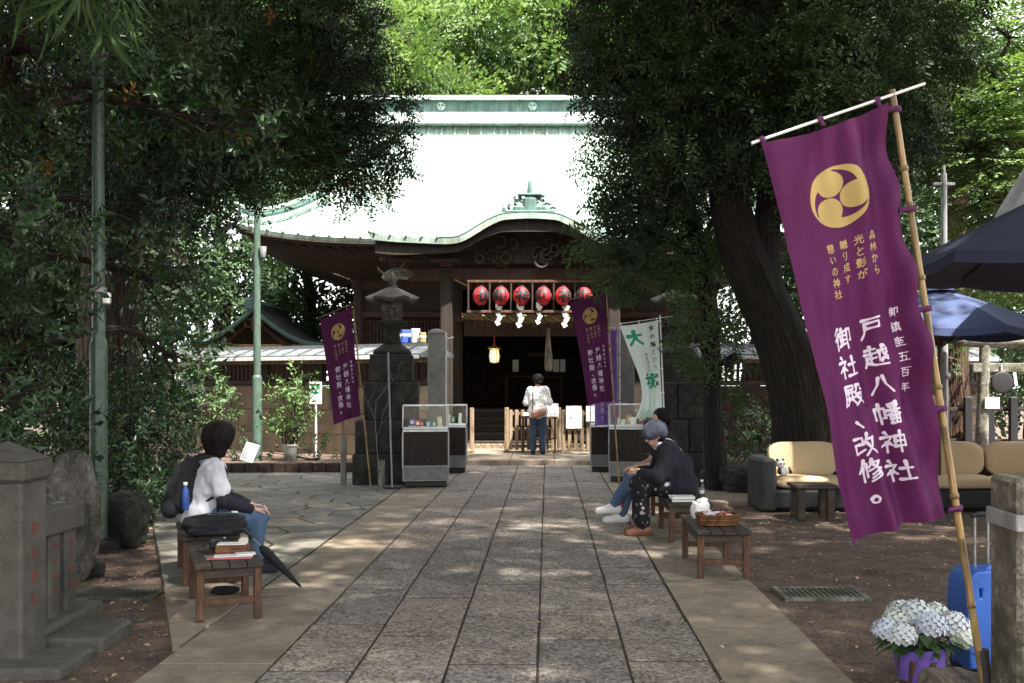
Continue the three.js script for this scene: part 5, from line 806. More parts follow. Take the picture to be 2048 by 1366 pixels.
// ---------------------------------------------------------------- torii, poles and fence at the far right
{
  const t = thing('torii_gate', 'small grey stone torii gate beyond the sofa', 'torii', [9.0, 0, -18.6]);
  put('top_beam', tube([[-1.75, 2.42, 0, 0.105], [-1.6, 2.36, 0, 0.11], [0, 2.33, 0, 0.11], [1.6, 2.36, 0, 0.11], [1.75, 2.42, 0, 0.105]], 18, true, 5), M.stonePale, t); put('tie_beam', cbox(3.0, 0.17, 0.15, 0.02, 0, 1.88, 0), M.stonePale, t); for (const s of [-1, 1]) put('pillar', tube([[s * 1.33, 0, 0, 0.12], [s * 1.25, 2.28, 0, 0.095]], 18), M.stonePale, t);
  put('plaque', cbox(0.26, 0.2, 0.03, 0.006, -1.18, 1.26, 0.13), M.white, t); const w = put('gong', lathe([[0.001, 0.02], [0.17, 0.02], [0.2, 0.0], [0.17, -0.02], [0.001, -0.02]], 24).rotateX(Math.PI / 2).translate(-1.0, 1.62, 0.12), M.black, t); put('cord', rod(V(-1.0, 1.8, 0.1), V(-1.0, 1.95, 0.1), 0.01, 6), M.white, t);
  for (const x of [-0.75, -0.3]) put('streamer', cbox(0.05, 0.24, 0.006, 0.001, x, 1.68, 0.09, 0, 0, 0.15), M.paper, t);
  const p = thing('utility_pole', 'tall thin grey pole rising behind the faded parasol', 'pole', [5.55, 0, -14.7]); put('shaft', cyl(0.06, 0.05, 3.5, 0, 0, 0, 14), M.galv, p); put('upper_shaft', cyl(0.045, 0.04, 1.1, 0, 3.45, 0, 12), M.galv, p); put('collar', cyl(0.085, 0.085, 0.07, 0, 1.68, 0, 14), M.galv, p); put('cap', merge([cbox(0.3, 0.04, 0.04, 0.006, 0, 4.4, 0), cyl(0.02, 0.02, 0.14, 0, 4.5, 0, 8)]), M.galv, p);
  const f = thing('dark_fence', 'dark post and rail fence behind the sofa', 'fence', [8.0, 0, -20.2], -0.1); for (let i = 0; i < 10; i++) put('post', cbox(0.14, 1.35, 0.14, 0.012, -1.6 + i * 0.42, 0.67, 0), M.black, f); for (const y of [0.5, 1.1]) put('rail', cbox(4.2, 0.07, 0.05, 0.008, 0.3, y, -0.08), M.woodDark, f);
  const sh = thing('outbuilding', 'grey building with steep roof edge above the dark navy parasol', 'building', [7.1, 0, -11.2], -0.52);
  put('wall', cbox(2.3, 3.4, 2.6, 0.02, 0.35, 1.7, 0), M.plaster, sh); const q = new THREE.Shape(); [[-1.95, 3.3], [0.35, 7.2], [2.65, 3.3], [2.56, 3.22], [0.35, 7.02], [-1.86, 3.22]].forEach((a, i) => i ? q.lineTo(...a) : q.moveTo(...a)); put('roof', metric(new THREE.ExtrudeGeometry(q, { depth: 3.6, bevelEnabled: false }).translate(0, 0, -1.8)), M.coping, sh); const gb = new THREE.Shape(); gb.moveTo(-1.1, 3.3); gb.lineTo(0.35, 6.3); gb.lineTo(1.8, 3.3); put('gable', metric(new THREE.ExtrudeGeometry(gb, { depth: 0.1, bevelEnabled: false }).translate(0, 0, 1.2)), M.woodDark, sh);
  put('door', cbox(0.9, 2.0, 0.04, 0.01, 0.2, 1.0, 1.32), M.woodDark, sh);
}
// ---------------------------------------------------------------- near right: stone post, blue carrier, hydrangea, stump
{
  const p = thing('stone_post', 'weathered square granite post with rusty groove and grey metal band', 'post', [2.10, 0, -4.45], -0.05);
  const body = M.stone.clone(); body.color = C(0.23, 0.215, 0.185);
  put('shaft', cbox(0.33, 1.23, 0.32, 0.02, 0, 0.615, 0), body, p); put('metal_band', cbox(0.355, 0.07, 0.345, 0.006, 0, 1.05, 0), M.galv, p);
  const rust = std({ color: C(0.16, 0.085, 0.04), map: T.stone, bumpMap: T.fineBump, bumpScale: 0.01, roughness: 1 }); for (const [y, h, w] of [[0.58, 0.8, 0.05], [0.3, 0.34, 0.034]]) put('rust_streak', rock(y * 7, w / 2, h / 2, 0.004, 0.5).translate(-0.05 + (w < 0.04 ? 0.05 : 0), y, 0.159), rust, p);
  put('socket', lathe([[0.001, 0.004], [0.02, 0.006], [0.024, 0]], 14).rotateX(Math.PI / 2).translate(-0.03, 1.13, 0.16), M.steel, p);
  const blue = std({ color: C(0.025, 0.10, 0.40), roughness: 0.45, bumpMap: T.fineBump, bumpScale: 0.001 }), c = thing('blue_carrier', 'blue plastic wheeled carrier with telescopic handle behind the banner pole', 'cart', [2.44, 0, -5.9], 0.15);
  put('shell', (() => { const s = new THREE.Shape(); s.moveTo(-0.12, 0.06); s.lineTo(0.12, 0.06); s.quadraticCurveTo(0.15, 0.3, 0.13, 0.5); s.quadraticCurveTo(0.12, 0.575, 0.07, 0.575); s.lineTo(-0.07, 0.575); s.quadraticCurveTo(-0.12, 0.575, -0.13, 0.5); s.quadraticCurveTo(-0.15, 0.3, -0.12, 0.06); const h = new THREE.Path(); h.moveTo(-0.085, 0.43); h.lineTo(-0.055, 0.43); h.lineTo(-0.05, 0.5); h.lineTo(-0.09, 0.5); s.holes.push(h); return new THREE.ExtrudeGeometry(s, { depth: 0.2, bevelEnabled: true, bevelSize: 0.012, bevelThickness: 0.012, bevelSegments: 3 }).translate(0, 0, -0.1); })(), blue, c);
  put('carry_grip', tube([[-0.02, 0.56, 0.05, 0.018], [0.02, 0.6, 0.05, 0.018], [0.08, 0.61, 0.03, 0.018], [0.11, 0.56, 0.0, 0.018]], 8, true, 4), blue, c); for (const x of [-0.03, 0.05]) put('handle_rod', rod(V(x, 0.55, -0.02), V(x, 0.87, -0.02), 0.007, 8), M.galv, c); put('handle_grip', tube([[-0.05, 0.875, -0.02, 0.014], [0.0, 0.885, -0.02, 0.016], [0.06, 0.88, -0.02, 0.015], [0.075, 0.85, -0.015, 0.012]], 10, true, 3), M.black, c); for (const x of [-0.12, 0.12]) put('wheel', new THREE.TorusGeometry(0.04, 0.016, 8, 18).rotateY(Math.PI / 2).translate(x, 0.056, -0.06), M.black, c);
  // hydrangea
  const hp = [1.955, 0, -5.5], h = thing('hydrangea', 'white flowering hydrangea in a violet wrapped pot', 'potted plant', hp); h.scale.setScalar(0.95); reseed(77);
  const violet = std({ color: C(0.15, 0.085, 0.40), roughness: 0.6, side: THREE.DoubleSide, bumpMap: T.weave, bumpScale: 0.0006 });
  put('pot', lathe([[0.001, 0.004], [0.09, 0.004], [0.105, 0.02], [0.13, 0.2], [0.12, 0.2], [0.001, 0.18]], 26), M.woodLeg, h);
  put('cloth_wrap', sheet((u, v) => { const a = -u * Math.PI * 2, r = lerp(0.12, 0.137, v) + 0.008 * Math.sin(a * 7 + v * 3) + 0.006 * noise3(Math.cos(a) * 3, v * 3, Math.sin(a) * 3); return [Math.cos(a) * r, 0.085 + 0.165 * v + 0.02 * Math.sin(a + 0.6) * v, Math.sin(a) * r]; }, 60, 10), violet, h);
  const stems = [], leaves = [], heads = [[-0.2, 0.36, 0.05, 0.075], [-0.12, 0.4, -0.02, 0.08], [-0.14, 0.35, 0.12, 0.075], [-0.02, 0.44, 0.0, 0.085], [0.02, 0.4, 0.11, 0.08], [0.09, 0.42, -0.04, 0.08], [0.15, 0.39, 0.06, 0.085], [0.21, 0.35, 0.0, 0.08], [0.2, 0.33, 0.1, 0.07], [-0.06, 0.41, -0.14, 0.08], [0.1, 0.38, -0.14, 0.08]];
  for (const [x, y, z] of heads) stems.push(tube([[x * 0.15, 0.17, z * 0.15, 0.005], [x * 0.5, y * 0.75, z * 0.5, 0.004], [x * 0.95, y - 0.03, z * 0.95, 0.004]], 5, true, 3));
  put('stem', merge(stems), std({ color: C(0.09, 0.12, 0.03), roughness: 0.8 }), h);
  for (let i = 0; i < 60; i++) { const a = rr(0, 6.28), r0 = rr(0.05, 0.2), y = rr(0.24, 0.36), len = rr(0.06, 0.12), w = len * 0.32; const q = sheet((u, v) => [(u - 0.5) * 2 * w * Math.sin(Math.PI * Math.pow(v, 0.7)), -0.5 * len * v * v + 0.012 * Math.abs(u - 0.5), v * len], 4, 5); q.rotateY(-a + Math.PI / 2).translate(Math.cos(a) * r0, y, Math.sin(a) * r0); leaves.push(q); }
  put('foliage', merge(leaves), std({ color: C(0.035, 0.075, 0.02), roughness: 0.5, side: THREE.DoubleSide }), h).userData.kind = 'stuff';
  const fl = [phy({ color: C(0.6, 0.63, 0.64), roughness: 0.8, side: THREE.DoubleSide }), phy({ color: C(0.63, 0.66, 0.58), roughness: 0.8, side: THREE.DoubleSide }), phy({ color: C(0.54, 0.59, 0.68), roughness: 0.8, side: THREE.DoubleSide })];
  heads.forEach(([x, y, z, r], k) => { const list = []; for (let i = 0; i < 75; i++) { const t = 1 - 1.55 * (i + 0.5) / 75, a = i * 2.39996, s = Math.sqrt(1 - t * t), n = V(s * Math.cos(a), t, s * Math.sin(a)), f = []; for (let q = 0; q < 4; q++) { const pt = sheet((u, v) => [(u - 0.5) * 0.021 * Math.sin(Math.PI * (0.15 + 0.8 * v)), 0.004 * v * v, v * 0.017], 2, 2).rotateY(q * Math.PI / 2); f.push(pt); } const m = merge(f); m.rotateY(rr(0, 3)); m.applyQuaternion(new THREE.Quaternion().setFromUnitVectors(V(0, 1, 0), n.clone().add(V(rr(-0.3, 0.3), rr(-0.3, 0.3), rr(-0.3, 0.3))).normalize())); m.translate(x + n.x * r, y + n.y * r * 0.85, z + n.z * r); list.push(m); } put('flower_head', merge(list), fl[(k * 2 + (x < -0.1 ? 2 : 0)) % 3], h); });
  const st = put('stump', (() => { const g = lathe([[0.001, 0.285], [0.1, 0.29], [0.15, 0.285], [0.165, 0.26], [0.16, 0.1], [0.19, 0], [0.001, 0]], 40), p = g.attributes.position; for (let i = 0; i < p.count; i++) { const a = Math.atan2(p.getZ(i), p.getX(i)), k = 1 + 0.09 * noise3(Math.cos(a) * 2, p.getY(i) * 2, Math.sin(a) * 2) + 0.05 * noise3(Math.cos(a) * 6, 1, Math.sin(a) * 6); p.setX(i, p.getX(i) * k); p.setZ(i, p.getZ(i) * k); p.setY(i, p.getY(i) + 0.02 * noise3(p.getX(i) * 9, 2, p.getZ(i) * 9)); } g.computeVertexNormals(); return metricKeep(g); })(), std({ color: C(0.2, 0.175, 0.15), map: T.wood, bumpMap: T.barkBump, bumpScale: 0.008, roughness: 0.95 })); st.position.set(1.87, 0, -4.8); tag(st, 'weathered grey tree stump in front of the flower pot', 'stump');
}
// ---------------------------------------------------------------- banners
{
  const G = 'tall cloth banners along the path', d = 4.6, dz = (p, k) => { p.z += k; return p; };
  const big = makeBanner('large purple banner with gold swirl crest on a bamboo pole', M.purpleCloth, M.purplePlain, dz(at(1512, 302, d), 0.12), at(1768, 212, d), dz(at(1688, 1090, d), 0.1), at(1902, 1038, d), at(1784, 182, d + 0.03), at(1986, 1492, d + 0.03), 0.0175, dz(at(1494, 299, d), 0.1), dz(at(1858, 163, d), -0.05), M.white, { nodes: 6, fold: 0.048, sag: 0.025, seed: 0, group: G });
  big.position.y = 0.0; put('socket', tube([[-0.0, 0, 0, 0.026], [-0.045, 0.42, 0, 0.026]], 12), M.black, big); put('socket_foot', lathe([[0.001, 0.06], [0.05, 0.06], [0.2, 0.03], [0.21, 0], [0.001, 0]], 20), M.black, big);
  makeBanner('small purple banner with gold crest tied before the stone lantern base', M.purpleCloth, M.purplePlain, at(639, 640, 16.1), at(702, 614, 16.1), at(667, 850, 16.1), at(721, 832, 16.1), at(706, 612, 16.08), at(742, 980, 15.9), 0.013, at(637, 636, 16.08), at(710, 605, 16.08), M.bamboo, { nodes: 4, fold: 0.02, sag: 0.02, seed: 1, group: G });
  makeBanner('small purple banner with gold crest hanging before the red lanterns', M.purpleCloth, M.purplePlain, at(1140, 606, 16.3), at(1208, 584, 16.3), at(1176, 812, 16.3), at(1226, 802, 16.3), at(1212, 576, 16.28), at(1238, 968, 16.1), 0.013, at(1138, 601, 16.28), at(1222, 574, 16.28), M.bamboo, { nodes: 4, fold: 0.022, sag: 0.02, seed: 2, group: G });
  makeBanner('pale violet banner half hidden behind a purple one', M.violetCloth, std({ color: new THREE.Color('#8a66b4'), roughness: 0.8 }), at(1190, 662, 17.4), at(1234, 660, 17.6), at(1190, 852, 17.4), at(1234, 850, 17.6), at(1240, 655, 17.6), at(1240, 955, 17.6), 0.014, at(1188, 657, 17.4), at(1243, 655, 17.6), M.white, { fold: 0.02, sag: 0.0, seed: 3, group: G, poleMat: M.white });
  makeBanner('white and green banner with large green lettering', M.greenCloth, M.white, at(1240, 652, 15.9), at(1316, 640, 15.9), at(1268, 838, 15.9), at(1325, 836, 15.9), at(1320, 630, 15.88), at(1334, 976, 15.9), 0.013, at(1238, 648, 15.88), at(1348, 632, 15.85), M.white, { fold: 0.025, sag: 0.09, seed: 4, belly: 0.28, group: G, poleMat: M.white });
}
// ---------------------------------------------------------------- people: distance fields meshed with surface nets
// primitives: cone [ax,ay,az, bx,by,bz, ra, rb] or ball { c: [x,y,z], r: [rx,ry,rz] }
function field(prims, k, cell, wob = 0, wobScale = 14) {
  const lo = [1e9, 1e9, 1e9], hi = [-1e9, -1e9, -1e9];
  const box = (p) => p.c ? [p.c.map((v, i) => v - p.r[i]), p.c.map((v, i) => v + p.r[i])] : [[0, 1, 2].map((i) => Math.min(p[i] - p[6], p[i + 3] - p[7])), [0, 1, 2].map((i) => Math.max(p[i] + p[6], p[i + 3] + p[7]))];
  for (const p of prims) { const [a, b] = box(p); for (let i = 0; i < 3; i++) { lo[i] = Math.min(lo[i], a[i]); hi[i] = Math.max(hi[i], b[i]); } }
  const m = k + 3 * cell; const n = [0, 1, 2].map((i) => Math.ceil((hi[i] - lo[i] + 2 * m) / cell) + 1), o = lo.map((v) => v - m), F = new Float32Array(n[0] * n[1] * n[2]).fill(1);
  const ix = (x, y, z) => (z * n[1] + y) * n[0] + x;
  for (const p of prims) {
    const [a, b] = box(p), s = [0, 1, 2].map((i) => Math.max(0, Math.floor((a[i] - m - o[i]) / cell))), e = [0, 1, 2].map((i) => Math.min(n[i] - 1, Math.ceil((b[i] + m - o[i]) / cell)));
    for (let z = s[2]; z <= e[2]; z++) for (let y = s[1]; y <= e[1]; y++) for (let x = s[0]; x <= e[0]; x++) {
      const X = o[0] + x * cell, Y = o[1] + y * cell, Z = o[2] + z * cell; let d;
      if (p.c) { const u = (X - p.c[0]) / p.r[0], v = (Y - p.c[1]) / p.r[1], w = (Z - p.c[2]) / p.r[2]; d = (Math.sqrt(u * u + v * v + w * w) - 1) * Math.min(...p.r); }
      else { const bx = p[3] - p[0], by = p[4] - p[1], bz = p[5] - p[2], l = bx * bx + by * by + bz * bz || 1e-9; let t = ((X - p[0]) * bx + (Y - p[1]) * by + (Z - p[2]) * bz) / l; t = t < 0 ? 0 : t > 1 ? 1 : t; const dx = X - p[0] - bx * t, dy = Y - p[1] - by * t, dz = Z - p[2] - bz * t; d = Math.sqrt(dx * dx + dy * dy + dz * dz) - (p[6] + (p[7] - p[6]) * t); }
      const i = ix(x, y, z), q = F[i], h = Math.max(k - Math.abs(q - d), 0) / k; F[i] = Math.min(q, d) - h * h * k * 0.25;
    }
  }
  if (wob) for (let z = 0; z < n[2]; z++) for (let y = 0; y < n[1]; y++) for (let x = 0; x < n[0]; x++) { const i = ix(x, y, z); if (Math.abs(F[i]) < 0.06) F[i] += wob * noise3((o[0] + x * cell) * wobScale, (o[1] + y * cell) * wobScale * 0.6, (o[2] + z * cell) * wobScale); }
  const vid = new Int32Array(F.length).fill(-1), pos = [], idx = [];
  for (let z = 0; z < n[2] - 1; z++) for (let y = 0; y < n[1] - 1; y++) for (let x = 0; x < n[0] - 1; x++) {
    let mask = 0; const f = []; for (let c = 0; c < 8; c++) { const v = F[ix(x + (c & 1), y + (c >> 1 & 1), z + (c >> 2))]; f.push(v); if (v < 0) mask |= 1 << c; }
    if (mask === 0 || mask === 255) continue;
    let sx = 0, sy = 0, sz = 0, q = 0;
    for (let c = 0; c < 8; c++) for (let ax = 0; ax < 3; ax++) { const d = c | (1 << ax); if (d === c || (f[c] < 0) === (f[d] < 0)) continue; const t = f[c] / (f[c] - f[d]); sx += (c & 1) + (ax === 0 ? t : 0); sy += (c >> 1 & 1) + (ax === 1 ? t : 0); sz += (c >> 2) + (ax === 2 ? t : 0); q++; }
    vid[ix(x, y, z)] = pos.length / 3; pos.push(o[0] + (x + sx / q) * cell, o[1] + (y + sy / q) * cell, o[2] + (z + sz / q) * cell);
  }
  const quad = (a, b, c, d, flip) => { if (a < 0 || b < 0 || c < 0 || d < 0) return; flip ? idx.push(a, c, b, a, d, c) : idx.push(a, b, c, a, c, d); };
  for (let z = 1; z < n[2] - 1; z++) for (let y = 1; y < n[1] - 1; y++) for (let x = 1; x < n[0] - 1; x++) {
    const s = F[ix(x, y, z)] < 0;
    if (s !== (F[ix(x + 1, y, z)] < 0)) quad(vid[ix(x, y - 1, z - 1)], vid[ix(x, y, z - 1)], vid[ix(x, y, z)], vid[ix(x, y - 1, z)], !s);
    if (s !== (F[ix(x, y + 1, z)] < 0)) quad(vid[ix(x - 1, y, z - 1)], vid[ix(x - 1, y, z)], vid[ix(x, y, z)], vid[ix(x, y, z - 1)], !s);
    if (s !== (F[ix(x, y, z + 1)] < 0)) quad(vid[ix(x - 1, y - 1, z)], vid[ix(x, y - 1, z)], vid[ix(x, y, z)], vid[ix(x - 1, y, z)], !s);
  }
  const g = new THREE.BufferGeometry(); g.setAttribute('position', new THREE.Float32BufferAttribute(pos, 3)); g.setIndex(idx); g.computeVertexNormals();
  return metricKeep(g);
}
const grow = (prims, e) => prims.map((p) => p.c ? { c: p.c, r: p.r.map((v) => v + e) } : [...p.slice(0, 6), p[6] + e, p[7] + e]);
const chain = (pts) => pts.slice(1).map((q, i) => [pts[i][0], pts[i][1], pts[i][2], q[0], q[1], q[2], pts[i][3], q[3]]);
// head primitives in the person's frame (x forward, y up, z to their right), turned by yaw and nodded
function headAt(c, yaw, nod, scale = 1) {
  const R = (p) => { let [x, y, z] = p.map((v) => v * scale); let x2 = x * Math.cos(nod) + y * Math.sin(nod), y2 = -x * Math.sin(nod) + y * Math.cos(nod); return [c[0] + x2 * Math.cos(yaw) + z * Math.sin(yaw), c[1] + y2, c[2] - x2 * Math.sin(yaw) + z * Math.cos(yaw)]; };
  const cone = (a, b, r0, r1) => [...R(a), ...R(b), r0 * scale, r1 * scale];
  return { R, prims: [cone([-0.02, 0.03, -0.022], [-0.02, 0.03, 0.022], 0.08, 0.08), cone([0.025, 0.03, -0.015], [0.025, 0.03, 0.015], 0.068, 0.068), cone([0.02, -0.03, 0], [0.045, -0.075, 0], 0.062, 0.036), cone([0.085, 0.012, 0], [0.108, -0.024, 0], 0.011, 0.016), cone([0.078, -0.058, -0.014], [0.078, -0.058, 0.014], 0.014, 0.014), ...[-1, 1].map((s) => cone([-0.005, 0.015, s * 0.082], [-0.01, -0.02, s * 0.078], 0.017, 0.012)), ...[-1, 1].map((s) => cone([0.07, 0.03, s * 0.014], [0.068, 0.028, s * 0.045], 0.014, 0.012))],
    eyes: [-1, 1].map((s) => ({ c: R([0.079, 0.012, s * 0.031]), r: [0.011, 0.008, 0.012].map((v) => v * scale) })) };
}
// a hand: palm and five separate fingers that bend at the knuckles
function handPrims(w, dir, down, side, curl = 0.5, spread = 0.018) {
  const d = V(...dir).normalize(), n = V(...down).normalize(), s = d.clone().cross(n).normalize().multiplyScalar(side), out = [], W = V(...w), P = (a, b, c) => W.clone().addScaledVector(d, a).addScaledVector(s, b).addScaledVector(n, c);
  const cone = (a, b, r0, r1) => out.push([a.x, a.y, a.z, b.x, b.y, b.z, r0, r1]);
  for (const b of [-0.024, -0.008, 0.008, 0.024]) cone(P(0.01, b * 0.7, 0), P(0.078, b * 1.15, 0), 0.014, 0.0115);
  [[-0.029, 0.058], [-0.01, 0.072], [0.01, 0.068], [0.029, 0.05]].forEach(([b, L], i) => { const a0 = P(0.082, b, 0), ang = curl * (0.8 + 0.15 * i), a1 = P(0.082 + L * 0.5 * Math.cos(ang), b * 1.1, L * 0.5 * Math.sin(ang)), a2 = P(0.082 + L * (0.5 * Math.cos(ang) + 0.5 * Math.cos(ang * 2)), b * 1.15, L * (0.5 * Math.sin(ang) + 0.5 * Math.sin(ang * 2))); cone(a0, a1, 0.0092, 0.0082); cone(a1, a2, 0.0082, 0.0068); });
  const t0 = P(0.022, -0.03, 0.006), t1 = P(0.055, -0.052, 0.018), t2 = P(0.083, -0.05, 0.03); cone(t0, t1, 0.013, 0.0098); cone(t1, t2, 0.0098, 0.008);
  return out;
}
const shoe = (a, dir, L = 0.25) => { const d = V(dir[0], 0, dir[1]).normalize(), p = (t, y) => [a[0] + d.x * L * t, a[1] + y, a[2] + d.z * L * t]; return [[...p(-0.22, 0.05), ...p(0.1, 0.055), 0.046, 0.045], [...p(0.1, 0.05), ...p(0.6, 0.028), 0.044, 0.034], [...p(-0.2, 0.02), ...p(0.62, 0.018), 0.034, 0.032]]; };
const sole = (a, dir, L = 0.25) => { const d = V(dir[0], 0, dir[1]).normalize(), p = (t, y) => [a[0] + d.x * L * t, a[1] + y, a[2] + d.z * L * t]; return [[...p(-0.22, 0.012), ...p(0.66, 0.012), 0.037, 0.036]]; };
const fabric = (c, rough = 0.95) => std({ color: c, roughness: rough, bumpMap: T.weave, bumpScale: 0.0006 });
function makePerson(label, pos, turn, spec) {
  const g = thing('person', label, 'person', pos, turn), fine = 0.0042;
  const geos = [field(spec.body, 0.03, 0.0115)]; geos.push(field(spec.head.prims, 0.022, 0.0045)); for (const h of spec.hands || []) geos.push(field(h, 0.006, fine));
  const b = put('body', merge(geos), M.skin, g);
  for (const e of spec.head.eyes) put('eye', new THREE.SphereGeometry(1, 12, 10).scale(...e.r).translate(...e.c), M.black, g);
  for (const [name, prims, m, cell = 0.011, wob = 0, sc = 14, k = 0.028] of spec.wear) put(name, field(prims, k, cell, wob, sc), m, g);
  return g;
}
const facing = (x, z) => Math.atan2(-z, x);   // turns the person's x axis to this direction
const jeans = fabric(C(0.07, 0.125, 0.21)), jeansDark = fabric(C(0.035, 0.055, 0.10)), whiteCloth = fabric(C(0.56, 0.575, 0.61)), navy = fabric(C(0.014, 0.014, 0.024));
{ // seated, white shirt, backpack
  const hip = [[-0.0, 0.485, -0.085], [0.0, 0.485, 0.085]], kneeR = [0.45, 0.475, 0.11], kneeL = [0.46, 0.48, -0.12], ankR = [0.42, 0.09, 0.1], ankL = [0.47, 0.09, -0.13];
  const torso = [[-0.01, 0.5, -0.07, -0.01, 0.5, 0.07, 0.125, 0.125], [0.0, 0.52, -0.05, 0.05, 0.72, -0.06, 0.115, 0.11], [0.0, 0.52, 0.05, 0.05, 0.72, 0.06, 0.115, 0.11], [0.05, 0.72, -0.075, 0.085, 0.87, -0.1, 0.11, 0.08], [0.05, 0.72, 0.075, 0.085, 0.87, 0.1, 0.11, 0.08], [0.085, 0.88, -0.13, 0.085, 0.88, 0.13, 0.068, 0.068]];
  const armR = [[0.09, 0.885, 0.175, 0.056], [0.17, 0.63, 0.245, 0.044], [0.4, 0.545, 0.15, 0.031]], armL = [[0.09, 0.885, -0.175, 0.056], [0.19, 0.64, -0.24, 0.044], [0.41, 0.555, -0.1, 0.031]];
  const legs = [chain([[...hip[1], 0.1], [...kneeR, 0.066], [...ankR, 0.042]]), chain([[...hip[0], 0.1], [...kneeL, 0.066], [...ankL, 0.042]])].flat();
  const hd = headAt([0.15, 1.115, 0.0], 0.95, 0.12, 1.0), neck = [[0.09, 0.9, 0, 0.14, 1.04, 0, 0.054, 0.05]];
  const H = hd.R, hc = (a, b, r0, r1) => [...H(a), ...H(b), r0, r1];
  const hair = [hc([-0.03, 0.045, -0.025], [-0.03, 0.045, 0.025], 0.112, 0.112), hc([0.02, 0.075, -0.02], [0.02, 0.075, 0.02], 0.09, 0.09), hc([-0.05, 0.0, -0.04], [-0.045, -0.1, -0.035], 0.085, 0.055), hc([-0.05, 0.0, 0.04], [-0.045, -0.1, 0.035], 0.085, 0.055), ...[-1, 1].map((s) => hc([0.0, 0.02, s * 0.072], [0.005, -0.055, s * 0.074], 0.034, 0.02))];
  const person = makePerson('person in white T-shirt and jeans seated on a bench wearing a black backpack', [-2.88, 0, -8.72], facing(0.93, -0.37), { body: [...torso, ...neck, ...chain(armR), ...chain(armL), ...legs], head: hd,
    hands: [handPrims([0.4, 0.545, 0.15], [0.97, -0.12, -0.2], [0, -1, 0.1], 1, 0.45), handPrims([0.41, 0.555, -0.1], [0.97, -0.1, 0.2], [0, -1, -0.1], -1, 0.45)],
    wear: [['shirt', [...grow(torso, 0.022), [-0.01, 0.46, -0.08, -0.01, 0.46, 0.08, 0.12, 0.12], ...grow(chain([armR[0], [0.142, 0.72, 0.222, 0.052]]), 0.022), ...grow(chain([armL[0], [0.15, 0.72, -0.222, 0.052]]), 0.022)], whiteCloth, 0.0095, 0.02, 17, 0.035], ['arm_cover', grow(chain([[0.145, 0.71, 0.224, 0.044], [0.17, 0.63, 0.245, 0.044], [0.375, 0.55, 0.16, 0.032]]), 0.012), navy, 0.008, 0.004, 30, 0.02], ['arm_cover', grow(chain([[0.15, 0.71, -0.224, 0.044], [0.19, 0.64, -0.24, 0.044], [0.385, 0.56, -0.11, 0.032]]), 0.012), navy, 0.008, 0.004, 30, 0.02],
      ['jeans', [...grow(torso.slice(0, 1), 0.012), ...grow(legs, 0.014)], jeans, 0.0105, 0.012, 16], ['shoe', shoe([0.42, 0, 0.1], [1, 0.1]), navy, 0.007], ['shoe', shoe([0.47, 0, -0.13], [1, -0.1]), navy, 0.007], ['hair', hair, M.hair, 0.006, 0.007, 26]] });
  const bp = thing('backpack', 'black backpack on the back of the person in white T-shirt', 'backpack', [-2.88, 0, -8.72], facing(0.93, -0.37));
  put('body', field([[-0.14, 0.62, -0.08, -0.08, 0.9, -0.06, 0.1, 0.075], [-0.14, 0.62, 0.08, -0.08, 0.9, 0.06, 0.1, 0.075], [-0.2, 0.66, 0, -0.15, 0.84, 0, 0.09, 0.07]], 0.06, 0.01, 0.008, 20), M.blackCloth, bp); put('pouch', field([[-0.24, 0.56, -0.09, -0.24, 0.56, 0.09, 0.07, 0.07], [-0.22, 0.68, -0.06, -0.22, 0.68, 0.06, 0.055, 0.055]], 0.05, 0.01, 0.006, 24), M.blackCloth, bp);
  const strapM = M.blackCloth; for (const s of [-1, 1]) { put('shoulder_strap', tube([[-0.06, 0.95, s * 0.09, 0.02], [0.03, 0.985, s * 0.105, 0.02], [0.13, 0.95, s * 0.13, 0.02], [0.185, 0.84, s * 0.15, 0.018], [0.15, 0.72, s * 0.185, 0.015], [0.02, 0.62, s * 0.17, 0.014], [-0.12, 0.56, s * 0.12, 0.014]], 8, true, 5), strapM, bp); put('strap_tail', tube([[0.14, 0.7, s * 0.197, 0.01], [0.12, 0.6, s * 0.205, 0.01], [0.12, 0.52, s * 0.2, 0.008]], 6, true, 3), strapM, bp); }
  put('top_handle', tube([[-0.1, 0.95, -0.04, 0.01], [-0.1, 1.0, 0, 0.01], [-0.1, 0.95, 0.04, 0.01]], 6, true, 4), strapM, bp);
  const wb = thing('water_bottle', 'blue water bottle in the side pocket of the black backpack', 'bottle', [-2.88, 0, -8.72], facing(0.93, -0.37)); put('body', lathe([[0.001, 0], [0.03, 0], [0.03, 0.15], [0.014, 0.18], [0.014, 0.2], [0.001, 0.2]], 16).translate(-0.13, 0.57, 0.2), std({ color: C(0.03, 0.07, 0.28), roughness: 0.3 }), wb); put('cap', cyl(0.017, 0.017, 0.025, -0.13, 0.765, 0.2, 12), M.white, wb);
}
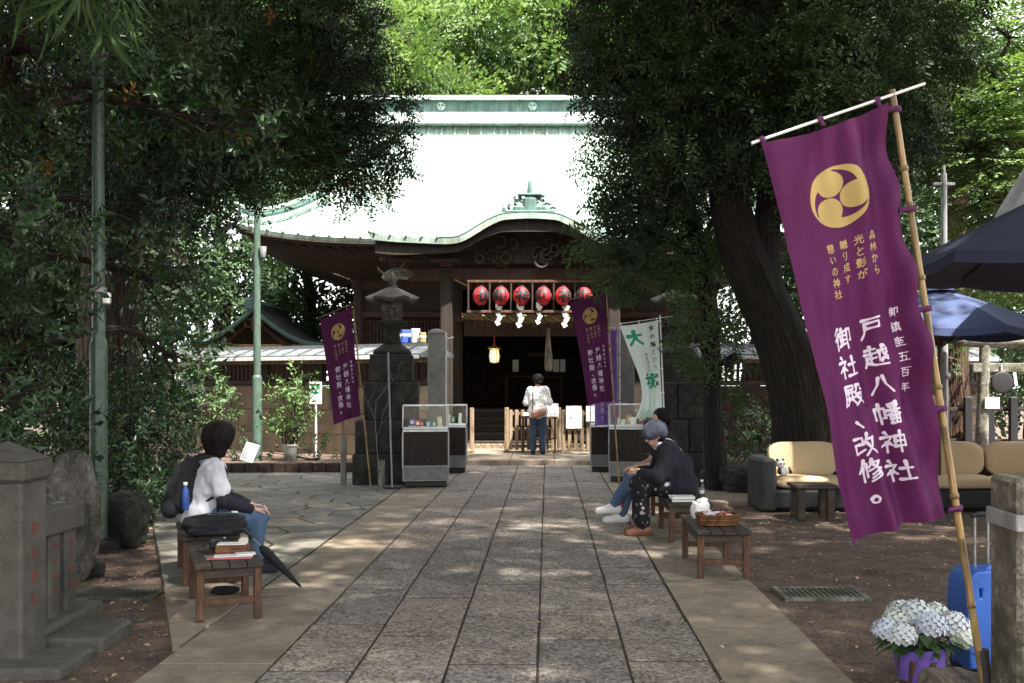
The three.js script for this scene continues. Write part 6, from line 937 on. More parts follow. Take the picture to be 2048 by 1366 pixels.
{ // standing visitor seen from behind
  const print = (() => { const c = canvas(256, 256), x = c.getContext('2d'); x.fillStyle = '#e4e2df'; x.fillRect(0, 0, 256, 256); reseed(300); for (let i = 0; i < 160; i++) { x.fillStyle = ['#6d6873', '#8d8a94', '#4f4a58', '#a79fa6'][i % 4]; x.beginPath(); x.ellipse(rnd() * 256, rnd() * 256, 3 + rnd() * 7, 2 + rnd() * 4, rnd() * 3, 0, 7); x.fill(); } const t = canvasTex(c); t.wrapS = t.wrapT = THREE.RepeatWrapping; t.repeat.set(2.2, 2.2); return std({ map: t, roughness: 0.9 }); })();
  const legs = [chain([[0, 0.86, 0.085, 0.095], [0.015, 0.47, 0.095, 0.06], [-0.01, 0.09, 0.1, 0.04]]), chain([[0, 0.86, -0.085, 0.095], [0.015, 0.47, -0.095, 0.06], [-0.01, 0.09, -0.1, 0.04]])].flat();
  const torso = [[0, 0.9, -0.07, 0, 0.9, 0.07, 0.115, 0.115], [0, 0.95, -0.05, 0.0, 1.15, -0.07, 0.1, 0.1], [0, 0.95, 0.05, 0.0, 1.15, 0.07, 0.1, 0.1], [0.0, 1.15, -0.07, -0.01, 1.3, -0.09, 0.1, 0.075], [0.0, 1.15, 0.07, -0.01, 1.3, 0.09, 0.1, 0.075], [-0.01, 1.33, -0.13, -0.01, 1.33, 0.13, 0.058, 0.058]];
  const armR = [[-0.01, 1.33, 0.17, 0.05], [0.03, 1.07, 0.245, 0.042], [0.24, 1.12, 0.08, 0.03]], armL = [[-0.01, 1.33, -0.17, 0.05], [0.03, 1.07, -0.245, 0.042], [0.24, 1.12, -0.08, 0.03]];
  const hd = headAt([0.03, 1.53, 0], 0, 0.25), H = hd.R, hc = (a, b, r0, r1) => [...H(a), ...H(b), r0, r1];
  makePerson('person in patterned white blouse and jeans standing with back turned at the fence', [-0.2, 0.1, -21.75], facing(0, -1), { body: [...torso, ...legs, ...chain(armR), ...chain(armL), [-0.01, 1.34, 0, 0.02, 1.47, 0, 0.052, 0.05]], head: hd,
    hands: [handPrims([0.24, 1.12, 0.08], [0.5, 0.3, -0.8], [0.2, 0, -1], 1, 0.3), handPrims([0.24, 1.12, -0.08], [0.5, 0.3, 0.8], [0.2, 0, 1], -1, 0.3)],
    wear: [['blouse', [...grow(torso, 0.022), [0, 0.84, -0.07, 0, 0.84, 0.07, 0.125, 0.125], ...grow(chain([armR[0], armR[1], [0.1, 1.09, 0.19, 0.038]]), 0.02), ...grow(chain([armL[0], armL[1], [0.1, 1.09, -0.19, 0.038]]), 0.02)], print, 0.011, 0.012, 14, 0.035], ['jeans', [...grow(torso.slice(0, 1), 0.008), ...grow(legs, 0.014)], jeansDark, 0.011, 0.01, 16], ['shoe', shoe([-0.01, 0, 0.1], [1, 0.1]), navy, 0.008], ['shoe', shoe([-0.01, 0, -0.1], [1, -0.1]), navy, 0.008], ['hair', [hc([-0.02, 0.045, -0.02], [-0.02, 0.045, 0.02], 0.095, 0.095), hc([-0.045, -0.01, -0.02], [-0.045, -0.05, 0.02], 0.07, 0.05)], M.hair, 0.008, 0.01, 24]] });
  const bag = thing('handbag', 'brown leather shoulder bag worn by the standing visitor', 'bag', [-0.2, 0.1, -21.75], facing(0, -1)), lea = std({ color: C(0.26, 0.13, 0.09), roughness: 0.5 });
  put('body', field([[-0.15, 0.86, -0.08, -0.13, 0.9, 0.12, 0.06, 0.055], [-0.15, 0.8, -0.08, -0.13, 0.85, 0.12, 0.055, 0.05]], 0.03, 0.009), lea, bag); put('strap', tube([[-0.13, 0.9, 0.14, 0.012], [0.0, 1.1, 0.14, 0.012], [0.02, 1.38, -0.06, 0.012], [-0.07, 1.38, -0.09, 0.012], [-0.14, 1.1, -0.1, 0.012], [-0.16, 0.9, -0.1, 0.012]], 6, true, 5), M.black, bag);
}
{ // seated, hat and floral trousers
  const print = (() => { const c = canvas(256, 256), x = c.getContext('2d'); x.fillStyle = '#0e0d12'; x.fillRect(0, 0, 256, 256); reseed(301); for (let i = 0; i < 26; i++) { const X = rnd() * 256, Y = rnd() * 256, r = 6 + rnd() * 9; x.fillStyle = ['#b9b4bb', '#8f8a95', '#6d6876'][i % 3]; for (let k = 0; k < 5; k++) { x.beginPath(); x.ellipse(X + Math.cos(k * 1.257) * r * 0.6, Y + Math.sin(k * 1.257) * r * 0.6, r * 0.5, r * 0.32, k * 1.257, 0, 7); x.fill(); } } const t = canvasTex(c); t.wrapS = t.wrapT = THREE.RepeatWrapping; t.repeat.set(2.6, 2.6); return std({ map: t, roughness: 0.9 }); })();
  const hipR = [0.02, 0.5, 0.09], hipL = [0.02, 0.5, -0.09], kR = [0.43, 0.52, 0.1], kL = [0.44, 0.52, -0.08], aR = [0.4, 0.1, 0.12], aL = [0.42, 0.1, -0.1];
  const legs = [chain([[...hipR, 0.115], [...kR, 0.072], [...aR, 0.04]]), chain([[...hipL, 0.115], [...kL, 0.072], [...aL, 0.04]])].flat();
  const torso = [[0, 0.51, -0.08, 0, 0.51, 0.08, 0.13, 0.13], [0.0, 0.55, -0.06, 0.06, 0.72, -0.08, 0.125, 0.125], [0.0, 0.55, 0.06, 0.06, 0.72, 0.08, 0.125, 0.125], [0.06, 0.72, -0.08, 0.14, 0.87, -0.1, 0.12, 0.085], [0.06, 0.72, 0.08, 0.14, 0.87, 0.1, 0.12, 0.085], [0.15, 0.88, -0.14, 0.15, 0.88, 0.14, 0.07, 0.07]];
  const armR = [[0.15, 0.88, 0.185, 0.058], [0.25, 0.63, 0.2, 0.048], [0.44, 0.66, 0.07, 0.033]], armL = [[0.15, 0.88, -0.185, 0.058], [0.27, 0.62, -0.2, 0.048], [0.45, 0.64, -0.05, 0.033]];
  const hd = headAt([0.27, 1.04, 0], 0.25, 0.3), H = hd.R, hc = (a, b, r0, r1) => [...H(a), ...H(b), r0, r1];
  makePerson('person in dark top, grey-blue hat and floral trousers seated on a bench', [1.4, 0, -11.05], facing(-1, 0.06), { body: [...torso, ...legs, ...chain(armR), ...chain(armL), [0.15, 0.9, 0, 0.24, 1.0, 0, 0.055, 0.052], ...shoe([0.4, 0, 0.12], [1, 0.1], 0.23), ...shoe([0.42, 0, -0.1], [1, 0], 0.23)], head: hd,
    hands: [handPrims([0.44, 0.66, 0.07], [0.6, 0.25, -0.7], [0.2, -0.9, 0], 1, 0.8), handPrims([0.45, 0.64, -0.05], [0.6, 0.3, 0.6], [0.2, -0.9, 0], -1, 0.8)],
    wear: [['top', [...grow(torso, 0.03), [0, 0.45, -0.09, 0, 0.45, 0.09, 0.13, 0.13], ...grow(chain([armR[0], armR[1], [0.41, 0.655, 0.09, 0.036]]), 0.024), ...grow(chain([armL[0], armL[1], [0.42, 0.637, -0.07, 0.036]]), 0.024)], navy, 0.010, 0.024, 14, 0.045], ['trousers', [...grow(legs, 0.02), [kR[0], kR[1], kR[2], 0.405, 0.17, 0.12, 0.09, 0.085], [kL[0], kL[1], kL[2], 0.42, 0.17, -0.1, 0.09, 0.085]], print, 0.011, 0.016, 12], ['shoe', grow(shoe([0.4, 0, 0.12], [1, 0.1], 0.23), 0.005), std({ color: C(0.15, 0.058, 0.028), roughness: 0.5 }), 0.007], ['shoe', grow(shoe([0.42, 0, -0.1], [1, 0], 0.23), 0.005), std({ color: C(0.15, 0.058, 0.028), roughness: 0.5 }), 0.007],
      ['hair', [hc([-0.04, 0.0, -0.03], [-0.04, -0.06, -0.03], 0.075, 0.05), hc([-0.04, 0.0, 0.03], [-0.04, -0.06, 0.03], 0.075, 0.05)], M.hair, 0.008, 0.008, 24], ['hat', [hc([-0.02, 0.06, -0.02], [-0.02, 0.06, 0.02], 0.1, 0.1), hc([-0.05, 0.03, 0], [0.05, 0.05, 0], 0.1, 0.085), hc([0.09, 0.035, -0.05], [0.09, 0.035, 0.05], 0.035, 0.035)], fabric(C(0.065, 0.075, 0.11)), 0.008, 0.012, 18], ['collar', [hc([-0.01, -0.12, -0.05], [-0.01, -0.12, 0.05], 0.05, 0.05)], whiteCloth, 0.01]] });
  const st = put('bag_strap', tube([[0.2, 0.99, 0.06, 0.014], [0.1, 0.985, 0.1, 0.014], [-0.0, 0.9, 0.11, 0.014], [-0.09, 0.74, 0.1, 0.014], [-0.145, 0.56, 0.09, 0.014]], 8, true, 5), M.white); st.position.set(1.4, 0, -11.05); st.rotation.y = facing(-1, 0.06); tag(st, 'white bag strap over the back of the dark top', 'strap');
}
{ // seated behind, jeans and white sneakers
  const hipR = [0.02, 0.5, 0.085], hipL = [0.02, 0.5, -0.085], kR = [0.46, 0.53, 0.09], kL = [0.46, 0.55, -0.05], aR = [0.56, 0.1, 0.1], aL = [0.66, 0.22, 0.02];
  const legs = [chain([[...hipR, 0.1], [...kR, 0.064], [...aR, 0.042]]), chain([[...hipL, 0.1], [...kL, 0.064], [...aL, 0.042]])].flat();
  const torso = [[0, 0.51, -0.07, 0, 0.51, 0.07, 0.12, 0.12], [0.0, 0.55, -0.05, 0.04, 0.74, -0.07, 0.11, 0.11], [0.0, 0.55, 0.05, 0.04, 0.74, 0.07, 0.11, 0.11], [0.04, 0.74, -0.07, 0.08, 0.92, -0.1, 0.11, 0.08], [0.04, 0.74, 0.07, 0.08, 0.92, 0.1, 0.11, 0.08], [0.08, 0.94, -0.14, 0.08, 0.94, 0.14, 0.065, 0.065]];
  const armR = [[0.08, 0.94, 0.18, 0.054], [0.2, 0.68, 0.22, 0.045], [0.42, 0.62, 0.1, 0.032]], armL = [[0.08, 0.94, -0.18, 0.054], [0.2, 0.68, -0.22, 0.045], [0.42, 0.63, -0.08, 0.032]];
  const hd = headAt([0.13, 1.16, 0], 0.2, 0.1), H = hd.R, hc = (a, b, r0, r1) => [...H(a), ...H(b), r0, r1];
  makePerson('person in jeans and white sneakers seated behind the one in floral trousers', [1.42, 0, -11.95], facing(-1, 0.1), { body: [...torso, ...legs, ...chain(armR), ...chain(armL), [0.08, 0.95, 0, 0.12, 1.09, 0, 0.054, 0.05]], head: hd,
    hands: [handPrims([0.42, 0.62, 0.1], [0.9, 0, -0.3], [0, -1, 0], 1, 0.6), handPrims([0.42, 0.63, -0.08], [0.9, 0, 0.3], [0, -1, 0], -1, 0.6)],
    wear: [['shirt', [...grow(torso, 0.02), ...grow(chain([armR[0], [0.15, 0.78, 0.205, 0.05]]), 0.02), ...grow(chain([armL[0], [0.15, 0.78, -0.205, 0.05]]), 0.02)], navy, 0.0115, 0.012, 13, 0.035], ['jeans', grow(legs, 0.016), jeans, 0.011, 0.012, 16], ['shoe', shoe([0.58, 0, 0.1], [1, 0.05], 0.27), M.white, 0.007], ['shoe', shoe([0.68, 0.12, 0.02], [1, 0.0], 0.27), M.white, 0.007], ['sole', sole([0.58, 0.0, 0.1], [1, 0.05], 0.27).map((p) => [p[0], p[1] - 0.0, p[2], p[3], p[4], p[5], 0.014, 0.014]), M.stone, 0.006], ['shoe_tongue', [[0.6, 0.2, 0.02, 0.66, 0.185, 0.02, 0.032, 0.02]], M.red, 0.008],
      ['hair', [hc([-0.02, 0.05, -0.02], [-0.02, 0.05, 0.02], 0.098, 0.098), hc([-0.045, 0.0, -0.03], [-0.045, -0.06, -0.03], 0.07, 0.045), hc([-0.045, 0.0, 0.03], [-0.045, -0.06, 0.03], 0.07, 0.045)], M.hair, 0.008, 0.01, 24]] });
}
// ---------------------------------------------------------------- trees and shrubs
function leafGeo(list) { // list of [base, dir, normal, length, width]
  const pos = [], nor = [];
  for (const [b, d, n, L, w] of list) {
    const s = d.clone().cross(n).normalize(), m = b.clone().addScaledVector(d, L * 0.45), t = b.clone().addScaledVector(d, L).addScaledVector(n, -L * 0.14), l = m.clone().addScaledVector(s, w / 2).addScaledVector(n, w * 0.16), r = m.clone().addScaledVector(s, -w / 2).addScaledVector(n, w * 0.16);
    for (const [a, c, e] of [[b, m, l], [m, t, l], [b, r, m], [m, r, t]]) { const q = c.clone().sub(a).cross(e.clone().sub(a)).normalize(); for (const v of [a, c, e]) { pos.push(v.x, v.y, v.z); nor.push(q.x, q.y, q.z); } }
  }
  const g = new THREE.BufferGeometry(); g.setAttribute('position', new THREE.Float32BufferAttribute(pos, 3)); g.setAttribute('normal', new THREE.Float32BufferAttribute(nor, 3)); return g;
}
function sprig(kind, seed) {
  reseed(seed); const L = [], up = V(0, 1, 0);
  const add = (p, dir, n, l, w) => L.push([p, dir.normalize(), n.normalize(), l, w]);
  if (kind === 'broad') for (let i = 0; i < 10; i++) { const t = 0.05 + i * 0.026, a = i * 2.4, d = V(Math.cos(a), 0.35 + 0.07 * i, Math.sin(a)); add(V(0, t, 0), d, V(-Math.cos(a) * 0.4, 1, -Math.sin(a) * 0.4).add(V(rr(-0.3, 0.3), 0, rr(-0.3, 0.3))), rr(0.085, 0.125), rr(0.036, 0.05)); }
  if (kind === 'fine') for (let i = 0; i < 18; i++) { const t = 0.02 + i * 0.017, s = i % 2 ? 1 : -1, d = V(s * 0.9, 0.55, rr(-0.35, 0.35)); add(V(rr(-0.02, 0.02), t, rr(-0.03, 0.03)), d, V(rr(-0.4, 0.4), rr(-0.2, 0.4), 1), rr(0.055, 0.085), rr(0.02, 0.028)); }
  if (kind === 'spray') for (let i = 0; i < 16; i++) { const t = 0.03 + i * 0.019, s = i % 2 ? 1 : -1, d = V(s * rr(0.5, 1), 0.5, rr(-0.12, 0.12)); const o = s * rr(0, 0.06); add(V(o, t, rr(-0.015, 0.015)), d, V(rr(-0.15, 0.15), 0, 1), rr(0.05, 0.08), rr(0.032, 0.05)); }
  if (kind === 'blade') for (let i = 0; i < 9; i++) { const a = i * 2.4, d = V(Math.cos(a) * 0.8, 1, Math.sin(a) * 0.8); add(V(0, 0, 0), d, V(-Math.cos(a), 0.8, -Math.sin(a)), rr(0.35, 0.6), 0.045); }
  return leafGeo(L);
}
const SPRIG = { broad: sprig('broad', 1), fine: sprig('fine', 2), spray: sprig('spray', 3), blade: sprig('blade', 4) };
const leafMat = (rough, through) => phy({ color: C(1, 1, 1), roughness: rough, transmission: through, thickness: 0, side: THREE.DoubleSide, specularIntensity: 0.8 });
const LEAF = { gloss: phy({ color: C(1, 1, 1), roughness: 0.42, side: THREE.DoubleSide }), soft: leafMat(1, 0.4), mid: phy({ color: C(1, 1, 1), roughness: 0.55, side: THREE.DoubleSide }) };
// fill ellipsoids [x, y, z, rx, ry, rz] with sprigs; clumpy noise opens gaps
function crown(parent, origin, blobs, o) {
  const list = [], q = new THREE.Quaternion(), m = new THREE.Matrix4(), cols = [];
  for (const b of blobs) {
    const [cx, cy, cz, rx, ry, rz, dens = 1] = b, vol = 4.19 * rx * ry * rz, n = Math.round(vol * o.per * dens), off = rr(0, 50);
    for (let i = 0; i < n; i++) {
      let v; do v = V(rr(-1, 1), rr(-1, 1), rr(-1, 1)); while (v.lengthSq() > 1);
      const l = v.length(); if (l < 0.85 && rnd() < 0.25) v.multiplyScalar(lerp(1, 0.95 / Math.max(l, 0.2), 0.6));
      const edge = 1 + 0.5 * noise3(v.x * 1.7 + off, v.y * 1.7, v.z * 1.7); v.multiplyScalar(edge);
      const p = V(cx + v.x * rx, cy + v.y * ry, cz + v.z * rz), s = o.clump || 1.4;
      if (noise3(p.x * s, p.y * s, p.z * s) + 0.4 * noise3(p.x * s * 2.7, p.y * s * 2.7, p.z * s * 2.7) < (o.gap ?? -0.12) + rr(-0.08, 0.08)) continue;
      const out = v.clone().normalize().multiplyScalar(0.8).add(V(rr(-0.8, 0.8), rr(-0.5, 0.6) - (o.droop || 0), rr(-0.8, 0.8))).normalize();
      q.setFromUnitVectors(V(0, 1, 0), out); if (o.flat) { const up = V(rr(-0.25, 0.25), 1, rr(-0.25, 0.25)), y = V(out.x, out.y * 0.25 - 0.12, out.z).normalize(), x = y.clone().cross(up).normalize(), z = x.clone().cross(y); q.setFromRotationMatrix(m.makeBasis(x, y, z)); } else q.multiply(new THREE.Quaternion().setFromAxisAngle(V(0, 1, 0), rr(0, 6.28)));
      const sc = (o.size || 1) * rr(0.75, 1.3); list.push([p.sub(origin), q.clone(), sc]);
      const k = clamp(0.5 + 0.9 * noise3(p.x * 0.5 + 9, p.y * 0.5, p.z * 0.5) + rr(-0.28, 0.28), 0, 1), c = o.c0.clone().lerp(o.c1, k); if (rnd() < (o.dead || 0)) c.setRGB(0.25, 0.13, 0.02); cols.push(c);
    }
  }
  const im = new THREE.InstancedMesh(SPRIG[o.kind], o.mat, list.length); im.name = o.name || 'crown'; im.castShadow = im.receiveShadow = true; im.userData.kind = 'stuff';
  list.forEach(([p, r, s], i) => { im.setMatrixAt(i, m.compose(p, r, V(s, s, s))); im.setColorAt(i, cols[i]); });
  parent.add(im); return im;
}
function tree(name, label, base, trunk, blobs, o) {
  const g = thing(name, label, o.category || 'tree', [base.x, base.y || 0, base.z], 0, o.group); reseed(o.seed || 1);
  const B = V(base.x, base.y || 0, base.z), bark = o.bark || M.bark;
  put('trunk', tube(trunk.map(([x, y, z, r]) => [x - B.x, y - B.y, z - B.z, r]), o.sides || 20, true, 5, o.rough ?? 0.16), bark, g);
  const pts = []; const cv = new THREE.CatmullRomCurve3(trunk.map(([x, y, z]) => V(x, y, z))); for (let i = 0; i <= 20; i++) pts.push(cv.getPoint(i / 20));
  if (!o.noLimbs) for (const b of blobs) {
    const c = V(b[0], b[1], b[2]); let best = pts[0], bd = 1e9; for (const p of pts) { const dy = c.y - p.y, d = p.distanceTo(c) + (dy < 0.2 ? 2.5 : 0) + Math.max(0, dy) * 0.15; if (d < bd && p.y > (o.limbFrom ?? 1.5)) { bd = d; best = p; } }
    const a = best, mid = a.clone().lerp(c, 0.5).add(V(rr(-0.3, 0.3), rr(0.1, 0.4), rr(-0.3, 0.3))), r = Math.min(o.limbR || 0.13, 0.03 + 0.018 * a.distanceTo(c)), parts = [tube([[a.x, a.y, a.z, r * 1.25], [mid.x, mid.y, mid.z, r * 0.8], [c.x, c.y, c.z, r * 0.45]].map(([x, y, z, q]) => [x - B.x, y - B.y, z - B.z, q]), 8, false, 4, 0.1)];
    for (let i = 0; i < 9; i++) { const e = V(rr(-1, 1), rr(-0.8, 1), rr(-1, 1)).normalize().multiplyScalar(0.85), f = c.clone().add(V(e.x * b[3], e.y * b[4], e.z * b[5])), s = mid.clone().lerp(c, rr(0.2, 1)), k = s.clone().lerp(f, 0.5).add(V(rr(-0.12, 0.12), rr(-0.05, 0.15), rr(-0.12, 0.12))); parts.push(tube([[s.x, s.y, s.z, r * 0.4], [k.x, k.y, k.z, r * 0.25], [f.x, f.y, f.z, 0.005]].map(([x, y, z, q]) => [x - B.x, y - B.y, z - B.z, q]), 5, false, 3)); }
    put('limb', merge(parts), bark, g);
  }
  crown(g, B, blobs, o); return g;
}
const blob = (px, py, d, rx, ry, rz = rx, dens = 1) => { const p = at(px, py, d); return [p.x, p.y, p.z, rx, ry, rz, dens]; };
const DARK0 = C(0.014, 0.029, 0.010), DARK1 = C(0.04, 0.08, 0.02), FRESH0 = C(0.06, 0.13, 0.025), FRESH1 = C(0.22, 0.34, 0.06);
// big furrowed tree on the near left, its boughs reaching towards the roof
tree('evergreen_tree', 'broad furrowed tree whose dark boughs reach across to the shrine roof', V(-6.15, 0, -14.6), [[-6.15, -0.1, -14.6, 0.62], [-6.1, 0.6, -14.6, 0.45], [-6.05, 2.6, -14.5, 0.38], [-5.9, 5, -14.5, 0.34], [-5.3, 8, -14.2, 0.24], [-5, 10.5, -14, 0.12]], [
  blob(690, 300, 15, 0.85, 0.62, 0.9), blob(762, 215, 15.2, 0.42, 0.5, 0.6), blob(745, 330, 15, 0.4, 0.55, 0.5), blob(615, 170, 15, 1.15, 0.9, 1.2), blob(690, 60, 15, 0.5, 0.8, 0.9), blob(560, 290, 14.6, 0.8, 0.42, 0.9), blob(470, 240, 14.4, 1.1, 0.9, 1.2), blob(520, 60, 14.5, 1.3, 1.0, 1.3), blob(360, 130, 13.8, 1.3, 1.1, 1.4), blob(360, 340, 14, 0.9, 0.7, 1.0), blob(250, 300, 13.5, 1.1, 0.9, 1.0), blob(420, 350, 14.6, 0.5, 0.35, 0.6),
  [-4.6, 8.4, -14, 2.2, 1.3, 2.2, 0.6], [-6.5, 9.2, -13, 2.4, 1.6, 2.4, 0.5], [-3.2, 9.2, -12.5, 2.0, 1.0, 2.4, 0.7], [-7.5, 7, -15, 2, 1.6, 2, 0.6], [-1.2, 9.4, -11, 2.0, 0.9, 2.4, 1.0]],
  { kind: 'fine', mat: LEAF.mid, per: 270, size: 1.0, c0: DARK0, c1: DARK1, seed: 5, clump: 1.5, gap: -0.2, droop: 0.25, bark: M.barkPale, dead: 0.004 });
// glossy broadleaf tree close on the left
tree('camellia_tree', 'glossy leaved tree crowding round the thick green lamp post', V(-5.3, 0, -9.6), [[-5.3, -0.1, -9.6, 0.16], [-5.2, 1.5, -9.7, 0.13], [-5.35, 3.2, -9.8, 0.11], [-5.0, 5, -9.9, 0.08], [-4.7, 6.8, -9.8, 0.05]], [
  blob(30, 480, 9.4, 0.6, 0.65), blob(90, 260, 11.0, 1.0, 0.8), blob(0, 90, 9.6, 0.75, 0.8), blob(340, 210, 11.0, 0.65, 0.5), blob(470, 260, 11, 0.6, 0.35), blob(280, 440, 11.4, 0.7, 0.6), blob(30, 680, 9.6, 0.5, 0.6), blob(340, 570, 12.2, 0.4, 0.65), blob(30, 820, 8.8, 0.45, 0.4), blob(230, 60, 11.6, 1.0, 0.7), blob(350, 720, 12.6, 0.4, 0.5, 0.4), [-4.2, 6.6, -9, 1.6, 0.8, 1.6, 0.7], [-6, 6.2, -8, 1.6, 1.2, 1.6, 0.7]],
  { kind: 'broad', mat: LEAF.gloss, per: 150, size: 1.05, c0: C(0.013, 0.032, 0.011), c1: C(0.042, 0.10, 0.024), seed: 8, clump: 1.8, gap: -0.2, rough: 0.1, sides: 12, limbR: 0.05, dead: 0.012 });
// long leaved plant high at the near left corner
{ const b = at(150, -60, 8.6), g = thing('strap_leaf_plant', 'drooping long bladed leaves hanging among the dark foliage', 'plant', [b.x, b.y, b.z]); reseed(12); put('stem', tube([[-0.8, 0.5, 0, 0.02], [-0.3, 0.2, 0, 0.018], [0, 0, 0, 0.01]], 6, true, 3), M.bark, g); crown(g, b, [[b.x, b.y - 0.1, b.z, 0.5, 0.35, 0.4, 1]], { kind: 'blade', mat: LEAF.gloss, per: 90, size: 1.0, c0: C(0.04, 0.09, 0.025), c1: C(0.10, 0.19, 0.045), droop: 1.3, gap: -1, name: 'foliage' }); }
// leaning tree on the right
tree('leaning_tree', 'big dark tree leaning over the sofa towards the shrine', V(3.38, 0, -14.4), [[3.52, -0.1, -14.4, 0.48], [3.46, 0.6, -14.4, 0.36], [3.34, 1.5, -14.35, 0.35], [3.16, 2.2, -14.3, 0.36], [2.86, 2.85, -14.25, 0.33], [2.6, 3.5, -14.2, 0.28], [2.42, 4.2, -14.1, 0.26], [2.4, 5.6, -13.9, 0.2], [2.8, 8.6, -13.6, 0.13]], [
  blob(1310, 90, 14, 1.0, 0.85, 1.2), blob(1205, 165, 14.2, 0.42, 0.4, 0.6), blob(1260, 30, 14.2, 0.8, 0.6, 1), blob(1420, 200, 13.8, 1.2, 1.0, 1.3), blob(1580, 180, 13.6, 1.2, 1.0, 1.3), blob(1720, 110, 13.2, 1.2, 1.1, 1.4), blob(1740, 280, 13.4, 0.6, 0.6, 0.8), blob(1600, 330, 14.3, 0.8, 0.7, 0.9), blob(1480, 60, 13.5, 1.3, 0.9, 1.3), blob(1300, 270, 14, 0.55, 0.4, 0.7), blob(1380, 330, 14, 0.6, 0.45, 0.8),
  [2.5, 8.8, -13.5, 2.6, 1.2, 2.4, 0.6], [0.6, 9.3, -13.4, 2.2, 1.0, 2.6, 1.0], [1.6, 9.6, -16.2, 1.9, 0.9, 1.6, 0.8], [1.2, 9.4, -9.4, 2.4, 1.0, 2.2, 1.0], [5.2, 8.6, -13, 2.2, 1.3, 2.4, 0.6], [3.5, 9.6, -10.8, 2.6, 1.2, 2.2, 0.6], [4.4, 8.2, -15.5, 1.8, 1.2, 1.6, 0.6]],
  { kind: 'fine', mat: LEAF.mid, per: 260, size: 1.05, c0: C(0.016, 0.034, 0.012), c1: C(0.048, 0.088, 0.022), seed: 15, clump: 1.4, gap: -0.2, droop: 0.3, bark: M.barkShaded });
{ const lt = scene.getObjectByName('leaning_tree'), B = lt.position; put('limb', tube([[2.95, 2.7, -14.27, 0.24], [2.98, 3.3, -14.3, 0.2], [3.02, 4.0, -14.35, 0.18], [3.2, 5.2, -14.4, 0.15], [3.7, 7.5, -14.2, 0.1]].map(([x, y, z, r]) => [x - B.x, y, z - B.z, r]), 16, false, 4, 0.14), M.barkShaded, lt); }
// slimmer tree with fresh leaves beside the porch
tree('young_tree', 'slender dark stemmed tree with fresh green leaves beside the shrine porch', V(2.55, 0, -15.6), [[2.55, -0.1, -15.6, 0.19], [2.45, 1.2, -15.6, 0.15], [2.38, 2.6, -15.5, 0.14], [2.15, 3.8, -15.3, 0.11], [1.8, 4.9, -15.1, 0.07]], [
  blob(1215, 465, 15, 0.4, 0.34, 0.45), blob(1260, 430, 15, 0.5, 0.5, 0.5), blob(1240, 530, 15, 0.4, 0.24, 0.4), blob(1310, 390, 15, 0.6, 0.45, 0.6), blob(1345, 490, 15.2, 0.5, 0.4, 0.5), blob(1275, 535, 15, 0.3, 0.2, 0.3), blob(1400, 430, 15, 0.6, 0.5, 0.6), blob(1260, 330, 15.1, 0.45, 0.4, 0.5), blob(1405, 690, 15.3, 0.4, 0.3, 0.35, 0.7), blob(1430, 600, 15.4, 0.45, 0.4, 0.4, 0.7), blob(1450, 740, 15.3, 0.35, 0.25, 0.3, 0.6)],
  { kind: 'fine', mat: LEAF.soft, per: 520, size: 1.15, c0: C(0.02, 0.05, 0.012), c1: C(0.075, 0.16, 0.03), seed: 21, clump: 2.0, gap: -0.16, droop: 0.2, sides: 12, limbR: 0.06, bark: M.barkShaded });
// maples at the right edge, in the sun
tree('maple_tree', 'sunlit yellow-green maple behind the parasols', V(9.5, 0, -17.3), [[9.5, -0.1, -17.3, 0.26], [9.3, 1.5, -17.3, 0.2], [8.7, 3.2, -17.2, 0.17], [7.8, 5.0, -17, 0.12], [7.2, 6.6, -17, 0.06]], [blob(1930, 300, 16.5, 0.8, 0.9, 0.9), blob(1990, 200, 16.5, 0.8, 0.6, 0.9), blob(1960, 400, 16.4, 0.6, 0.4, 0.7), blob(2060, 330, 16.5, 0.8, 0.8, 0.9), blob(1890, 230, 17, 0.4, 0.5, 0.5), blob(1900, 540, 16.8, 0.7, 0.25, 0.6), blob(2020, 560, 16.8, 0.8, 0.3, 0.7), blob(2000, 60, 17, 1.1, 0.8, 1)],
  { kind: 'spray', mat: LEAF.soft, per: 200, size: 1.3, c0: FRESH0, c1: FRESH1, seed: 25, clump: 1.9, gap: -0.08, flat: true, sides: 14, bark: M.barkPale, limbR: 0.07 });
{ const g = thing('cedar_trunk_tree', 'reddish furrowed trunk standing behind the torii gate', 'tree', [8.05, 0, -20.8]); g.userData.label = 'reddish furrowed tree trunk wrapped with ivy behind the faded parasol'; put('trunk', tube([[0, -0.1, 0, 0.42], [0, 0.8, 0, 0.3], [0, 4, 0, 0.26], [0.1, 9, 0, 0.15]], 20, true, 5, 0.14), std({ color: C(0.14, 0.075, 0.05), map: T.bark, bumpMap: T.barkBump, bumpScale: 0.03, roughness: 1 }), g); reseed(28); crown(g, g.position, [[8.2, 1.9, -20.5, 0.3, 0.5, 0.2], [7.8, 2.6, -20.6, 0.3, 0.4, 0.3], [8.1, 8.5, -20.8, 2.2, 1.8, 2, 0.25], [9.2, 6.6, -20.8, 1.7, 1.3, 1.7, 0.3]], { kind: 'spray', mat: LEAF.soft, per: 130, size: 1.2, c0: FRESH0, c1: C(0.1, 0.2, 0.05), gap: -0.3 }); }
